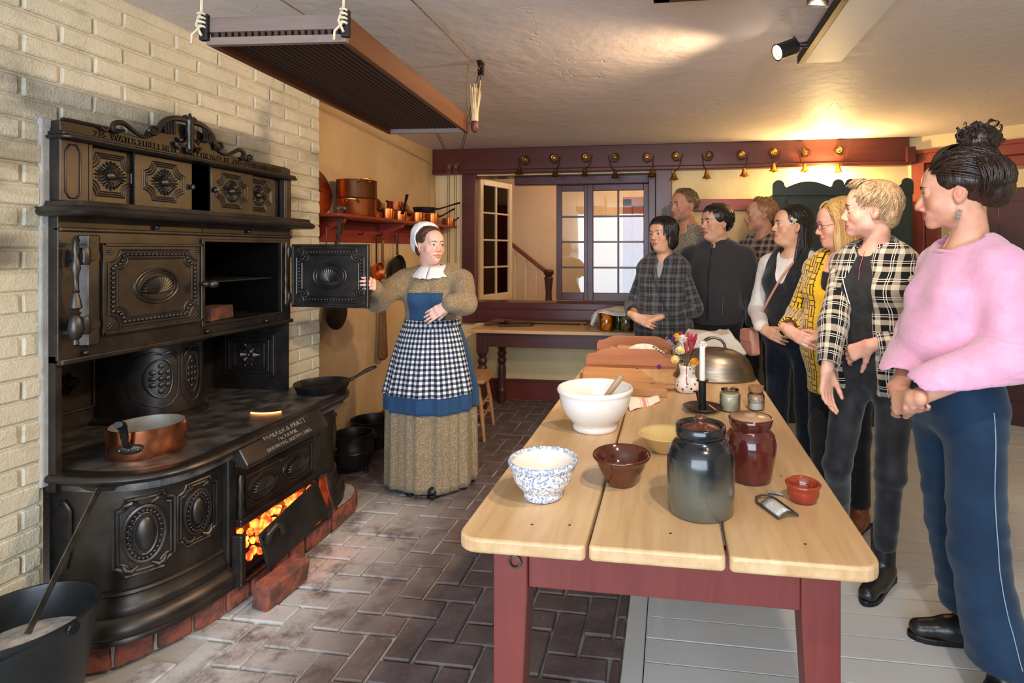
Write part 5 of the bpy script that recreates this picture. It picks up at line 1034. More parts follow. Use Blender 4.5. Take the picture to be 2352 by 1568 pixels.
def flower(kind, label, cat, tip, col, group):
    tip = Vector(tip); o = thing('dried_flower', label, cat, FB, 0, group); L_ = tip
    MB().tube(spline([(0,0,-.04),(L_.x*.3,L_.y*.3,L_.z*.5),L_],4),.0011,5).build('stem', M_STEM, o)
    m = MB(); mt = pm('petal', rgb(*col), rgb(*[int(c*.72) for c in col]), 40, .85)
    if kind == 'plume':
        d = L_.normalized()
        for k in range(26):
            f_ = k/26; c = L_*(1 - .38*f_); r = .004 + .007*math.sin(PI*min(1,f_*1.1+.1)); a = k*2.4; m.ball(c + Vector((math.cos(a),math.sin(a),.3))*r*.55, (.0035,.0035,.007), nu=6, nv=5)
    elif kind == 'globe':
        for k in range(34):
            z = 1-2*(k+.5)/34; a = k*2.4; rr_ = math.sqrt(1-z*z); m.ball(L_ + Vector((rr_*math.cos(a),rr_*math.sin(a),z))*.0085, .0035, nu=6, nv=4)
    elif kind == 'daisy':
        q = L_.normalized().to_track_quat('Z','Y').to_matrix().to_4x4(); fx = Vector((-.1,-.8,.5)).to_track_quat('Z','Y').to_matrix().to_4x4()
        for ring, (rad, n_, tl) in enumerate(((.017,16,.25),(.012,13,.55),(.007,9,.9))):
            for k in range(n_):
                a = 2*PI*k/n_ + ring*.3; p = Vector((rad*math.cos(a),rad*math.sin(a),.004+.004*ring)); m.ball(L_ + (fx @ p), (.0055,.0028,.0022), fx.to_3x3().to_4x4() @ RZ(a), nu=6, nv=4)
        m.ball(L_ + (fx @ Vector((0,0,.006))), .006, nu=8, nv=6)
    else:
        d = L_
        for k in range(20):
            f_ = k/20; c = L_*(1-.5*f_); a = k*2.0; m.ball(c + Vector((math.cos(a),math.sin(a),0))*.006, (.004,.004,.003), nu=6, nv=4)
    b = m.build('flower_head', mt, o, smooth=True); b['kind'] = 'stuff'
G = 'dried flowers in the white vase'
for k, (x,y,z,c) in enumerate(((-.01,0,.155,(176,52,66)),(.005,.01,.17,(196,62,80)),(.02,0,.165,(188,70,74)),(.032,.01,.15,(170,58,62)),(-.005,-.015,.13,(204,84,92)),(.02,-.02,.13,(182,60,74)),(.04,.0,.165,(196,40,84)),(.0,.02,.15,(178,66,60)))): flower('plume', ['crimson','tall rose','upright red','rightmost brick red','low pink','front rose','deep magenta','rear rust red'][k] + ' plume in the middle of the dried bouquet', 'flower', (x,y,z), c, G)
for k, (x,y,z,c,l) in enumerate(((-.13,-.05,.022,(128,26,120),'purple globe flower stretching far left of the vase'),(.075,-.02,.075,(150,30,128),'purple globe flower beside the candle tip'),(-.065,0,.145,(84,24,104),'dark purple globe flower high on the left of the bouquet'),(-.03,.02,.165,(180,24,64),'crimson globe flower at the top of the bouquet'))): flower('globe', l, 'flower', (x,y,z), c, G)
for k, (x,y,z,c,l) in enumerate(((-.055,-.04,.055,(236,206,130),'lower pale yellow strawflower on the left of the bouquet'),(-.035,-.03,.095,(238,212,140),'upper pale yellow strawflower in the bouquet'),(.03,-.045,.045,(240,160,24),'large orange strawflower at the right of the bouquet'),(-.02,.0,.145,(238,226,210),'white strawflower at the top of the bouquet'),(.07,.0,.12,(234,226,214),'white strawflower behind the candle'),(-.045,.02,.15,(236,170,30),'small orange strawflower near the bouquet top'))): flower('daisy', l, 'flower', (x,y,z), c, G)
for k, (x,y,z,c,l) in enumerate(((-.10,-.03,.155,(140,136,164),'tall lavender sprig leaning left from the vase'),(-.08,.0,.14,(150,146,170),'second lavender sprig leaning left'),(-.16,-.02,.11,(104,98,110),'thin dark sprig reaching over the towel'),(-.06,-.03,.10,(150,150,176),'short lavender sprig above the yellow strawflowers'))): flower('sprig', l, 'flower', (x,y,z), c, G)
# domed metal cover
dm = thing('dish_cover', 'large domed pewter dish cover with cast handle', 'dish cover', (.226,3.02,TZ+.001), math.radians(-6))
M_DOME = pm('brushed_pewter', rgb(150,138,122), rgb(128,116,100), 16, .36, .95, stretch=(1,1,6), rv=.12)
SX = Matrix.Diagonal((1.25,.90,1.08,1))
MB().lathe([(.160,.008),(.168,0),(.170,.004),(.166,.012),(.160,.020),(.156,.045),(.145,.078),(.122,.108),(.085,.130),(.04,.140),(.002,.142)],56,SX,close=False).build('dome', M_DOME, dm, smooth='all', fix=False)
MB().xf(TR(0,0,.010)).tube(spline([(-.050,0,.146),(-.058,0,.168),(-.040,0,.192),(-.006,0,.203),(.028,0,.196),(.050,0,.174),(.056,0,.147)],5),[.006]*6+[.009]*8+[.007]*(31-14),9).ball((-.050,0,.149),(.012,.012,.006),nu=10,nv=6).ball((.056,0,.149),(.012,.012,.006),nu=10,nv=6).build('cast_handle', M_PEWT, dm, smooth=True)
# glass jars
def jar(name, label, loc, r, h, fillm, fh, top):
    o = thing(name, label, 'jar', (loc[0], loc[1], TZ+.0005))
    MB().lathe([(r*.9,.004),(r*.95,.01),(r*.95,fh),(.002,fh+.002)],26,close=False).build('contents', fillm, o, smooth=True); MB().lathe([(r*.9,0),(r,.006),(r,h*.8),(r*.82,h*.9),(r*.86,h),(r*.78,h)],28,close=False).build('glass', M_GLASS, o, smooth=True)
    top(o, r, h)
jar('spice_jar', 'glass jar with a cork stopper behind the brown crock', (.352,2.43), .034, .075, pm('flour_fill', rgb(226,216,200), None, 30, .9), .03, lambda o,r,h: MB().lathe([(r*.74,h-.012),(r*.80,h),(r*.9,h+.001),(r*.92,h+.022),(.002,h+.024)],24).build('cork', pm('cork', rgb(160,116,78), rgb(132,90,58), 50, .8, bump=.4), o, smooth=True))
jar('sugar_jar', 'open glass jar of pale sugar beside the candlestick', (.243,2.40), .042, .085, pm('sugar', rgb(212,200,176), rgb(196,182,154), 40, .9, bump=.4), .072, lambda o,r,h: MB().lathe([(r*.80,h-.003),(r*.86,h+.002),(.002,h+.004)],24).build('lid', glassy('lid_glass', (.9,.88,.82,1)), o, smooth=True))
tag(MB().tube([(.235,2.395,TZ+.09),(.25,2.40,TZ+.104),(.262,2.41,TZ+.096)],.005,6).build('ginger_root', pm('ginger', rgb(190,150,96), rgb(160,118,70), 30, .7), smooth=True), 'small twist of dried ginger on the sugar jar', 'ginger')
# board, tray, towel, rolling pin, napkin, covered dish
cbd = thing('chopping_board', 'thick wooden chopping board lying on the table behind the mixing bowl', 'board', (-.235,2.80,TZ+.0005), math.radians(-3))
M_BOARD = wood('board_wood', rgb(186,138,92), rgb(166,116,74), 0, 9, .5, dirt=rgb(120,84,54))
MB().add([(-.24,.20,0),(.06,.20,0),(.235,-.23,0),(-.16,-.23,0),(-.24,.20,.036),(.06,.20,.036),(.235,-.23,.036),(-.16,-.23,.036)],[(3,2,1,0),(4,5,6,7),(0,1,5,4),(1,2,6,5),(2,3,7,6),(3,0,4,7)]).build('board_slab', M_BOARD, cbd, bevel=.004)
MB().tube([(.19,-.12,.018),(.245,-.10,.016),(.26,-.095,.016)],[.012,.012,.009],8).build('peg_handle', M_BOARD, cbd, smooth=True)
ty = thing('dough_tray', 'wooden dough tray with scalloped sides at the far end of the table', 'tray', (-.225,3.42,TZ+.0005))
M_TRAY = wood('tray_wood', rgb(158,96,60), rgb(178,116,76), 0, 9, .45)
MB().box(-.25,.25,-.24,.24,0,.014).build('tray_base', M_TRAY, ty, bevel=.002)
scal = [(-.25,.0145),(.25,.0145),(.25,.052),(.24,.075),(.20,.082),(.165,.10),(.13,.108),(-.13,.108),(-.165,.10),(-.20,.082),(-.24,.075),(-.25,.052)]
for y0 in (-.25, .235): MB().prism(scal, 0, .015, Matrix(((1,0,0,0),(0,0,-1,y0+.015),(0,1,0,0),(0,0,0,1)))).build('tray_side', M_TRAY, ty, bevel=.003)
MB().box(.236,.25,-.234,.234,.0145,.05).build('tray_end', M_TRAY, ty, bevel=.003)
rp = thing('rolling_pin', 'wooden rolling pin lying in the dough tray behind the towel', 'rolling pin', (-.20,3.52,TZ+.042), math.radians(-14)); Q = RY(PI/2)
MB().lathe([(.002,-.13),(.024,-.129),(.026,-.12),(.026,.12),(.024,.129),(.002,.13)],22,Q).build('roller', wood('pin_wood', rgb(196,156,110), rgb(178,136,92), 0), rp, smooth=True)
for sx in (-1,1): MB().lathe([(.008,.13),(.010,.14),(.015,.165),(.014,.185),(.002,.192)],14,RY(sx*PI/2)).build('pin_handle', wood('pin_handle_wood', rgb(186,146,102), rgb(160,120,80), 0), rp, smooth=True)
def bun(u, v):
    a = 2*PI*u; r = .10*v + .02*v*v; w_ = 1 + .10*math.sin(5*a) + .05*math.sin(11*a+1)
    h = .085*math.cos(min(1,v)*PI/2)**.8; h += .006*math.sin(9*a)*v*(1-v)*4
    return Vector((-.155 + 1.15*r*w_*math.cos(a), 3.37 + .9*r*w_*math.sin(a), TZ + .018 + h))
tag(cloth('tea_towel', bun, 60, 14, striped('towel_linen', rgb(232,226,216), rgb(200,140,140), [(.30,.315),(.33,.335)])), 'white tea towel bundled over a round loaf in the dough tray', 'towel')
def nap(u, v):
    P00, P10, P01, P11 = Vector((-.165,2.315,0)), Vector((-.045,2.475,0)), Vector((-.20,2.50,0)), Vector((-.055,2.57,0)); p = P00.lerp(P10,u).lerp(P01.lerp(P11,u),v)
    p.z = TZ + .004 + .016*math.sin(PI*v)*(.6+.4*math.sin(3*u+1)) + .004*math.sin(8*u); return p
tag(cloth('napkin', nap, 24, 16, striped('napkin_linen', rgb(236,228,216), rgb(214,118,118), [(.44,.56),(.60,.62),(.38,.40)])), 'folded napkin with pink stripes beside the mixing bowl', 'napkin')
def cover(u, v):
    x = .035 + .41*u; y = 3.545 + .235*v; e = max(abs(u-.5)*2, abs(v-.5)*2); h = .145 if e < .62 else .145 - .125*((e-.62)/.38)**1.1
    h += .006*math.sin(14*u+5*v) + (.010*math.sin(26*(u+v)) if e > .6 else .003*math.sin(17*u)); k_ = 1 + (.06 if e > .8 else 0)
    return Vector((.24 + (x-.24)*k_, 3.66 + (y-3.66)*k_, TZ + max(.006, h)))
tag(cloth('cover_cloth', cover, 46, 34, pm('plain_linen', rgb(220,210,196), rgb(208,198,184), 8, .9, bump=.1, bscale=200)), 'plain off white cloth draped over a dish at the far table end', 'cloth')
# ------------------------------------------------------------------ implicit-surface modeller (bodies, clothing, hair)
def V3(*a): return np.array(a, dtype=np.float64)
def unit(v): v = np.asarray(v, float); n = np.linalg.norm(v); return v/n if n > 1e-9 else v
class Cap:                                            # tapered capsule, optionally flattened along axis n by factor f
    def __init__(s, a, b, ra, rb=None, k=.02, op='u', n=None, f=1.0, tag=None):
        s.a, s.b = np.asarray(a, float), np.asarray(b, float); s.ra = ra; s.rb = ra if rb is None else rb; s.k = k; s.op = op; s.tag = tag
        s.n = None if n is None else unit(n); s.f = f
    def bounds(s):
        r = max(s.ra, s.rb)*max(1.0, s.f if s.n is not None else 1.0); return np.minimum(s.a, s.b) - r, np.maximum(s.a, s.b) + r
    def dist(s, X, Y, Z):
        ab = s.b - s.a; L2 = max(1e-12, ab.dot(ab)); x, y, z = X - s.a[0], Y - s.a[1], Z - s.a[2]
        h = np.clip((x*ab[0] + y*ab[1] + z*ab[2])/L2, 0, 1)
        x, y, z = x - h*ab[0], y - h*ab[1], z - h*ab[2]
        r = s.ra + (s.rb - s.ra)*h
        if s.n is not None:
            t = x*s.n[0] + y*s.n[1] + z*s.n[2]; d2 = x*x + y*y + z*z - t*t + (t/s.f)**2
            q = np.sqrt(d2); return (q - r)*(min(1.0, s.f) if s.f < 1 else 1.0)
        return np.sqrt(x*x + y*y + z*z) - r
class Ell:
    def __init__(s, c, r, R=None, k=.02, op='u', tag=None):
        s.c = np.asarray(c, float); s.r = np.asarray(r, float) if np.ndim(r) else np.full(3, r); s.R = np.eye(3) if R is None else np.asarray(R, float); s.k = k; s.op = op; s.tag = tag
    def bounds(s):
        e = np.sqrt(((s.R*s.r[None, :])**2).sum(1)); return s.c - e, s.c + e
    def dist(s, X, Y, Z):
        x, y, z = X - s.c[0], Y - s.c[1], Z - s.c[2]; R = s.R
        u = (x*R[0,0] + y*R[1,0] + z*R[2,0]); v = (x*R[0,1] + y*R[1,1] + z*R[2,1]); w_ = (x*R[0,2] + y*R[1,2] + z*R[2,2])
        k0 = np.sqrt((u/s.r[0])**2 + (v/s.r[1])**2 + (w_/s.r[2])**2); k1 = np.sqrt((u/s.r[0]**2)**2 + (v/s.r[1]**2)**2 + (w_/s.r[2]**2)**2) + 1e-9
        return k0*(k0 - 1)/k1
class Half:                                           # half space: keep points with (p-c).n < 0
    def __init__(s, c, n, k=.004, op='i', tag=None): s.c = np.asarray(c, float); s.n = unit(n); s.k = k; s.op = op; s.tag = tag
    def bounds(s): return None
    def dist(s, X, Y, Z): return (X - s.c[0])*s.n[0] + (Y - s.c[1])*s.n[1] + (Z - s.c[2])*s.n[2]
def xf_prims(prims, M):
    R = np.array(M.to_3x3()); t = np.array(M.translation); sc = abs(np.linalg.det(R))**(1/3); Rn = R/sc; out = []
    for p in prims:
        if isinstance(p, Cap): out.append(Cap(R @ p.a + t, R @ p.b + t, p.ra*sc, p.rb*sc, p.k*sc, p.op, None if p.n is None else Rn @ p.n, p.f, p.tag))
        elif isinstance(p, Ell): out.append(Ell(R @ p.c + t, p.r*sc, Rn @ p.R, p.k*sc, p.op, p.tag))
        else: out.append(Half(R @ p.c + t, Rn @ p.n, p.k*sc, p.op, p.tag))
    return out
def smin(a, b, k):
    h = np.maximum(k - np.abs(a - b), 0)/k; return np.minimum(a, b) - h*h*k*.25
def smax(a, b, k): return -smin(-a, -b, k)
def axis(lo, hi, coarse, fines):
    cuts = [lo]; p = lo
    while p < hi:
        st = coarse
        for (a, b, f) in fines:
            if a - coarse*.5 <= p < b: st = min(st, f)
        p += st; cuts.append(p)
    return np.array(cuts, np.float32)
def evaluate(prims, xs, ys, zs):
    F = np.full((len(xs), len(ys), len(zs)), .25, np.float32)
    for p in prims:
        k = max(p.k, 1e-4); b = p.bounds()
        if b is None: sl = (slice(None),)*3
        else:
            m = k + .012; lo, hi = b[0] - m, b[1] + m; sl = []
            for ax, l, h in zip((xs, ys, zs), lo, hi):
                i0 = max(0, int(np.searchsorted(ax, l)) - 1); i1 = min(len(ax), int(np.searchsorted(ax, h)) + 1); sl.append(slice(i0, i1))
            sl = tuple(sl)
            if any(q.stop <= q.start for q in sl): continue
        d = p.dist(xs[sl[0]][:, None, None], ys[sl[1]][None, :, None], zs[sl[2]][None, None, :]).astype(np.float32)
        f = F[sl]
        if p.op == 'u': F[sl] = smin(f, d, k)
        elif p.op == 's': F[sl] = smax(f, -d, k)
        else: F[sl] = smax(f, d, k)
    return F
def surface_nets(F, xs, ys, zs):
    S = F < 0
    c = np.zeros(tuple(n-1 for n in F.shape), np.int8)
    for i in (0,1):
        for j in (0,1):
            for k in (0,1): c += S[i:F.shape[0]-1+i, j:F.shape[1]-1+j, k:F.shape[2]-1+k]
    act = (c > 0) & (c < 8); I, J, K = np.nonzero(act); n = len(I)
    vid = np.full(act.shape, -1, np.int32); vid[I, J, K] = np.arange(n)
    co = [(i,j,k) for i in (0,1) for j in (0,1) for k in (0,1)]
    vals = np.stack([F[I+i, J+j, K+k] for i,j,k in co], 1)
    acc = np.zeros((n,3)); cnt = np.zeros(n)
    for a in range(8):
        for b in range(a+1, 8):
            df = [co[b][m] - co[a][m] for m in range(3)]
            if sum(abs(q) for q in df) != 1: continue
            va, vb = vals[:,a], vals[:,b]; msk = (va < 0) != (vb < 0); t = np.where(msk, va/np.where(msk, va - vb, 1), 0)
            for m in range(3): acc[:,m] += msk*(co[a][m] + df[m]*t)
            cnt += msk
    acc /= cnt[:,None]
    P = np.stack([xs[I] + acc[:,0]*(xs[I+1]-xs[I]), ys[J] + acc[:,1]*(ys[J+1]-ys[J]), zs[K] + acc[:,2]*(zs[K+1]-zs[K])], 1)
    Q = []
    A = S[:-1,1:-1,1:-1] != S[1:,1:-1,1:-1]; i,j,k = np.nonzero(A); j += 1; k += 1; q = np.stack([vid[i,j-1,k-1], vid[i,j,k-1], vid[i,j,k], vid[i,j-1,k]],1); fl = S[i,j,k]; q[~fl] = q[~fl][:, ::-1]; Q.append(q)
    A = S[1:-1,:-1,1:-1] != S[1:-1,1:,1:-1]; i,j,k = np.nonzero(A); i += 1; k += 1; q = np.stack([vid[i-1,j,k-1], vid[i-1,j,k], vid[i,j,k], vid[i,j,k-1]],1); fl = S[i,j,k]; q[~fl] = q[~fl][:, ::-1]; Q.append(q)
    A = S[1:-1,1:-1,:-1] != S[1:-1,1:-1,1:]; i,j,k = np.nonzero(A); i += 1; j += 1; q = np.stack([vid[i-1,j-1,k], vid[i,j-1,k], vid[i,j,k], vid[i-1,j,k]],1); fl = S[i,j,k]; q[~fl] = q[~fl][:, ::-1]; Q.append(q)
    return P, np.concatenate(Q)
def normals(P, Q):
    nf = np.cross(P[Q[:,2]] - P[Q[:,0]], P[Q[:,3]] - P[Q[:,1]]); N = np.zeros_like(P)
    for m in range(4): np.add.at(N, Q[:,m], nf)
    return N/(np.linalg.norm(N, axis=1)[:,None] + 1e-12)
def relax(P, Q, it=1, lam=.5):
    for _ in range(it):
        A = np.zeros_like(P); c = np.zeros(len(P))
        for m in range(4):
            a, b = Q[:,m], Q[:,(m+1)%4]; np.add.at(A, a, P[b]); np.add.at(A, b, P[a]); np.add.at(c, a, 1); np.add.at(c, b, 1)
        P = P + lam*(A/np.maximum(c,1)[:,None] - P)
    return P
_rs = np.random.RandomState(5)
_KW = _rs.normal(size=(24,3)); _PH = _rs.uniform(0, 6.28, 24)
def wob(P, freq, seed=0, n=6, st=(1,1,1)):
    o = 0
    for i in range(n):
        k = _KW[(i + seed*5) % 24]*np.array(st)*freq*(1 + .35*i); o = o + np.sin(P @ k + _PH[(i + seed*3) % 24])/(1 + .35*i)
    return o/n*1.6
def to_mesh(name, P, Q, attrs=None):
    me = bpy.data.meshes.new(name); nq = len(Q)
    me.vertices.add(len(P)); me.vertices.foreach_set('co', P.astype(np.float32).ravel())
    me.loops.add(nq*4); me.loops.foreach_set('vertex_index', Q.astype(np.int32).ravel())
    me.polygons.add(nq); me.polygons.foreach_set('loop_start', np.arange(0, nq*4, 4, dtype=np.int32))
    me.polygons.foreach_set('use_smooth', np.ones(nq, bool)); me.update(calc_edges=True)
    for k, v in (attrs or {}).items():
        a = me.attributes.new(k, 'FLOAT_VECTOR', 'POINT'); a.data.foreach_set('vector', v.astype(np.float32).ravel())
    return me
def blob(name, prims, res, mat, parent, disp=None, attr=None, fines=((),(),()), pad=.02, smooth=0):
    us = [p for p in prims if p.op == 'u']; lo = np.min([p.bounds()[0] for p in us], 0) - pad; hi = np.max([p.bounds()[1] for p in us], 0) + pad
    xs, ys, zs = (axis(lo[m], hi[m], res, fines[m]) for m in range(3))
    P, Q = surface_nets(evaluate(prims, xs, ys, zs), xs, ys, zs)
    if smooth: P = relax(P, Q, smooth)
    if disp is not None: P = P + normals(P, Q)*disp(P)[:,None]
    return link(name, to_mesh(name, P, Q, attr(P) if attr else None), mat, parent)
def sdf_at(prims, pts):
    P = np.asarray(pts, float); f = np.full(len(P), .25)
    for p in prims:
        d = p.dist(P[:,0], P[:,1], P[:,2]); k = max(p.k, 1e-4); f = smin(f, d, k) if p.op == 'u' else (smax(f, -d, k) if p.op == 's' else smax(f, d, k))
    return f
def front_y(prims, x, z, y0=.06, y1=.135, n=76):
    ys = np.linspace(y1, y0, n); f = sdf_at(prims, [(x, y, z) for y in ys]); i = np.argmax(f < 0); return float(ys[i])
def pdist(p, P): return p.dist(P[:,0], P[:,1], P[:,2])
# ------------------------------------------------------------------ heads, hands
def head_prims(h):
    """head in its own frame: eye level z=0, y forward; h = dict of proportions"""
    fw, jw, ns, nw, ch, ck, bk = (h.get(k, d) for k, d in (('fw',1.0),('jaw',1.0),('nose',1.0),('nosew',1.0),('chin',1.0),('cheek',1.0),('brow',1.0)))
    fat = h.get('fat', 0.0); lip = h.get('lip', 1.0); sm = h.get('smile', 0.0); op = h.get('open', 0.0); slope = h.get('hook', 0.0)
    p = [Ell((0,-.020,.036), (.0765*fw,.098,.086), k=.02), Ell((0,.026,-.016), (.062*fw,.068,.082), k=.025),
         Ell((0,.034,-.062), ((.047+.3*fat)*jw,.050,.044+.2*fat), k=.025), Ell((0,.073,-.096*ch-.002), (.019*jw,.018,.016), k=.022),
         Cap((-.030*fw,.080,.022), (.030*fw,.080,.022), .013*bk, k=.02), Ell((0,.060,.050), (.052*fw,.034,.040), k=.03)]
    if fat: p += [Ell((0,.018,-.105), (.045,.048,.024+.3*fat), k=.03)]
    for s in (-1,1):
        p += [Ell((s*.041*fw,.056,-.032), (.023*ck,.023,.024*ck), k=.022), Ell((s*.043*jw*fw,.004,-.060), (.018,.030,.024), k=.025)]
    for s in (-1,1): p += [Ell((s*.0315*fw,.098,-.001), (.020,.013,.0125), k=.014, op='s')]
    p += [Cap((0,.088,.008), (0,.097+.008*ns+slope,-.028*ns), .0070*nw, .0095*nw, k=.012), Ell((0,.097+.0095*ns+slope*.3,-.036*ns), (.0115*nw,.0115,.0100), k=.008)]
    for s in (-1,1): p += [Ell((s*.0125*nw,.093+.005*ns,-.0405*ns), (.0080*nw,.0105,.0075), k=.006)]
    for s in (-1,1): p += [Ell((s*.0065*nw,.100+.006*ns,-.0465*ns), (.0036,.0055,.0034), k=.003, op='s')]
    mz = -.069; w_ = .0275*(1 + .12*sm); up = .006*sm
    p += [Ell((0,.074,mz), (.033,.0175,.021), k=.018)]
    for s in (-1,1):
        p += [Cap((s*.002,.0945,mz+.0048), (s*w_,.0845,mz+up), .0052*lip, .0030, k=.004, tag='lip'), Cap((s*.002,.0928,mz-.0072-op), (s*w_*.90,.0838,mz-.0015+up-op*.4), .0064*lip, .0030, k=.004, tag='lip')]
    p += [Cap((-w_*1.02,.0885,mz+up*.9), (0,.1010,mz-.0005-op*.5), .0012+op*.35, .0014+op*.6, k=.0025, op='s'), Cap((w_*1.02,.0885,mz+up*.9), (0,.1010,mz-.0005-op*.5), .0012+op*.35, .0014+op*.6, k=.0025, op='s')]
    for s in (-1,1):                                   # eyelids
        e = V3(s*.0315*fw,.0775,-.001)
        p += [Ell(e + (0,.0012,.0030), (.0148,.0140,.0118), k=.006), Ell(e + (0,.0006,-.0040), (.0142,.0132,.0098), k=.006), Ell(e + (0,.0125,-.0006), (.0126,.0155,.0058*h.get('eye',1.0)), k=.0022, op='s')]
        p += [Cap(e + (-s*.014,.009,.012), e + (s*.013,.005,.0125), .0045, .0035, k=.009)]
    ag = h.get('age', 0.0)
    if ag:
        for s in (-1,1): p += [Cap((s*.0195*nw,.092,-.040), (s*.031,.080,-.074), .0022*ag, .0012, k=.007, op='s'), Cap((s*.022,.0925,-.0165), (s*.040*fw,.0835,-.0190), .0016*ag, .0008, k=.006, op='s')]
        for z_ in (.040,.052): p += [Cap((-.026,.0975-.18*(z_-.04),z_), (.026,.0975-.18*(z_-.04),z_), .0012*ag, k=.004, op='s')]
    for s in (-1,1):                                   # ears
        c = V3(s*.0715*fw,-.008,-.008); R = np.array(Euler((0.18,0,-s*.38)).to_matrix())
        p += [Ell(c + (s*.004,-.004,0), (.0075,.0195,.031), R, k=.008), Ell(c + (s*.0,.003,-.024), (.006,.009,.009), R, k=.006), Ell(c + (s*.0125,-.002,.004), (.0085,.0118,.0205), R, k=.003, op='s'), Ell(c + (s*.006,.010,-.004), (.005,.006,.008), R, k=.004)]
    return p
def hand_prims(w_, fdir, pn, side, curl=(.35,.4,.45,.5), bend=.0, spread=.05, thumb=(.5,.3), s=1.0):
    """wrist w_, fdir along the hand, pn palm normal (towards what is held), side +1 right / -1 left"""
    f = unit(fdir); pn = unit(np.asarray(pn, float) - f*np.dot(pn, f)); lat = np.cross(f, pn)*side*-1.0   # lat points to the thumb side
    w_ = np.asarray(w_, float); P = []
    kn = w_ + f*.085*s
    P += [Cap(w_ - f*.03*s, w_ + f*.012*s, .0235*s, .024*s, k=.012, n=pn, f=.78)]
    for o_, rr in ((.024,.0150),(.008,.0155),(-.008,.0150),(-.023,.0135)): P.append(Cap(w_ + f*.016*s + lat*o_*.62*s, kn + lat*o_*s, rr*s, rr*.84*s, k=.012, n=pn, f=.82))
    lens = ((.046,.026,.020,.0082),(.050,.030,.021,.0084),(.046,.028,.020,.0081),(.036,.022,.018,.0072))
    for i, (l1, l2, l3, r) in enumerate(lens):
        o_ = (.026,.0088,-.0088,-.0255)[i]; a = kn + lat*o_*s - f*.004*s; d = unit(f + lat*(o_*8*spread + o_*2)); c = curl[i]; ang = 0; pts = [a]
        for l, q in ((l1, .9*c + bend), (l2, 1.15*c), (l3, .8*c)):
            ang += q; dd = d*math.cos(ang) + pn*math.sin(ang); a = a + dd*l*s; pts.append(a)
        for j in range(3): P.append(Cap(pts[j], pts[j+1], r*(1.08-.10*j)*s, r*(1.0-.12*j)*s, k=.004 if j else .007))
    b = w_ + f*.022*s + lat*.020*s + pn*.006*s; sp, cu = thumb
    d1 = unit(f*math.cos(sp) + lat*math.sin(sp) + pn*.35); m1 = b + d1*.042*s; d2 = unit(d1*math.cos(cu) + (f*.7 - lat*.5 + pn*.5)*math.sin(cu)); m2 = m1 + d2*.032*s; d3 = unit(d2 + (f - lat)*.25*cu); m3 = m2 + d3*.024*s
    P += [Cap(b, m1, .0150*s, .0115*s, k=.012), Cap(m1, m2, .0102*s, .0094*s, k=.006), Cap(m2, m3, .0092*s, .0074*s, k=.005)]
    return P
# ------------------------------------------------------------------ skin, eye, hair, cloth materials
def skin_mat(name, base, flush, lipc, brow=None):
    t = NT(name); a = t.n('ShaderNodeAttribute', attribute_name='skin').outputs['Vector']; s = t.sep(a); v = t.coord('Object'); n1 = t.noise(v, 26, 4); n2 = t.noise(v, 240, 3)
    col = t.mix(t.math('MULTIPLY', t.smooth(n1, .35, .7), .35), base, flush); col = t.mix(t.math('MULTIPLY', s[1], .55), col, flush); col = t.mix(t.math('MULTIPLY', s[0], .95), col, lipc)
    if brow: col = t.mix(s[2], col, brow)
    t.bump(n2, .08, .001); m = t.fin(col, .46, 0, .4); t.bs.inputs['Subsurface Weight'].default_value = .12; t.bs.inputs['Subsurface Radius'].default_value = (.012,.005,.003); t.bs.inputs['Subsurface Scale'].default_value = .6; return m
def eye_mat(name, iris):
    t = NT(name); v = t.sep(t.coord('Object')); r = t.math('SQRT', t.math('ADD', t.math('POWER', v[0], 2.0), t.math('POWER', v[2], 2.0)))
    fr = t.math('GREATER_THAN', v[1], 0.0); c = t.ramp(t.math('MULTIPLY', r, 100.0), [(0.0,(.004,.004,.004)),(.24,(.004,.004,.004)),(.26,iris),(.54,iris),(.60,(.55,.50,.47)),(1.0,(.62,.56,.52))])
    return t.fin(t.mix(fr, (.6,.55,.5,1), c), .12, 0, .5)
def hair_mat(name, c1, c2, st=(60,60,6), rough=.42):
    t = NT(name); v = t.coord('Object', st); n1 = t.noise(v, 1.0, 3); n2 = t.noise(t.coord('Object', tuple(q*4 for q in st)), 1.0, 2)
    t.bump(t.math('MULTIPLY_ADD', n2, .6, n1), .5, .003); m = t.fin(t.mix(t.smooth(t.math('MULTIPLY_ADD', n2, .4, t.math('MULTIPLY', n1, .6)), .36, .64), c1, c2), rough, 0, .5)
    t.bs.inputs['Anisotropic'].default_value = .5; return m
def fabric(name, c1, c2=None, scale=60, rough=.88, bump=.25, weave=900, sheen=.25):
    t = NT(name); v = t.coord('Object'); n = t.noise(v, scale, 4); t.bump(t.math('MULTIPLY_ADD', t.noise(v, weave, 2), .6, t.noise(v, 40, 3)), bump, .002)
    return t.fin(t.mix(t.smooth(n, .35, .65), c1, c2 or c1), rough, 0, .25, sheen=sheen)
def stripes(t, x, period, bands):
    """sum of band masks on coordinate x (metres): bands = (start,end,weight) in 0..1 of period"""
    f = t.math('FRACT', t.math('DIVIDE', x, period)); out = None
    for a, b, w_ in bands:
        g_ = t.math('MULTIPLY', t.math('MULTIPLY', t.math('GREATER_THAN', f, a), t.math('LESS_THAN', f, b)), w_); out = g_ if out is None else t.math('ADD', out, g_)
    return out
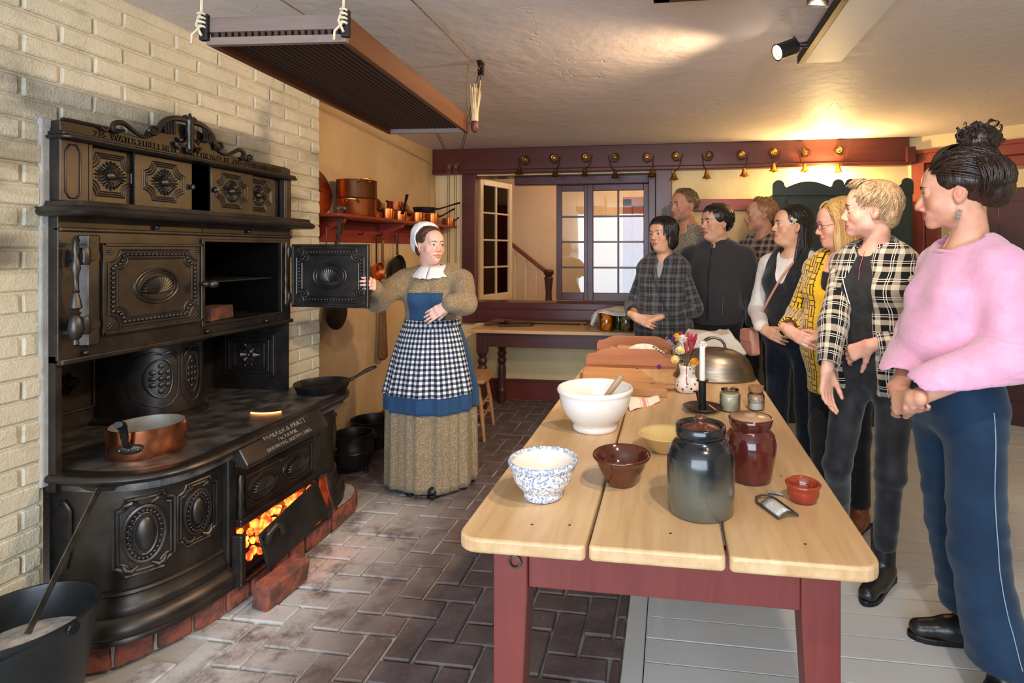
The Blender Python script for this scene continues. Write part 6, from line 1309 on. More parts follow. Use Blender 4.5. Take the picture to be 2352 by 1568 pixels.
def plaid(name, ground, warp, fine, period=.075, bands=((.1,.45,.5),), fbands=((.7,.74,1.),), fw=.7):
    t = NT(name); p = t.sep(t.coord('pat')); wv = t.n('ShaderNodeTexNoise', {'Vector': t.coord('pat'), 'Scale': 14.0}).outputs[0]
    x = t.math('ADD', p[0], t.math('MULTIPLY', wv, .006)); y = t.math('ADD', p[1], t.math('MULTIPLY', wv, .006))
    m = t.math('ADD', stripes(t, x, period, bands), stripes(t, y, period, bands), clamp=True); col = t.mix(m, ground, warp)
    g_ = t.math('MAXIMUM', stripes(t, x, period, fbands), stripes(t, y, period, fbands)); col = t.mix(t.math('MULTIPLY', g_, fw), col, fine)
    t.bump(t.noise(t.coord('Object'), 700, 2), .2, .002); return t.fin(col, .9, 0, .2, sheen=.2)
# ------------------------------------------------------------------ figure builder (local frame: faces +Y, right hand at +X, soles at z=0)
def locks(name, paths, r, mat, parent, n=5, flat=.6):
    m = MB()
    for pts in paths:
        k = len(pts); m.tube(pts, [max(.0006, r*(math.sin(PI*(.12 + .80*i/(k-1))))**.8*(1 if i < k-1 else .3)) for i in range(k)], n, flat=flat)
    o = m.build(name, mat, parent, smooth='all', fix=False); o['kind'] = 'stuff'; return o
SKC = np.array((0,-.020,.036)); SKR = np.array((.0765,.098,.086))
def sdir(az, el):                                     # direction on the skull: az 0 = front, + = towards +X (right ear), el up
    a, e = math.radians(az), math.radians(el); return np.array((math.sin(a)*math.cos(e), math.cos(a)*math.cos(e), math.sin(e)))
def arc(u, v, n, l0=.0, l1=.0, bow=0.0, R=None, C=None):
    u, v = unit(u), unit(v); om = math.acos(max(-1, min(1, float(u.dot(v))))); so = math.sin(om) or 1e-6; out = []
    for i in range(n):
        t = i/(n-1); d = u*math.sin((1-t)*om)/so + v*math.sin(t*om)/so if om > 1e-4 else u
        out.append((SKC if C is None else C) + (SKR if R is None else R)*d + unit(d)*(l0 + (l1-l0)*t + bow*math.sin(PI*t)))
    return out
class Person:
    def __init__(s, label, loc, rz, H, body=None, head=None, hyaw=0, hpitch=0, hroll=0, group=None, hs=1.0, lean=0.0, hfwd=.0):
        s.o = thing('person', label, 'person', loc, rz, group); s.q = H/1.70; q = s.q; s.b = dict(sh=.175, chest=(.150,.105), waist=(.130,.098), hip=(.165,.118), bust=0, belly=0); s.b.update(body or {})
        s.h = head or {}; s.hs = hs*q; s.zh = H - .122*s.hs; s.prims = []
        s.MH = Matrix.Translation((0, .035*q + hfwd + lean, s.zh)) @ Matrix.Rotation(hyaw, 4, 'Z') @ Matrix.Rotation(-hpitch, 4, 'X') @ Matrix.Rotation(hroll, 4, 'Y') @ Matrix.Scale(s.hs, 4) @ TR(0, -.01, 0)
        s.lean = lean; s.hands = []
    def L(s, x, y, z):
        return np.array(s.o.matrix_basis.inverted() @ Vector((x, y, z)))
    def hl(s, paths, r, mat, name='hair_locks', n=5, flat=.55):
        return locks(name, [[s.MH @ Vector(p) for p in pts] for pts in paths], r*s.hs, mat, s.o, n, flat)
    def hb(s, prims, mat, res=.0042, disp=None, name='hair'):
        return blob(name, xf_prims(prims, s.MH), res, mat, s.o, disp=disp, smooth=1)
    def hp(s, *p): return np.array(s.MH @ Vector(p))
    def arm(s, side, sh, el, wr, fdir, pn, **k):
        s.hands.append((side, np.asarray(sh,float), np.asarray(el,float), np.asarray(wr,float), fdir, pn, k))
    def trunk(s, e=0.0, k=.06, z0=.80):
        q, b = s.q, s.b; L = s.lean; cx, cy = b['chest']; wx, wy = b['waist']; hx, hy = b['hip']
        P = [Ell((0, L*.9-.005, 1.25*q), (cx+e, cy+e, .17*q), k=k, tag='t'), Ell((0, L*.6, 1.10*q), (wx+e, wy+e, .15*q), k=k, tag='t'), Ell((0, L*.2-.01, .93*q), (hx+e, hy+e, .15*q), k=k, tag='t'),
             Cap((-b['sh']*.78, L-.015, 1.335*q), (b['sh']*.78, L-.015, 1.335*q), .053*q+e, k=k, tag='t'), Cap((-b['sh']*.42, L-.020, 1.392*q), (b['sh']*.42, L-.020, 1.392*q), .042*q+e, k=k, tag='t')]
        if b['bust']:
            for sx in (-1,1): P.append(Ell((sx*.070, L+cy*.62, 1.235*q), (.066+e*.6, .050+b['bust']+e*.6, .068), k=.05, tag='t'))
        if b['belly']: P.append(Ell((0, L*.4+wy*.45, 1.03*q), (wx*.85+e, .075+b['belly']+e, .13*q), k=.07, tag='t'))
        return P
    def skin(s, mat, res=.0030, feet=False):
        q, L = s.q, s.lean; hd = xf_prims(head_prims(s.h), s.MH); nr = s.b.get('neck', .050)*q; nb = s.hp(0,-.030,-.085)
        P = list(s.trunk(-.012)) + [Cap(nb, (0, L-.028, 1.37*q), nr*.97, nr*1.14, k=.03), Cap(s.hp(.022,-.035,-.06), (.012, L+.045, 1.375*q), .017*q, .014*q, k=.03), Cap(s.hp(-.022,-.035,-.06), (-.012, L+.045, 1.375*q), .017*q, .014*q, k=.03),
                                    Cap((-.085*q, L+.026, 1.375*q), (.085*q, L+.026, 1.375*q), .016*q, k=.03)]
        for l in getattr(s, 'legs', [((-.085,0,.90*q),(-.09,.01,.50*q),(-.09,-.01,.09*q)), ((.085,0,.90*q),(.09,.01,.50*q),(.09,-.01,.09*q))]): P += [Cap(l[0], l[1], .070*q, .048*q, k=.03), Cap(l[1], l[2], .046*q, .032*q, k=.02)]
        fx, fy, fz = [], [], []; c0 = np.array(s.MH.translation); rad = .135*s.hs
        for arr, m in ((fx,0),(fy,1),(fz,2)): arr.append((c0[m]-rad, c0[m]+rad, res))
        for (side, sh, el, wr, fd, pn, k) in s.hands:
            P += [Cap(sh + V3(-side*.02,0,-.008), el, .036*q, .033*q, k=.03), Cap(el, wr, .035*q, .0235*q, k=.02)]
        P += hd
        for (side, sh, el, wr, fd, pn, k) in s.hands:
            k = dict(k); sc = k.pop('hsc', q); P += hand_prims(wr, fd, pn, side, s=sc, **k); c = wr + unit(fd)*.08
            for arr, m in ((fx,0),(fy,1),(fz,2)): arr.append((c[m]-.11, c[m]+.11, max(.0042, res)))
        lipp = [p for p in hd if p.tag == 'lip']; MI = np.array(s.MH.inverted()); fw = s.h.get('fw',1.0)
        def attr(Pt):
            lm = np.min([pdist(p, Pt) for p in lipp], 0); m = np.clip(1 - (lm - .0004)/.0022, 0, 1); h = Pt @ MI[:3,:3].T + MI[:3,3]
            bl = np.zeros(len(Pt))
            for sx in (-1,1): bl = np.maximum(bl, np.exp(-(((h[:,0]-sx*.042*fw)/.022)**2 + ((h[:,2]+.034)/.020)**2))*(h[:,1] > .02))
            bl = np.maximum(bl, np.exp(-((h[:,0]/.016)**2 + ((h[:,2]+.036)/.018)**2))*(h[:,1] > .09)); bl = np.maximum(bl, (np.abs(h[:,0]) > .071*fw)*(np.abs(h[:,2]+.008) < .03)*(np.abs(h[:,1]+.01) < .022)*.5)
            bw = np.zeros(len(Pt)); sb = s.h.get('stubble', 0)
            if sb: bw = sb*np.clip((-.045 - h[:,2])/.02, 0, 1)*np.clip((h[:,1]+.01)/.03, 0, 1)*np.clip((h[:,2]+.125)/.02, 0, 1)*(1-m)
            return {'skin': np.stack([m, bl, bw], 1)}
        b = blob('body', P, .014, mat, s.o, attr=attr, fines=(fx, fy, fz)); s.body = b
        return b
    def eyes(s, mat, yaw=0.0, pitch=0.0):
        for sx in (-1,1):
            c = Vector((sx*.0315*s.h.get('fw',1.0), .0785, -.001)); m = MB().ball((0,0,0), .0128, nu=20, nv=14); e = m.build('eye', mat, s.o, smooth='all')
            e.matrix_local = s.MH @ Matrix.Translation(c) @ Matrix.Rotation(yaw, 4, 'Z') @ Matrix.Rotation(pitch, 4, 'X')
        lm = pm('lash', rgb(40,28,22), None, 5, .6)
        for sx in (-1,1):
            fw = s.h.get('fw',1.0); e = s.h.get('eye',1.0); m = MB().tube([s.MH @ Vector((sx*(.0315*fw + dx), .0790 + .0142*math.cos(dx/.0145), .0040*e + .0018*math.cos(dx/.009) - .001)) for dx in (-.0115,-.008,-.004,0,.004,.008,.0120)], [.0007,.0012,.0014,.0015,.0015,.0014,.0009], 5); m.build('lash_line', lm, s.o, smooth='all')
    def brows(s, mat, th=.0028, arch=.004, tilt=0.0, z=.0205):
        fw = s.h.get('fw',1.0); hd = head_prims(s.h)
        for sx in (-1,1):
            pts = []
            for i in range(10):
                t = i/9; x = sx*(.012 + .038*t)*fw; zz = z + arch*math.sin(PI*min(1, t*1.15)) + tilt*(t-.5); pts.append(Vector((x, front_y(hd, x, zz, .03) + .0010, zz)))
            MB().tube([s.MH @ p for p in pts], [th*s.hs*(.60 + .6*math.sin(PI*min(1,(i+1.6)/10)))*(1 - .55*max(0,(i-5)/4)) for i in range(10)], 6, flat=.8).build('eyebrow', mat, s.o, smooth='all')
    def garment(s, name, prims, mat, res=.0075, disp=None, bones=None, ucirc=.17, smooth=1, parent=None, extra=None):
        """bones: list of (a,b,r,offset) for sleeve pattern coordinates"""
        bones = bones or []
        def attr(P):
            u = P[:,0]*1.1 - np.tanh(P[:,0]/.03)*np.minimum(P[:,1], .03)*.8; v = P[:,2].copy(); best = np.min([pdist(p, P) for p in prims if p.op == 'u' and p.tag == 't'] or [np.full(len(P), 9.)], 0)
            for (a, b, r, off, L0) in bones:
                a, b = np.asarray(a,float), np.asarray(b,float); d = pdist(Cap(a, b, r), P); t_ = unit(b-a); q0 = unit(np.cross(t_, (0,1,0.2))); q1 = np.cross(t_, q0); rel = P - a
                uu = np.arctan2(rel @ q1, rel @ q0)*.062 + off; vv = rel @ t_ + L0; m = d < best - .004; u = np.where(m, uu, u); v = np.where(m, vv, v); best = np.minimum(best, d)
            return {'pat': np.stack([u, v, np.zeros(len(P))], 1)}
        return blob(name, prims, res, mat, parent or s.o, disp=disp, attr=attr, smooth=smooth)
    def sleeves(s, r, k=.045, upto=1.0, cuff=True, tag='s', flare=0.0):
        P = []; S = []; bones = []
        for (side, sh, el, wr, fd, pn, kk) in s.hands:
            e = el + (wr - el)*upto; r0, r1, r2 = r
            P += [Cap(sh, el, r0, r1, k=k, tag=tag), Cap(el, e, r1, r2 + flare, k=.03, tag=tag)]
            d = unit(wr - el)
            if cuff: S += [Half(e + d*.004, d, k=.004, op='i', tag=(e, side)), ]
            L1 = np.linalg.norm(el-sh); bones += [(sh, el, (r0+r1)/2, side*.5, 0.0), (el, e, (r1+r2)/2, side*.5, L1)]
        return P, bones
    def shirt(s, name, torso, r, mat, upto, res, disp, cuffr=None, ext=(), sres=.0052, neck=None):
        t_ = s.garment(name, torso, mat, res, disp)
        for (side, sh, el, wr, fd, pn, kk) in s.hands:
            e = el + (wr-el)*upto; d = unit(wr-el); r0, r1, r2 = r; L1 = np.linalg.norm(el-sh); sh_in = sh + V3(-side*.040, 0, .006)
            P = [Cap(sh_in, el, r0, r1, k=.03), Cap(el, e, r1, r2, k=.03), Half(e + d*.002, d, k=.003), Cap(e - d*.03, e + d*.2, cuffr or r2*.80, op='s', k=.004)]
            s.garment('sleeve', P, mat, sres, disp, [(sh, el, (r0+r1)/2, side*.5, 0.0), (el, e, (r1+r2)/2, side*.5, L1)])
        return t_
    def shoe(s, side, ankle, toe, mat, top=.16, sole=None, name='boot', w_=.040, lace=None):
        q = s.q; a = np.asarray(ankle, float); t_ = np.asarray(toe, float); d = unit((t_ - a)*V3(1,1,0)); heel = a*V3(1,1,0) - d*.045; tt = heel + d*.26*q
        P = [Cap(a + (0,0,top), a*V3(1,1,0) + (0,0,.07), .050*q, .045*q, k=.03), Cap(heel + (0,0,.045), heel + d*.12 + (0,0,.045), .038, .040, k=.03), Cap(heel + d*.10 + (0,0,.052), tt - d*.045 + (0,0,.036), .042, .036, k=.03, n=(0,0,1), f=.85), Half((0,0,.016), (0,0,-1), k=.006, op='i')]
        if top > .02: P.append(Half(a + (0,0,top), (0,0,1), k=.006, op='i'))
        b = blob(name, P, .006, mat, s.o, smooth=1)
        lat = np.cross(d, (0,0,1)); pts = []
        for f_, w2 in ((0,.018),(.03,.030),(.10,.036),(.30,.033),(.55,.037),(.72,.041),(.84,.038),(.93,.028),(.985,.014),(1.0,.004)): pts.append((heel + d*(.26*q*f_ - .040*(1-f_) - .004*f_), w2))
        poly = [(p + lat*w2)[:2] for p, w2 in pts] + [(p - lat*w2)[:2] for p, w2 in reversed(pts)]
        MB().prism([tuple(p) for p in poly], 0.0, .022).build('sole', sole or M_IRONB, s.o, bevel=.004)
        return b
LEATHER = pm('black_leather', rgb(26,25,25), rgb(36,34,33), 18, .32, 0, bump=.25, bscale=60)
# ------------------------------------------------------------------ shared looks
def D(a): return math.radians(a)
SK_F = skin_mat('fair_skin', rgb(220,168,146), rgb(204,130,112), rgb(172,84,82), rgb(150,120,104))
SK_P = skin_mat('rosy_skin', rgb(216,162,134), rgb(202,118,98), rgb(178,66,70), rgb(150,120,104))
SK_T = skin_mat('tan_skin', rgb(196,142,112), rgb(180,106,84), rgb(150,84,74), rgb(150,118,98))
SK_E = skin_mat('light_warm_skin', rgb(212,164,132), rgb(196,126,102), rgb(160,82,74), rgb(150,118,98))
SK_C = skin_mat('pale_skin', rgb(230,186,168), rgb(216,142,128), rgb(186,90,90))
EY_B = eye_mat('brown_eye', (.045,.022,.010)); EY_L = eye_mat('grey_eye', (.10,.13,.14))
H_BLK = hair_mat('black_hair', rgb(16,13,13), rgb(34,28,26), rough=.34); H_DKB = hair_mat('dark_brown_hair', rgb(26,17,14), rgb(62,42,34), rough=.32)
H_BLD = hair_mat('ash_blonde_hair', rgb(206,174,134), rgb(150,116,84), (90,90,30)); H_YEL = hair_mat('golden_blonde_hair', rgb(214,176,112), rgb(176,132,76), (80,80,5))
H_GRY = hair_mat('grey_brown_hair', rgb(124,98,74), rgb(88,66,48), (90,90,40)); H_RED = hair_mat('sandy_hair', rgb(172,122,80), rgb(130,86,54), (90,90,30)); H_BRN = hair_mat('brown_hair', rgb(62,40,30), rgb(92,62,46))
BR_D = pm('dark_brow', rgb(34,24,20), None, 5, .7); BR_L = pm('light_brow', rgb(140,104,76), None, 5, .7); BR_M = pm('mid_brow', rgb(92,66,50), None, 5, .7)
rnd = random.Random(11)
def fold(amp=.004, f=20, seed=0, st=(1,1,.55)): return lambda P: amp*wob(P, f, seed, 6, st)
def knit_mat(name, c1, c2):
    t = NT(name); p = t.coord('pat'); s = t.sep(p); w1 = t.math('SINE', t.math('MULTIPLY', s[0], 2400.0)); w2 = t.math('SINE', t.math('MULTIPLY', s[1], 1700.0)); n = t.noise(t.coord('Object'), 240, 3); n2 = t.noise(t.coord('Object'), 18, 4)
    fl = t.smooth(t.noise(t.coord('Object', (1,1,2)), 150, 2), .68, .76); col = t.mix(t.smooth(n2, .3, .7), c1, c2); col = t.mix(t.math('MULTIPLY', fl, .35), col, rgb(186,110,140))
    t.bump(t.math('ADD', t.math('MULTIPLY', t.math('ADD', w1, w2),   .12), n), .4, .003); return t.fin(col, .95, 0, .15, sheen=.5)
def denim(name, c1, c2):
    t = NT(name); v = t.coord('Object'); n = t.noise(v, 5, 4); tw = t.noise(t.coord('Object', (700,700,90)), 1.0, 2); fade = t.smooth(n, .4, .75)
    t.bump(tw, .3, .002); return t.fin(t.mix(t.math('MULTIPLY_ADD', tw, .35, t.math('MULTIPLY', fade, .4)), c1, c2), .85, 0, .25, sheen=.15)
def legs_prims(l, r, k=.05): return [q for a, b, c in l for q in (Cap(a, b, r[0], r[1], k=k), Cap(b, c, r[1], r[2], k=.03))]
def trousers(p, legs, r, mat, name='trousers', hem=.09, amp=.004, hipz=.93, seam=None, waist=1.02):
    q = p.q; hx, hy = p.b['hip']; P = [Ell((0,-.012,hipz*q), (hx+.012, hy+.012, .12*q), k=.05), Cap((0,-.01,.90*q),(0,-.01,1.0*q), hx*.75, hx*.72, k=.05, n=(0,1,0), f=.8)] + legs_prims(legs, r)
    P += [Half((0,0,hem), (0,0,-1), k=.006), Half((0,0,waist*q), (0,0,1), k=.006)]
    return blob(name, P, .0085, mat, p.o, disp=lambda X: amp*wob(X, 15, 3, 6, (1,1,.7)) + amp*.9*wob(X, 20, 1, 6, (.5,.5,2.4))*(.35 + np.exp(-((X[:,2]-.5*q)/.13)**2) + np.exp(-((X[:,2]-.86*q)/.07)**2) + np.exp(-((X[:,2]-hem-.05)/.06)**2)), smooth=1)
def std_legs(q, gap=.09): return [((-gap,-.01,.88*q),(-gap-.005,.005,.48*q),(-gap-.005,-.02,.06*q)), ((gap,-.01,.88*q),(gap+.005,.005,.48*q),(gap+.005,-.02,.06*q))]
def clasp(p, c, out=.26, ez=1.07, dy=0.0, spread=.075, hz=.0, s=None, over=1):
    """hands folded together around local point c"""
    q = p.q; c = np.asarray(c, float); sh = p.b['sh']
    for side in (1,-1):
        ov = side == over; w_ = c + (side*spread*1.25, .020 if ov else -.016, .022 if ov else .008); el = V3(side*out, -.03 + dy, ez*q); f = unit(V3(-side*.93, .10, -.36 if ov else -.30))
        p.arm(side, (side*sh, p.lean-.015, 1.338*q), el, w_, f, (-side*.10, -1.0, -.15) if ov else (-side*.1, .35, 1.0), curl=(.36,.40,.44,.48) if ov else (.30,.32,.34,.36), spread=.02, thumb=(.30,.30) if ov else (.25,.2), **({'hsc': s} if s else {}))
def collar(p, mat, c, r=.062, h=.035, tilt=.25, gap=.35, name='collar', th=.004, spread=.018):
    c = np.asarray(c, float); vs = []; n = 30
    for j, (dr, dz) in enumerate(((0,-.006),(.001,h*.5),(.004,h),(.009,h*1.02),(spread*.8,h*.45),(spread,-.004))):
        for i in range(n+1):
            a = -PI + gap + (2*PI - 2*gap)*i/n; a += PI/2 + PI      # opening at the front
            rr_ = r + dr; fr = math.sin(a); vs.append((c[0] + rr_*math.cos(a), c[1] + rr_*.92*fr, c[2] + dz - tilt*(fr*.5+.5)*.09 - (.012 if j >= 4 and fr > .4 else 0)))
    fs = [(j*(n+1)+i, j*(n+1)+i+1, (j+1)*(n+1)+i+1, (j+1)*(n+1)+i) for j in range(5) for i in range(n)]
    o = MB().add(vs, fs).build(name, mat, p.o, smooth='all', fix=False); a = o.data.attributes.new('pat', 'FLOAT_VECTOR', 'POINT'); a.data.foreach_set('vector', np.array([(v[0]*1.1 + v[1]*.5, v[2] + v[1]*.4, 0) for v in vs], np.float32).ravel())
    md = o.modifiers.new('solid', 'SOLIDIFY'); md.thickness = th; return o
def neck_cut(p, w_=.060, z=1.405, f=.02, up=.1, yb=-.02, drop=0.0): q = p.q; return Cap((0, p.lean+yb+f-drop*.2, (z-drop)*q), (0, p.lean+yb, (z+up)*q), w_*q, w_*1.15*q, op='s', k=.012)
# ------------------------------------------------------------------ 1 woman in the pink sweater
p = Person('woman in pink knitted sweater and dark jeans, hands clasped, standing nearest at the right edge', (.925,2.035,0), D(98), 1.735, dict(sh=.160, chest=(.142,.108), waist=(.132,.102), hip=(.160,.116), bust=.022, neck=.049), dict(nose=1.16, hook=.004, jaw=.96, lip=1.0, smile=.8, fw=.97), hyaw=D(-35), hpitch=D(2), lean=-.040, group='visitors')
hc = p.L(.725,1.885,.955); clasp(p, hc, .235, 1.09, .0, .060, over=-1)
q = p.q; rf = p.L(1.08,2.22,.06); lf = p.L(1.03,1.93,.06)
lg = [((-.095,-.01,.86*q), tuple(lf*V3(.5,.5,0) + V3(-.045,.03,.47)), tuple(lf*V3(1,1,0) + V3(0,0,.07))), ((.095,-.01,.86*q), tuple(rf*V3(.5,.5,0) + V3(.045,.01,.47)), tuple(rf*V3(1,1,0) + V3(0,0,.07)))]; p.legs = lg
p.skin(SK_P, .0026); p.eyes(EY_B, D(8)); p.brows(BR_D, .0030, .004)
M_PINK = knit_mat('pink_knit', rgb(226,158,186), rgb(232,172,198))
P_, bn = p.sleeves((.066,.076,.080), upto=.80, k=.045)
body_t = p.trunk(.018) + [Ell((0,.01,1.10*p.q), (.158,.142,.13), k=.06, tag='t')]
cut = []
for (side, sh, el, wr, fd, pn, k) in p.hands:
    d = unit(wr - el); e = el + (wr-el)*.80; cut += [Cap(e - d*.03, e + d*.2, .062, op='s', k=.008)]
p.garment('sweater', body_t + P_ + cut + [Half((0,0,1.018*p.q), (0.0,-.10,-1), k=.010), Ell((0,p.lean-.012,1.418*p.q),(.112*p.q,.088,.040),k=.012,op='s'), neck_cut(p, .075, 1.40, .02, .1)], M_PINK, .0062, lambda P: .0040*wob(P, 15, 2) + .0022*wob(P, 60, 4), bn)
m = MB().tube([(.113*math.sin(a)*p.q, p.lean - .010 + .090*math.cos(a), (1.404 - .014*math.cos(a) - .010*abs(math.sin(a)))*p.q) for a in [2*PI*i/48 for i in range(48)]], .0070, 8, closed=True); ob = m.build('rolled_neckline', M_PINK, p.o, smooth='all')
JEANS = denim('dark_denim', rgb(16,34,56), rgb(40,70,98))
tj = trousers(p, lg, (.086,.080,.094), JEANS, 'jeans', .135, .0062)
_co = np.array([v_.co for v_ in tj.data.vertices]); seam = []
for z_ in np.linspace(.15, .98, 34):
    sel = _co[np.abs(_co[:,2]-z_) < .012]; k_ = np.argmin(sel[:,0] + .25*np.abs(sel[:,1] - np.mean(sel[sel[:,0] < np.min(sel[:,0])+.05][:,1]))); seam.append(sel[k_] + (-.0006,0,0))
seam = [np.mean(seam[max(0,i-3):i+4], 0) + (-.0035,0,0) for i in range(len(seam))]
MB().tube(spline([Vector(q_) for q_ in seam], 2), .0014, 5).build('seam_stitch', pm('pale_thread', rgb(150,164,180), None, 5, .8), p.o)
p.shoe(1, rf, rf + np.array(p.L(.8,2.24,0)) - np.array(p.L(1.08,2.22,0)), LEATHER, .12); p.shoe(-1, lf, lf + np.array(p.L(.85,1.75,0)) - np.array(p.L(1.03,1.93,0)), LEATHER, .12)
# dark updo: swept cap, side rolls, knot of curls
base = [Ell((0,-.028,.048), (.088,.108,.094), k=.02), Ell((0,-.105,.005), (.066,.050,.062), k=.03), Ell((.0,-.05,.115), (.062,.065,.045), k=.03), Ell((0,.11,-.045), (.10,.082,.098), k=.012, op='s'), Ell((.078,-.004,-.030), (.03,.032,.044), k=.008, op='s'), Ell((-.078,-.004,-.030), (.03,.032,.044), k=.008, op='s')]
p.hb(base, H_DKB, disp=lambda P: .0016*wob(P, 150, 2, 6, (1,1,.5)))
paths = []
for i in range(420):
    sx = rnd.choice((-1,1)); e0 = rnd.uniform(16, 68); a0 = rnd.uniform(18, 62)*sx; u = sdir(a0, e0); v = sdir(sx*rnd.uniform(130,172), rnd.uniform(-12, 30)); paths.append(arc(u, v, 9, .010 + rnd.uniform(0,.004), .022, .008 + rnd.uniform(0,.010)))
for i in range(160):
    a0 = rnd.uniform(-40,40); paths.append(arc(sdir(a0, rnd.uniform(35,50)), sdir(a0*3+rnd.uniform(-20,20), 85), 7, .010, .03, .015))
for i in range(180):
    a0 = rnd.uniform(120,240); paths.append(arc(sdir(a0, -42), sdir(a0+rnd.uniform(-25,25), 40), 8, .006, .03, .022))
p.hl(paths, .0034, H_DKB)
curls = []
for i in range(300):
    c = np.array((.0,-.064,.170)) + unit(_rs.normal(size=3))*np.array((.060,.064,.048))*rnd.uniform(.35,1.0); ax1 = unit(_rs.normal(size=3)); ax2 = unit(np.cross(ax1, _rs.normal(size=3))); R_ = rnd.uniform(.008,.020); a0 = rnd.uniform(0,6.3); N_ = rnd.uniform(3.6,6.5)
    curls.append([c + (ax1*math.cos(a0 + N_*t) + ax2*math.sin(a0 + N_*t))*R_*(1-.25*t) + np.cross(ax1,ax2)*.012*t for t in [k/12 for k in range(13)]])
p.hl(curls, .0036, H_DKB, 'curl_knot'); 
p.hb([Ell((0,-.064,.162),(.056,.060,.046),k=.01)], H_DKB, disp=lambda P: .004*wob(P, 70, 3), name='bun_core')
for sx in (-1,1):
    M_ = p.MH @ TR(sx*.074,-.004,-.042); g_ = MB().tube([M_ @ Vector((0,0,0)), M_ @ Vector((sx*.004,.004,-.006)), M_ @ Vector((sx*.004,0,-.024))], .0010, 5)
    for k in range(22): g_.ball(M_ @ Vector((sx*.004 + rnd.gauss(0,.0030), rnd.gauss(0,.0034), -.020 - rnd.random()*.030)), rnd.uniform(.0025,.0048), nu=7, nv=5)
    e = g_.build('earring', pm('silver_crystal', rgb(214,206,202), rgb(190,160,150), 60, .15, .7), p.o, smooth=True); e['kind'] = 'stuff'
MB().ball(p.MH @ Vector((.0115,.1135,-.036)), .0014, nu=8, nv=6).build('nose_stud', M_STEEL, p.o)
MB().tube([p.MH @ Vector((-.082,-.075,.085)), p.MH @ Vector((-.090,-.118,.045))], .0012, 5).build('hair_pin', M_BRASS, p.o)
# ------------------------------------------------------------------ 2 short blonde woman in open plaid shirt
p = Person('short-haired blonde woman in open black and white plaid shirt over a black zip top', (.875,2.63,0), D(132), 1.715, dict(sh=.176, chest=(.145,.105), waist=(.128,.096), hip=(.165,.115), bust=.012, neck=.050), dict(nose=1.0, jaw=.98, lip=.9, fw=.98, brow=.95), hyaw=D(-55), hpitch=D(-2), group='visitors')
q = p.q; sh = p.b['sh']
rh = p.L(.640,2.455,.93); lh = p.L(.815,2.475,1.03)
p.arm(1, (sh,-.015,1.338*q), tuple(p.L(.69,2.56,1.10)), rh, (0.0,.10,-1), (-1,.1,0), curl=(.25,.3,.35,.4), thumb=(.4,.2))
p.arm(-1, (-sh,-.015,1.338*q), (-.30,-.02,1.06*q), lh, (.75,.10,-.40), (.2,-.9,-.3), curl=(.55,.6,.65,.7), thumb=(.75,.15))
lg = [((-.09,-.01,.88*q), tuple(p.L(.90,2.50,.50)), tuple(p.L(.895,2.56,.10))), ((.09,-.01,.88*q), tuple(p.L(.72,2.60,.48)), tuple(p.L(.80,2.85,.10)))]; p.legs = lg
p.skin(SK_F, .0028); p.eyes(EY_L, D(6)); p.brows(BR_M, .0026, .003, -.002)
M_BTOP = fabric('black_jersey', rgb(26,26,28), rgb(36,36,38), 40, .75, .12)
p.garment('zip_top', p.trunk(.006) + [Cap((0,-.018,1.36*q), (0,-.008,1.425*q), .068, .060, k=.02, tag='t'), Half((0,0,.93*q), (0,0,-1)), neck_cut(p, .054, 1.40, .03, .1)], M_BTOP, .0068, lambda P: .004*wob(P, 22, 3, 6, (.6,.6,2.0)))
MB().tube([(0, .102, 1.16*q), (0, .112, 1.26*q), (0,.098,1.34*q), (0,.062,1.405*q)], .0016, 5).build('zip', pm('zip_red', rgb(176,60,64), None, 5, .5), p.o)
PL_B = plaid('black_white_plaid', rgb(16,15,15), rgb(206,190,168), rgb(224,212,192), .074, ((.05,.33,.5),), ((.50,.535,1.),(.62,.655,1.)), .95)
vopen = [Cap((0,.16,.80), (.0,.15,1.20*q), .100, .070, op='s', k=.012), Cap((0,.15,1.20*q), (0,.115,1.46*q), .070, .058, op='s', k=.012)]
p.shirt('plaid_shirt', p.trunk(.020) + [Ell((0,-.005,.86*q), (.182,.135,.13), k=.05, tag='t')] + vopen + [Half((0,0,.80*q), (0,0,-1), k=.006), neck_cut(p, .070, 1.40, .02, .1)], (.062,.057,.048), PL_B, .90, .0060, lambda P: .0048*wob(P, 20, 1) + .002*wob(P, 50, 2))
collar(p, PL_B, (0,-.014,1.438*q), .074, .034, .55, .62, spread=.036)
trousers(p, lg, (.080,.056,.044), fabric('black_denim', rgb(28,28,30), rgb(44,44,47), 12, .7, .2), 'trousers', .16, .0045)
lf = p.L(.895,2.56,.06); p.shoe(-1, lf, lf + np.array(p.L(.80,2.44,0)) - np.array(p.L(.895,2.56,0)), LEATHER, .19); rf = p.L(.80,2.85,.06); p.shoe(1, rf, rf + np.array(p.L(.66,2.84,0)) - np.array(p.L(.80,2.85,0)), LEATHER, .19)
base = [Ell((0,-.024,.046), (.084,.104,.090), k=.02), Ell((0,-.07,-.02), (.062,.045,.06), k=.03), Ell((0,.105,-.045), (.10,.075,.092), k=.012, op='s'), Ell((.078,-.002,-.030), (.03,.030,.042), k=.008, op='s'), Ell((-.078,-.002,-.030), (.03,.030,.042), k=.008, op='s')]
p.hb(base, H_BLD, disp=lambda P: .0018*wob(P, 160, 2))
paths = []
for i in range(900):
    az = rnd.uniform(-180,180); a = abs(az); el = rnd.uniform(-32 if a > 105 else (16 if a > 55 else 36), 88); u = sdir(az, el); tw = rnd.uniform(-7,7)
    if a < 120: v = sdir(az*.80 + tw, el - rnd.uniform(24,40)); l1 = .009 + rnd.uniform(0,.009)
    else: v = sdir(az + tw, el - rnd.uniform(24,40)); l1 = .004 + rnd.uniform(0,.006)
    paths.append(arc(u, v, 6, .006, l1, .004))
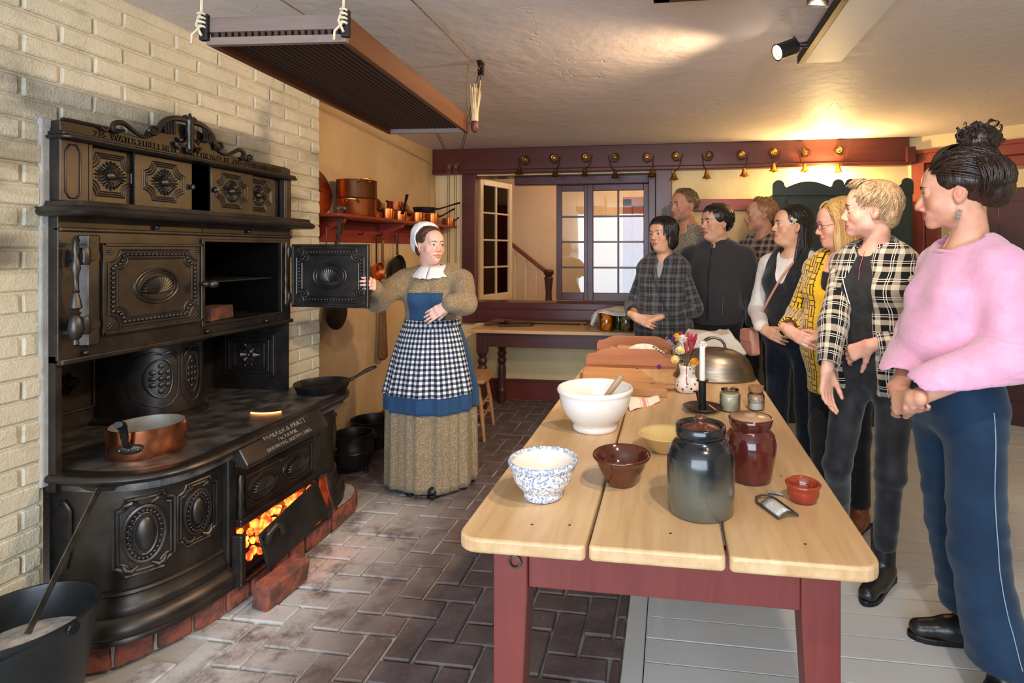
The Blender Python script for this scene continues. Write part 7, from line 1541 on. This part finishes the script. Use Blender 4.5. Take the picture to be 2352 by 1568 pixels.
for i in range(110):
    az = rnd.uniform(-48,40); paths.append(arc(sdir(az,64), sdir(az*.85, 36+rnd.uniform(-6,10)), 6, .012, .034 + rnd.uniform(-.008,.014), .006))
p.hl(paths, .0027, H_BLD)

MB().tube([(.055,.128,1.335*q), (.060,.134,1.30*q), (.050,.140,1.27*q), (.03,.138,1.20*q), (.022,.138,1.18*q)], .0024, 5).build('drawcord', pm('white_cord', rgb(210,206,200), None, 5, .8), p.o)
# ------------------------------------------------------------------ 3 woman in yellow patterned cardigan
p = Person('blonde woman with glasses in long yellow cardigan with black lattice lines', (.868,3.10,0), D(137), 1.675, dict(sh=.172, chest=(.155,.115), waist=(.150,.120), hip=(.178,.135), bust=.024, belly=.01, neck=.050), dict(nose=.95, jaw=1.04, fat=.012, lip=.85, fw=1.0, smile=.3, age=.8), hyaw=D(-46), hpitch=D(7), group='visitors')
q = p.q; clasp(p, p.L(.662,2.925,1.0), .245, 1.07, .02, .07)
p.skin(SK_F, .0034); p.eyes(EY_L, D(6)); p.brows(BR_L, .0022, .004)
t = NT('yellow_lattice'); pt = t.coord('pat'); s_ = t.sep(pt); cx = t.math('DIVIDE', s_[0], .036); cy = t.math('DIVIDE', s_[1], .055); ix = t.math('FLOOR', cx); iy = t.math('FLOOR', t.math('ADD', cy, t.math('MULTIPLY', ix, .37)))
fx = t.math('FRACT', cx); fy = t.math('FRACT', t.math('ADD', cy, t.math('MULTIPLY', ix, .37))); par = t.math('FRACT', t.math('MULTIPLY', t.math('ADD', ix, iy), .5))
edge = t.math('MAXIMUM', t.math('LESS_THAN', fy, .07), t.math('MAXIMUM', t.math('LESS_THAN', fx, .15), t.math('MULTIPLY', t.math('GREATER_THAN', par, .25), t.math('LESS_THAN', t.math('ABSOLUTE', t.math('SUBTRACT', fx, .55)), .10))))
edge = t.math('MAXIMUM', edge, t.math('MULTIPLY', t.math('LESS_THAN', par, .25), t.math('LESS_THAN', t.math('ABSOLUTE', t.math('SUBTRACT', fy, .52)), .05)))
edge = t.math('MULTIPLY', edge, t.math('GREATER_THAN', t.math('ABSOLUTE', s_[0]), .030)); n = t.noise(t.coord('Object'), 160, 3); t.bump(n, .6, .004)
M_YEL = t.fin(t.mix(edge, t.mix(n, rgb(226,172,20), rgb(240,192,44)), rgb(24,20,12)), .95, 0, .15, sheen=.5)
M_YELP = pm('plain_yellow_knit', rgb(226,172,20), rgb(240,192,44), 60, .95, bump=.5, bscale=160)
p.garment('undershirt', p.trunk(.002) + [Half((0,0,1.0*q),(0,0,-1)), neck_cut(p, .070, 1.36, .05, .12)], fabric('dark_jersey', rgb(40,34,34)), .009)
p.shirt('cardigan', p.trunk(.022) + [Cap((0,-.005,.90*q), (0,-.005,.70*q), .175, .165, k=.06, tag='t', n=(0,1,0), f=.80)] + [Half((0,0,.69*q), (0,0,-1), k=.01), Cap((0,.17,1.20*q), (0,.07,1.46*q), .018, .075, op='s', k=.01)], (.062,.060,.054), M_YEL, .88, .0070, lambda P: .0035*wob(P, 14, 2) + .0018*wob(P, 70, 3))
collar(p, M_YELP, (0,-.014,1.425*q), .074, .040, .9, .55, spread=.040, th=.010)
MB().tube([(.0,.140,1.22*q), (.0,.158,1.05*q), (0,.150,.9*q), (0,.138,.72*q)], .006, 6).build('cardigan_band', M_YELP, p.o, smooth='all')
p.garment('trousers', [], None) if False else trousers(p, std_legs(q), (.085,.062,.052), fabric('dark_trousers', rgb(22,22,26), rgb(32,32,36)), 'trousers', .12, .003)
BRL = pm('brown_leather', rgb(112,56,32), rgb(140,76,46), 14, .4, bump=.25, bscale=60)
for sd in (1,-1): a = V3(sd*.095,-.02,.06); p.shoe(sd, a, a + (sd*.02,.2,0), BRL, .17)
base = [Ell((0,-.026,.046), (.088,.108,.092), k=.02), Ell((0,-.06,-.10), (.094,.060,.12), k=.04), Ell((.085,.015,-.10), (.024,.045,.12), k=.03), Ell((-.085,.015,-.10), (.024,.045,.12), k=.03), Ell((0,.115,-.046), (.078,.078,.104), k=.012, op='s')]
p.hb(base, H_YEL, disp=lambda P: .0022*wob(P, 160, 2, 6, (1,1,.12)))
paths = []
for i in range(230):
    sx = rnd.choice((-1,1)); az0 = sx*rnd.uniform(4,30); u = sdir(az0, rnd.uniform(50,80)); az = sx*rnd.uniform(62,178); a_ = arc(u, sdir(az, -8), 8, .012, .018 + rnd.uniform(0,.012), .006); e = a_[-1]; dr = rnd.uniform(.12,.19)
    paths.append(a_ + [e + np.array((sx*.006*math.sin(k), (.012 if abs(az) < 100 else -.004)*k/4, -dr*k/5)) for k in range(1,6)])
for i in range(50):
    az = rnd.uniform(-10,55); paths.append(arc(sdir(az-10, 66), sdir(az+rnd.uniform(0,25), 26), 7, .012, .016, .008))
p.hl(paths, .0055, H_YEL)
gl = MB()
for sx in (-1,1): gl.tube([p.MH @ Vector((sx*.034 + .0225*math.cos(a), .1045 - abs(sx*.034+.0225*math.cos(a))*.16, -.006 + .0165*math.sin(a))) for a in [2*PI*k/20 for k in range(20)]], .0013, 6, closed=True); gl.tube([p.MH @ Vector((sx*.056,.095,-.002)), p.MH @ Vector((sx*.075,.04,.002)), p.MH @ Vector((sx*.080,-.015,-.002))], .0013, 5)
gl.tube([p.MH @ Vector((-.012,.1035,-.004)), p.MH @ Vector((0,.110,-.001)), p.MH @ Vector((.012,.1035,-.004))], .0012, 5); gl.build('glasses', pm('tortoise_frame', rgb(96,44,30), None, 5, .3, .4), p.o, smooth=True)
# ------------------------------------------------------------------ 4 young woman with pinafore and pink bag
p = Person('young dark-haired woman with a bow clip in white top and black pinafore', (.738,3.62,0), D(140), 1.690, dict(sh=.172, chest=(.150,.115), waist=(.145,.115), hip=(.178,.135), bust=.022, neck=.050), dict(nose=.88, nosew=1.05, jaw=1.0, fat=.010, lip=1.0, cheek=1.1, fw=1.03, eye=.85), hyaw=D(-38), hpitch=D(-6), group='visitors')
q = p.q; clasp(p, p.L(.607,3.42,.945), .245, 1.04, .02, .065)
p.skin(SK_E, .0036); p.eyes(EY_B, D(6)); p.brows(BR_D, .0024, .003)
M_WTOP = fabric('white_jersey', rgb(216,210,202), rgb(226,220,212), 30, .8, .12)
P_, bn = p.sleeves((.058,.054,.043), upto=.95)
p.garment('white_top', p.trunk(.010) + P_ + [neck_cut(p, .068, 1.395, .025, .1), Half((0,0,.95*q),(0,0,-1))], M_WTOP, .0074, lambda P: .003*wob(P, 24, 3), bn)
M_PINA = fabric('black_cotton', rgb(26,26,30), rgb(36,36,42), 30, .85, .2)
p.garment('pinafore', p.trunk(.020) + [Cap((0,.0,.97*q), (0,.0,.90*q), .175, .195, k=.05, tag='t', n=(0,1,0), f=.82), Half((0,0,.905*q),(0,0,-1)), Cap((0,.17,1.22*q), (0,.06,1.47*q), .02, .082, op='s', k=.015), Cap((.205,0,1.20*q), (.205,0,1.45*q), .085, op='s', k=.02), Cap((-.205,0,1.20*q), (-.205,0,1.45*q), .085, op='s', k=.02), Cap((0,-.2,1.25*q),(0,-.12,1.5*q),.05,.09,op='s',k=.02)], M_PINA, .0074, lambda P: .004*wob(P, 20, 2) + .005*np.sin(np.arctan2(P[:,0],P[:,1])*16)*np.clip((1.0*q-P[:,2])/.06,0,1))
trousers(p, std_legs(q), (.088,.066,.058), fabric('navy_trousers', rgb(20,26,36), rgb(30,36,48)), 'trousers', .10, .003)
for sd in (1,-1): a = V3(sd*.095,-.02,.06); p.shoe(sd, a, a + (sd*.02,.2,0), LEATHER, .10)
base = [Ell((0,-.026,.044), (.087,.107,.092), k=.02), Ell((0,-.085,-.06), (.075,.045,.12), k=.04), Ell((0,.112,-.046), (.084,.078,.094), k=.012, op='s'), Ell((.078,.0,-.030), (.03,.026,.040), k=.008, op='s'), Ell((-.078,.0,-.030), (.03,.026,.040), k=.008, op='s')]
p.hb(base, H_BLK, disp=lambda P: .0016*wob(P, 150, 2, 6, (1,1,.2)))
paths = []
for i in range(150):
    sx = rnd.choice((-1,1)); a_ = arc(sdir(sx*rnd.uniform(0,22), rnd.uniform(36,74)), sdir(sx*rnd.uniform(88,170), -14), 8, .010, .014, .006); e = a_[-1]; dr = rnd.uniform(.10,.22); paths.append(a_ + [e + np.array((0,-.006*k/4,-dr*k/5)) for k in range(1,6)])
for i in range(34):
    sx = -1; st_ = np.array((sx*.072,-.03,-.02)); paths.append([st_ + np.array((sx*.010*math.sin(3*t)+rnd.gauss(0,.002), .02*t + rnd.gauss(0,.003), -.24*t)) for t in [k/9 for k in range(10)]])
p.hl(paths, .0050, H_BLK)
M_ = p.MH @ TR(-.086,.018,.030); bw = MB()
for s_ in (-1,1): bw.ball(M_ @ Vector((0, s_*.012, .006)), (.006,.013,.009), (p.MH.to_3x3()*(1/p.hs)).to_4x4() @ RX(s_*.5), nu=10, nv=8); bw.tube([M_ @ Vector((0,0,0)), M_ @ Vector((-.002,s_*.012,-.026))], [.004,.006], 6, flat=.4)
bw.ball(M_ @ Vector((0,0,0)), .005, nu=8, nv=6); b = bw.build('hair_bow', fabric('bow_cotton', rgb(214,200,176), rgb(186,170,140)), p.o, smooth=True); b['kind'] = 'stuff'
strap = [(-.08,.045,1.40*q), (-.03,.13,1.30*q), (.05,.152,1.16*q), (.13,.13,1.03*q), (.18,.09,.96*q)]
bag = thing('shoulder_bag', 'dusty pink leather bag hanging in front of the young woman with the bow', 'bag', p.o.location, p.o.rotation_euler.z)
M_BAG = pm('pink_leather', rgb(190,130,112), rgb(204,146,126), 14, .5, bump=.15, bscale=80)
MB().tube(spline(strap, 5), .009, 6, flat=.25).build('strap', M_BAG, bag, smooth='all')
pb = MB().prism([(-.085,-.07),(-.06,-.085),(.06,-.085),(.085,-.07),(.07,.06),(.05,.075),(-.05,.075),(-.07,.06)], -.028, .028, Matrix.Translation((.19,.165,.865*q)) @ RZ(-.5) @ RX(PI/2)).build('bag_body', M_BAG, bag, bevel=.018, seg=3); MB().prism([(-.07,.0),(.07,.0),(.06,.07),(-.06,.07)], .024, .034, Matrix.Translation((.19,.165,.865*q)) @ RZ(-.5) @ RX(-PI/2) @ RZ(PI)).build('flap', M_BAG, bag, bevel=.006)
# ------------------------------------------------------------------ 5 black-haired man in charcoal fleece
def hang_arms(p, out=.27, el=1.06, wr=.82, fy=.06, hid=False):
    q = p.q; sh = p.b['sh']
    for sd in (1,-1): p.arm(sd, (sd*sh,-.015,1.338*q), (sd*out,-.03,el*q), (sd*(out+.0),fy,wr*q), (0,.15,-1), (-sd,0,0), curl=(.3,.35,.4,.45), thumb=(.35,.2))
def short_hair(p, mat, base, n, r=.0048, fringe=None, len_=30, l1=.010, lo=10, flat=.6):
    p.hb(base, mat, disp=lambda P: .0016*wob(P, 150, 2)); paths = []
    for i in range(n):
        az = rnd.uniform(-180,180); a = abs(az); lim = -34 if a > 115 else (18 if a > 60 else lo + 26); u = sdir(az, rnd.uniform(lim, 88)); el = math.degrees(math.asin(max(-1,min(1,u[2])))); v = sdir(az + rnd.uniform(-12,12), el - rnd.uniform(len_*.6, len_)); paths.append(arc(u, v, 6, .005, l1 + rnd.uniform(0,.005), .006))
    for (a0, a1, e0, e1, m_, lift) in (fringe or []):
        for i in range(m_): t = rnd.random(); az = a0 + (a1-a0)*t; paths.append(arc(sdir(az*.7, e0 + rnd.uniform(-6,8)), sdir(az + rnd.uniform(-6,6), e1 + rnd.uniform(-4,5)), 7, .010, lift + rnd.uniform(0,.005), .008))
    p.hl(paths, r, mat, flat=flat)
FACE_S = Ell((0,.108,-.045), (.10,.075,.094), k=.012, op='s'); EARS_S = [Ell((.080,.0,-.034), (.03,.028,.042), k=.008, op='s'), Ell((-.080,.0,-.034), (.03,.028,.042), k=.008, op='s')]
p = Person('stocky black-haired man in charcoal zip fleece with stand-up collar behind the table end', (.335,4.27,0), D(158), 1.750, dict(sh=.205, chest=(.185,.140), waist=(.180,.150), hip=(.185,.145), belly=.02, neck=.060), dict(nose=.92, nosew=1.12, jaw=1.12, fat=.014, fw=1.06, eye=.8, open=.004), hyaw=D(-36), hpitch=D(-3), group='visitors', hs=1.04)
q = p.q; hang_arms(p, .285, 1.07, .84, .06); p.skin(SK_E, .0040); p.eyes(EY_B, D(8)); p.brows(BR_D, .0034, .002)
M_CHAR = fabric('charcoal_fleece', rgb(46,44,44), rgb(54,52,52), 400, .92, .3)
P_, bn = p.sleeves((.080,.074,.060), upto=.95)
p.garment('fleece_jacket', p.trunk(.022) + P_ + [Cap((0,-.022,1.37*q),(0,-.010,1.435*q),.086,.076,k=.025,tag='t'), Half((0,0,.86*q),(0,0,-1),k=.02), neck_cut(p,.062,1.40,.03,.12), Cap((0,.12,1.40*q),(0,.10,1.5*q),.014,.03,op='s',k=.01)], M_CHAR, .0085, lambda P: .004*wob(P, 16, 2) + .002*wob(P, 40, 5), bn)
collar(p, M_CHAR, (0,-.014,1.425*q), .080, .046, .30, .16, 'stand_collar', .008, .012)
MB().tube([(0,.196,.90*q),(0,.205,1.06*q),(0,.178,1.24*q),(0,.118,1.37*q),(0,.082,1.425*q)], .004, 6).build('zip', pm('black_zip', rgb(24,24,24), None, 5, .4), p.o, smooth=True)
MB().tube([(.10,.185,.93*q),(.105,.178,1.06*q)], .003, 5).tube([(-.10,.185,.93*q),(-.105,.178,1.06*q)], .003, 5).build('pocket_zip', pm('black_zip2', rgb(24,24,24), None, 5, .4), p.o)['kind'] = 'stuff'
trousers(p, std_legs(q), (.095,.07,.06), fabric('dark_slacks', rgb(24,24,26)), 'trousers', .06, .003)
for sd in (1,-1): a = V3(sd*.095,-.02,.06); p.shoe(sd, a, a + (0,.2,0), LEATHER, .08)
short_hair(p, H_BLK, [Ell((0,-.022,.048), (.094,.108,.096), k=.02), FACE_S] + EARS_S, 260, .0056, [(-56,56,58,20,130,.016)], 34, .014, 6)
# ------------------------------------------------------------------ 6 older woman with black bob
PL_G = plaid('grey_plaid', rgb(40,39,41), rgb(92,90,92), rgb(140,136,134), .062, ((.0,.42,.38),), ((.20,.23,1.),(.70,.73,1.)), .45)
p = Person('older woman with black bob and grey plaid shirt, hands folded at the table end', (-.052,3.95,0), D(168), 1.645, dict(sh=.152, chest=(.142,.115), waist=(.160,.130), hip=(.178,.140), bust=.018, belly=.015, neck=.050), dict(nose=.90, nosew=1.08, jaw=1.05, fat=.008, lip=.8, fw=1.03, eye=.75, open=.002, age=1.0), hyaw=D(-26), hpitch=D(-3), hroll=D(3), group='visitors')
q = p.q; clasp(p, p.L(-.165,3.775,.965), .212, 1.06, .02, .06)
p.skin(SK_E, .0040); p.eyes(EY_B, D(8)); p.brows(BR_M, .0020, .002, .003)
p.garment('undershirt', p.trunk(.003) + [Half((0,0,1.15*q),(0,0,-1)), neck_cut(p,.060,1.395,.02,.1)], fabric('grey_jersey', rgb(150,150,150)), .010)
p.shirt('plaid_shirt', p.trunk(.022) + [Cap((0,-.005,.90*q),(0,-.005,.74*q),.180,.195,k=.06,tag='t',n=(0,1,0),f=.85)] + [Half((0,0,.72*q),(0,0,-1),k=.008), neck_cut(p,.062,1.405,.015,.1), Cap((0,.16,1.22*q),(0,.07,1.46*q),.008,.040,op='s',k=.008)], (.060,.060,.056), PL_G, .66, .0080, lambda P: .005*wob(P, 14, 1) + .002*wob(P, 36, 2))
collar(p, PL_G, (0,-.016,1.425*q), .068, .030, .35, .6, spread=.020)
MB().tube(spline([(.055,-.02,1.445*q),(.035,.14,1.31*q),(-.02,.172,1.16*q),(-.09,.185,1.02*q),(-.14,.165,.90*q)],5), .013, 6, flat=.2).build('bag_strap', fabric('black_webbing', rgb(26,26,28)), p.o, smooth='all')
trousers(p, std_legs(q), (.088,.066,.056), fabric('black_slacks', rgb(22,22,24)), 'trousers', .06, .003)
for sd in (1,-1): a = V3(sd*.095,-.02,.06); p.shoe(sd, a, a + (0,.2,0), LEATHER, .08)
p.hb([Ell((0,-.024,.046), (.094,.110,.096), k=.02), Ell((0,-.045,-.040), (.090,.078,.075), k=.03), Ell((.080,.005,-.045), (.018,.035,.065), k=.02), Ell((-.080,.005,-.045), (.018,.035,.065), k=.02), Ell((0,.112,-.052), (.074,.078,.096), k=.010, op='s')], H_BLK, disp=lambda P: .0018*wob(P, 150, 2, 6, (1,1,.2)))
paths = []
for i in range(190):
    az = rnd.choice((-1,1))*rnd.uniform(40,178); a_ = arc(sdir(az*.6, 78), sdir(az, -10), 7, .012, .016, .008); e = a_[-1]; dr = rnd.uniform(.03,.075); paths.append(a_ + [e + np.array((-.10*e[0]*k/3,0,-dr*k/3)) for k in range(1,4)])
for i in range(100):
    az = rnd.uniform(-56,56); paths.append(arc(sdir(az*.5, 74), sdir(az + rnd.uniform(-5,5), 9 + rnd.uniform(-4,6)), 7, .012, .013, .010))
p.hl(paths, .0056, H_BLK)
# ------------------------------------------------------------------ 7 tall man in tweed fleece
p = Person('tall man with cropped grey-brown hair in speckled grey fleece, standing at the back', (.110,4.60,0), D(160), 1.905, dict(sh=.200, chest=(.172,.120), waist=(.150,.115), hip=(.165,.120), neck=.058), dict(nose=1.08, jaw=1.10, fw=1.0, lip=.75, brow=1.15, stubble=.25, eye=.8, age=1.0), hyaw=D(-30), hpitch=D(-2), group='visitors', hs=.97)
q = p.q; hang_arms(p, .27, 1.06, .82, .03); p.skin(SK_T, .0042); p.eyes(EY_L, D(8)); p.brows(BR_M, .0030, .001)
t = NT('speckled_fleece'); n1 = t.noise(t.coord('Object'), 150, 3, .7); t.bump(n1, .6, .004); M_TWEED = t.fin(t.mix(t.smooth(n1, .42, .58), rgb(92,84,74), rgb(168,156,138)), .95, 0, .15, sheen=.4)
P_, bn = p.sleeves((.076,.068,.056), upto=.95)
p.garment('fleece_pullover', p.trunk(.020) + P_ + [Cap((0,-.022,1.37*q),(0,-.012,1.43*q),.084,.076,k=.025,tag='t'), Half((0,0,.86*q),(0,0,-1),k=.02), neck_cut(p,.062,1.395,.03,.12), Cap((0,.12,1.34*q),(0,.09,1.5*q),.012,.045,op='s',k=.01)], M_TWEED, .009, lambda P: .004*wob(P, 18, 2), bn)
collar(p, M_TWEED, (0,-.014,1.43*q), .080, .044, .40, .5, 'stand_collar', .010, .022)
p.garment('undershirt', p.trunk(.002) + [Half((0,0,1.15*q),(0,0,-1)), neck_cut(p,.058,1.40,.02,.1)], fabric('navy_jersey', rgb(30,30,36)), .012)
trousers(p, std_legs(q), (.088,.066,.058), fabric('grey_slacks', rgb(40,38,38)), 'trousers', .06, .003)
for sd in (1,-1): a = V3(sd*.095,-.02,.06); p.shoe(sd, a, a + (0,.2,0), LEATHER, .08)
short_hair(p, H_GRY, [Ell((0,-.024,.042), (.081,.102,.088), k=.02), Ell((0,.104,-.040), (.10,.075,.096), k=.012, op='s')] + EARS_S, 260, .0036, [(-42,42,62,40,50,.010)], 22, .006, 14)
# ------------------------------------------------------------------ 8 older man in checked shirt
PL_R = plaid('maroon_check', rgb(58,38,36), rgb(150,132,122), rgb(190,176,166), .050, ((.0,.46,.44),), ((.20,.24,1.),), .35)
p = Person('older man with thin sandy hair in maroon and white checked shirt at the back', (.705,4.58,0), D(142), 1.825, dict(sh=.195, chest=(.165,.120), waist=(.155,.120), hip=(.165,.120), neck=.055), dict(nose=1.10, nosew=1.05, jaw=1.02, chin=1.03, fw=.98, lip=.7, brow=1.1, eye=.75, age=1.3), hyaw=D(-48), hpitch=D(-2), group='visitors', hs=.99)
q = p.q; hang_arms(p, .27, 1.06, .82, .03); p.skin(SK_T, .0042); p.eyes(EY_L, D(8)); p.brows(BR_L, .0024, .001)
p.shirt('checked_shirt', p.trunk(.018) + [Half((0,0,.86*q),(0,0,-1),k=.02), neck_cut(p,.060,1.40,.02,.1), Cap((0,.13,1.33*q),(0,.08,1.48*q),.008,.035,op='s',k=.008)], (.070,.066,.054), PL_R, .95, .0085, lambda P: .004*wob(P, 18, 2))
collar(p, PL_R, (0,-.016,1.43*q), .072, .034, .4, .55, spread=.024)
trousers(p, std_legs(q), (.088,.066,.058), fabric('brown_slacks', rgb(44,38,34)), 'trousers', .06, .003)
for sd in (1,-1): a = V3(sd*.095,-.02,.06); p.shoe(sd, a, a + (0,.2,0), LEATHER, .08)
short_hair(p, H_RED, [Ell((0,-.028,.042), (.082,.100,.088), k=.02), Ell((0,.092,-.020), (.095,.085,.100), k=.015, op='s')] + EARS_S, 230, .0036, [(-35,35,72,54,60,.012)], 26, .008, 30)
# ------------------------------------------------------------------ 9 the cook in period dress
t = NT('printed_cotton'); v = t.coord('pat'); vo = t.n('ShaderNodeTexVoronoi', {'Vector': v, 'Scale': 88.0, 'Randomness': .55}); ring = t.math('MULTIPLY', t.smooth(vo.outputs[0], .18, .26), t.smooth(vo.outputs[0], .46, .36)); dot = t.smooth(vo.outputs[0], .12, .06); n = t.noise(t.coord('Object'), 500, 2)
M_PRINT = t.fin(t.mix(t.math('MULTIPLY', t.math('MAXIMUM', ring, dot), .45), t.mix(n, rgb(124,106,82), rgb(140,122,96)), rgb(188,172,144)), .9, 0, .2, sheen=.15); t.bump(n, .15, .002)
t = NT('gingham'); v = t.sep(t.coord('pat')); gx = stripes(t, v[0], .029, ((0,.5,1.),)); gy = stripes(t, v[1], .029, ((0,.5,1.),)); s2 = t.math('MULTIPLY', t.math('ADD', gx, gy), .5)
t.bump(t.noise(t.coord('Object'), 600, 2), .15, .002); M_GING = t.fin(t.ramp(s2, [(0.0,rgb(226,222,216)),(.3,rgb(104,112,128)),(.8,rgb(24,32,52))], 'CONSTANT'), .9, 0, .2)
M_BLUE = denim('blue_linen', rgb(30,62,98), rgb(52,88,126)); M_WCAP = fabric('white_lawn', rgb(222,224,226), rgb(234,234,234), 20, .85, .15)
p = Person('cook in taupe printed dress, gingham apron and white cap holding the oven door', (-1.445,3.30,0), D(186), 1.565, dict(sh=.178, chest=(.160,.120), waist=(.150,.120), hip=(.175,.145), bust=.028, neck=.052), dict(nose=.92, jaw=1.06, fat=.014, lip=.82, smile=.4, open=.004, cheek=1.1, fw=1.02, eye=1.2), hyaw=D(50), hpitch=D(0))
q = p.q; sh = p.b['sh']
p.arm(1, (sh,-.015,1.338*q), tuple(p.L(-1.675,3.06,1.135)), tuple(p.L(-1.600,2.875,1.215)), p.L(-1.50,2.72,1.27)-p.L(-1.600,2.875,1.215), p.L(0,0,0)-p.L(.85,.5,0), curl=(.55,.6,.65,.7), thumb=(.6,.3), hsc=.93)
p.arm(-1, (-sh,-.015,1.338*q), tuple(p.L(-1.175,3.13,1.115)), tuple(p.L(-1.215,3.015,1.125)), p.L(-1.32,2.985,1.06)-p.L(-1.215,3.015,1.125), p.L(0,0,0)-p.L(.1,-1,.1), curl=(.10,.10,.12,.15), thumb=(.30,.1), hsc=.95)
p.skin(SK_C, .0036); p.eyes(EY_B, D(16)); p.brows(BR_M, .0022, .005)
P_, bn = p.sleeves((.074,.066,.050), upto=.97)
p.garment('bodice', p.trunk(.012) + P_ + [Half((0,0,1.02*q),(0,0,-1)), neck_cut(p, .088, 1.39, .040, .1)], M_PRINT, .0078, lambda P: .0045*wob(P, 26, 3) + .002*wob(P, 60, 2), bn)
wz = 1.055*q
def skirt_r(a, z):
    t_ = max(0.0, (wz - z)/wz); rx = .150 + .118*min(1, (t_/.42))**.75 + .012*max(0, t_-.42); ry = .125 + .105*min(1, (t_/.42))**.75 + .012*max(0, t_-.42)
    f = min(1, t_*2.2); return rx*(1 + f*(.030*math.sin(11*a+.6) + .022*math.sin(17*a+2) + .016*math.sin(29*a))), ry*(1 + f*(.030*math.sin(11*a+.6) + .022*math.sin(17*a+2) + .016*math.sin(29*a)))
def skirt(name, mat, z0, z1, off, a0=-PI, a1=PI, n=220, m=26, hem=0.0, gather=1.0, th=.003):
    vs = []; at = []
    for j in range(m+1):
        z = z1 + (z0-z1)*j/m
        for i in range(n+1):
            a = a0 + (a1-a0)*i/n; rx, ry = skirt_r(a, z); zz = z + hem*math.sin(3*a)*j/m; vs.append(((rx+off)*math.sin(a), (ry+off)*math.cos(a) + .005, zz)); at.append((a*.24*gather, zz, 0))
    fs = [(j*(n+1)+i, j*(n+1)+i+1, (j+1)*(n+1)+i+1, (j+1)*(n+1)+i) for j in range(m) for i in range(n)]
    o = MB().add(vs, fs).build(name, mat, p.o, smooth='all', fix=False); A = o.data.attributes.new('pat', 'FLOAT_VECTOR', 'POINT'); A.data.foreach_set('vector', np.array(at, np.float32).ravel()); md = o.modifiers.new('solid', 'SOLIDIFY'); md.thickness = th; return o
skirt('skirt', M_PRINT, .028, wz, 0.0, hem=.008)
skirt('under_apron', M_BLUE, .475, wz, .012, -2.2, 2.2, hem=.004)
skirt('apron', M_GING, .575, wz+.005, .022, -1.25, 1.25, hem=.004)
wb2 = []
for j, (z, o_) in enumerate(((wz+.034,.004),(wz-.012,.012))): wb2.append((z, o_))
band = [( (.152+o_+.012)*math.sin(a), (.128+o_+.014)*math.cos(a)+.005, z) for z, o_ in wb2 for a in [-PI + 2*PI*i/60 for i in range(61)]]
o = MB().add(band, [(i, i+1, 61+i+1, 61+i) for i in range(60)]).build('waistband', M_GING, p.o, smooth='all', fix=False); A = o.data.attributes.new('pat','FLOAT_VECTOR','POINT'); A.data.foreach_set('vector', np.array([(math.atan2(v_[0],v_[1])*.16, v_[2], 0) for v_ in band], np.float32).ravel()); o.modifiers.new('solid','SOLIDIFY').thickness = .006
tr_ = [pp_ for pp_ in p.trunk(.019)]
p.garment('bib', tr_ + [Half((0,0,1.275*q),(0,0,1)), Half((0,0,1.03*q),(0,0,-1)), Half((.108,0,0),(1,.0,0)), Half((-.108,0,0),(-1,.0,0)), Half((0,.03,0),(0,-1,0))], M_BLUE, .0075, lambda P: .003*wob(P, 24, 2))
col_v = []; n = 40
for j in range(5):
    for i in range(n+1):
        a = .02 + (2*PI-.04)*i/n; rr_ = .062 + .058*j/4; fr = math.cos(a); col_v.append((rr_*math.sin(a)*1.06, -.006 + rr_*fr*1.12, (1.458 - .0105*j - .034*(fr*.5+.5)*(.6+j/4) + .004*math.sin(14*a)*j/4)*q))
o = MB().add(col_v, [(j*(n+1)+i, j*(n+1)+i+1, (j+1)*(n+1)+i+1, (j+1)*(n+1)+i) for j in range(4) for i in range(n)]).build('collar', M_WCAP, p.o, smooth='all', fix=False); o.modifiers.new('solid','SOLIDIFY').thickness = .003
base = [Ell((0,-.022,.042), (.084,.102,.090), k=.02), Ell((0,-.070,-.030), (.065,.045,.055), k=.03), Ell((0,.110,-.040), (.10,.080,.104), k=.012, op='s')] + EARS_S
p.hb(base, H_BRN, disp=lambda P: .0012*wob(P, 150, 2))
paths = []
for i in range(130):
    sx = rnd.choice((-1,1)); paths.append(arc(sdir(sx*rnd.uniform(2,45), rnd.uniform(38,60)), sdir(sx*rnd.uniform(85,150), rnd.uniform(-18,10)), 8, .008, .011, .004))
p.hl(paths, .0045, H_BRN)
cap = [Ell((0,-.062,.072), (.096,.082,.088), k=.03), Ell((0,-.100,.010), (.080,.055,.075), k=.03), Half((0,-.010,.08), (0,.92,-.10), k=.012)]
p.hb(cap, M_WCAP, .0045, lambda P: .0035*wob(P, 60, 2) , 'cap')
MB().tube([p.MH @ Vector((.098*math.cos(a), -.014 - .012*abs(math.cos(a)), .048 + .100*math.sin(a))) for a in [PI*(-.30 + 1.6*k/24) for k in range(25)]], .0048, 6, flat=1.6).build('cap_band', M_WCAP, p.o, smooth='all')
for sx in (-1,1): MB().ball(p.MH @ Vector((sx*.076,-.004,-.046)), .0042, nu=8, nv=6).build('pearl_earring', pm('pearl', rgb(226,218,208), None, 5, .25), p.o)
for sd in (1,-1): a = V3(sd*.07,.025 if sd > 0 else .06,.06); p.shoe(sd, a, a + (0,.2,0), LEATHER, .06, name='shoe')

bpy.context.view_layer.update()
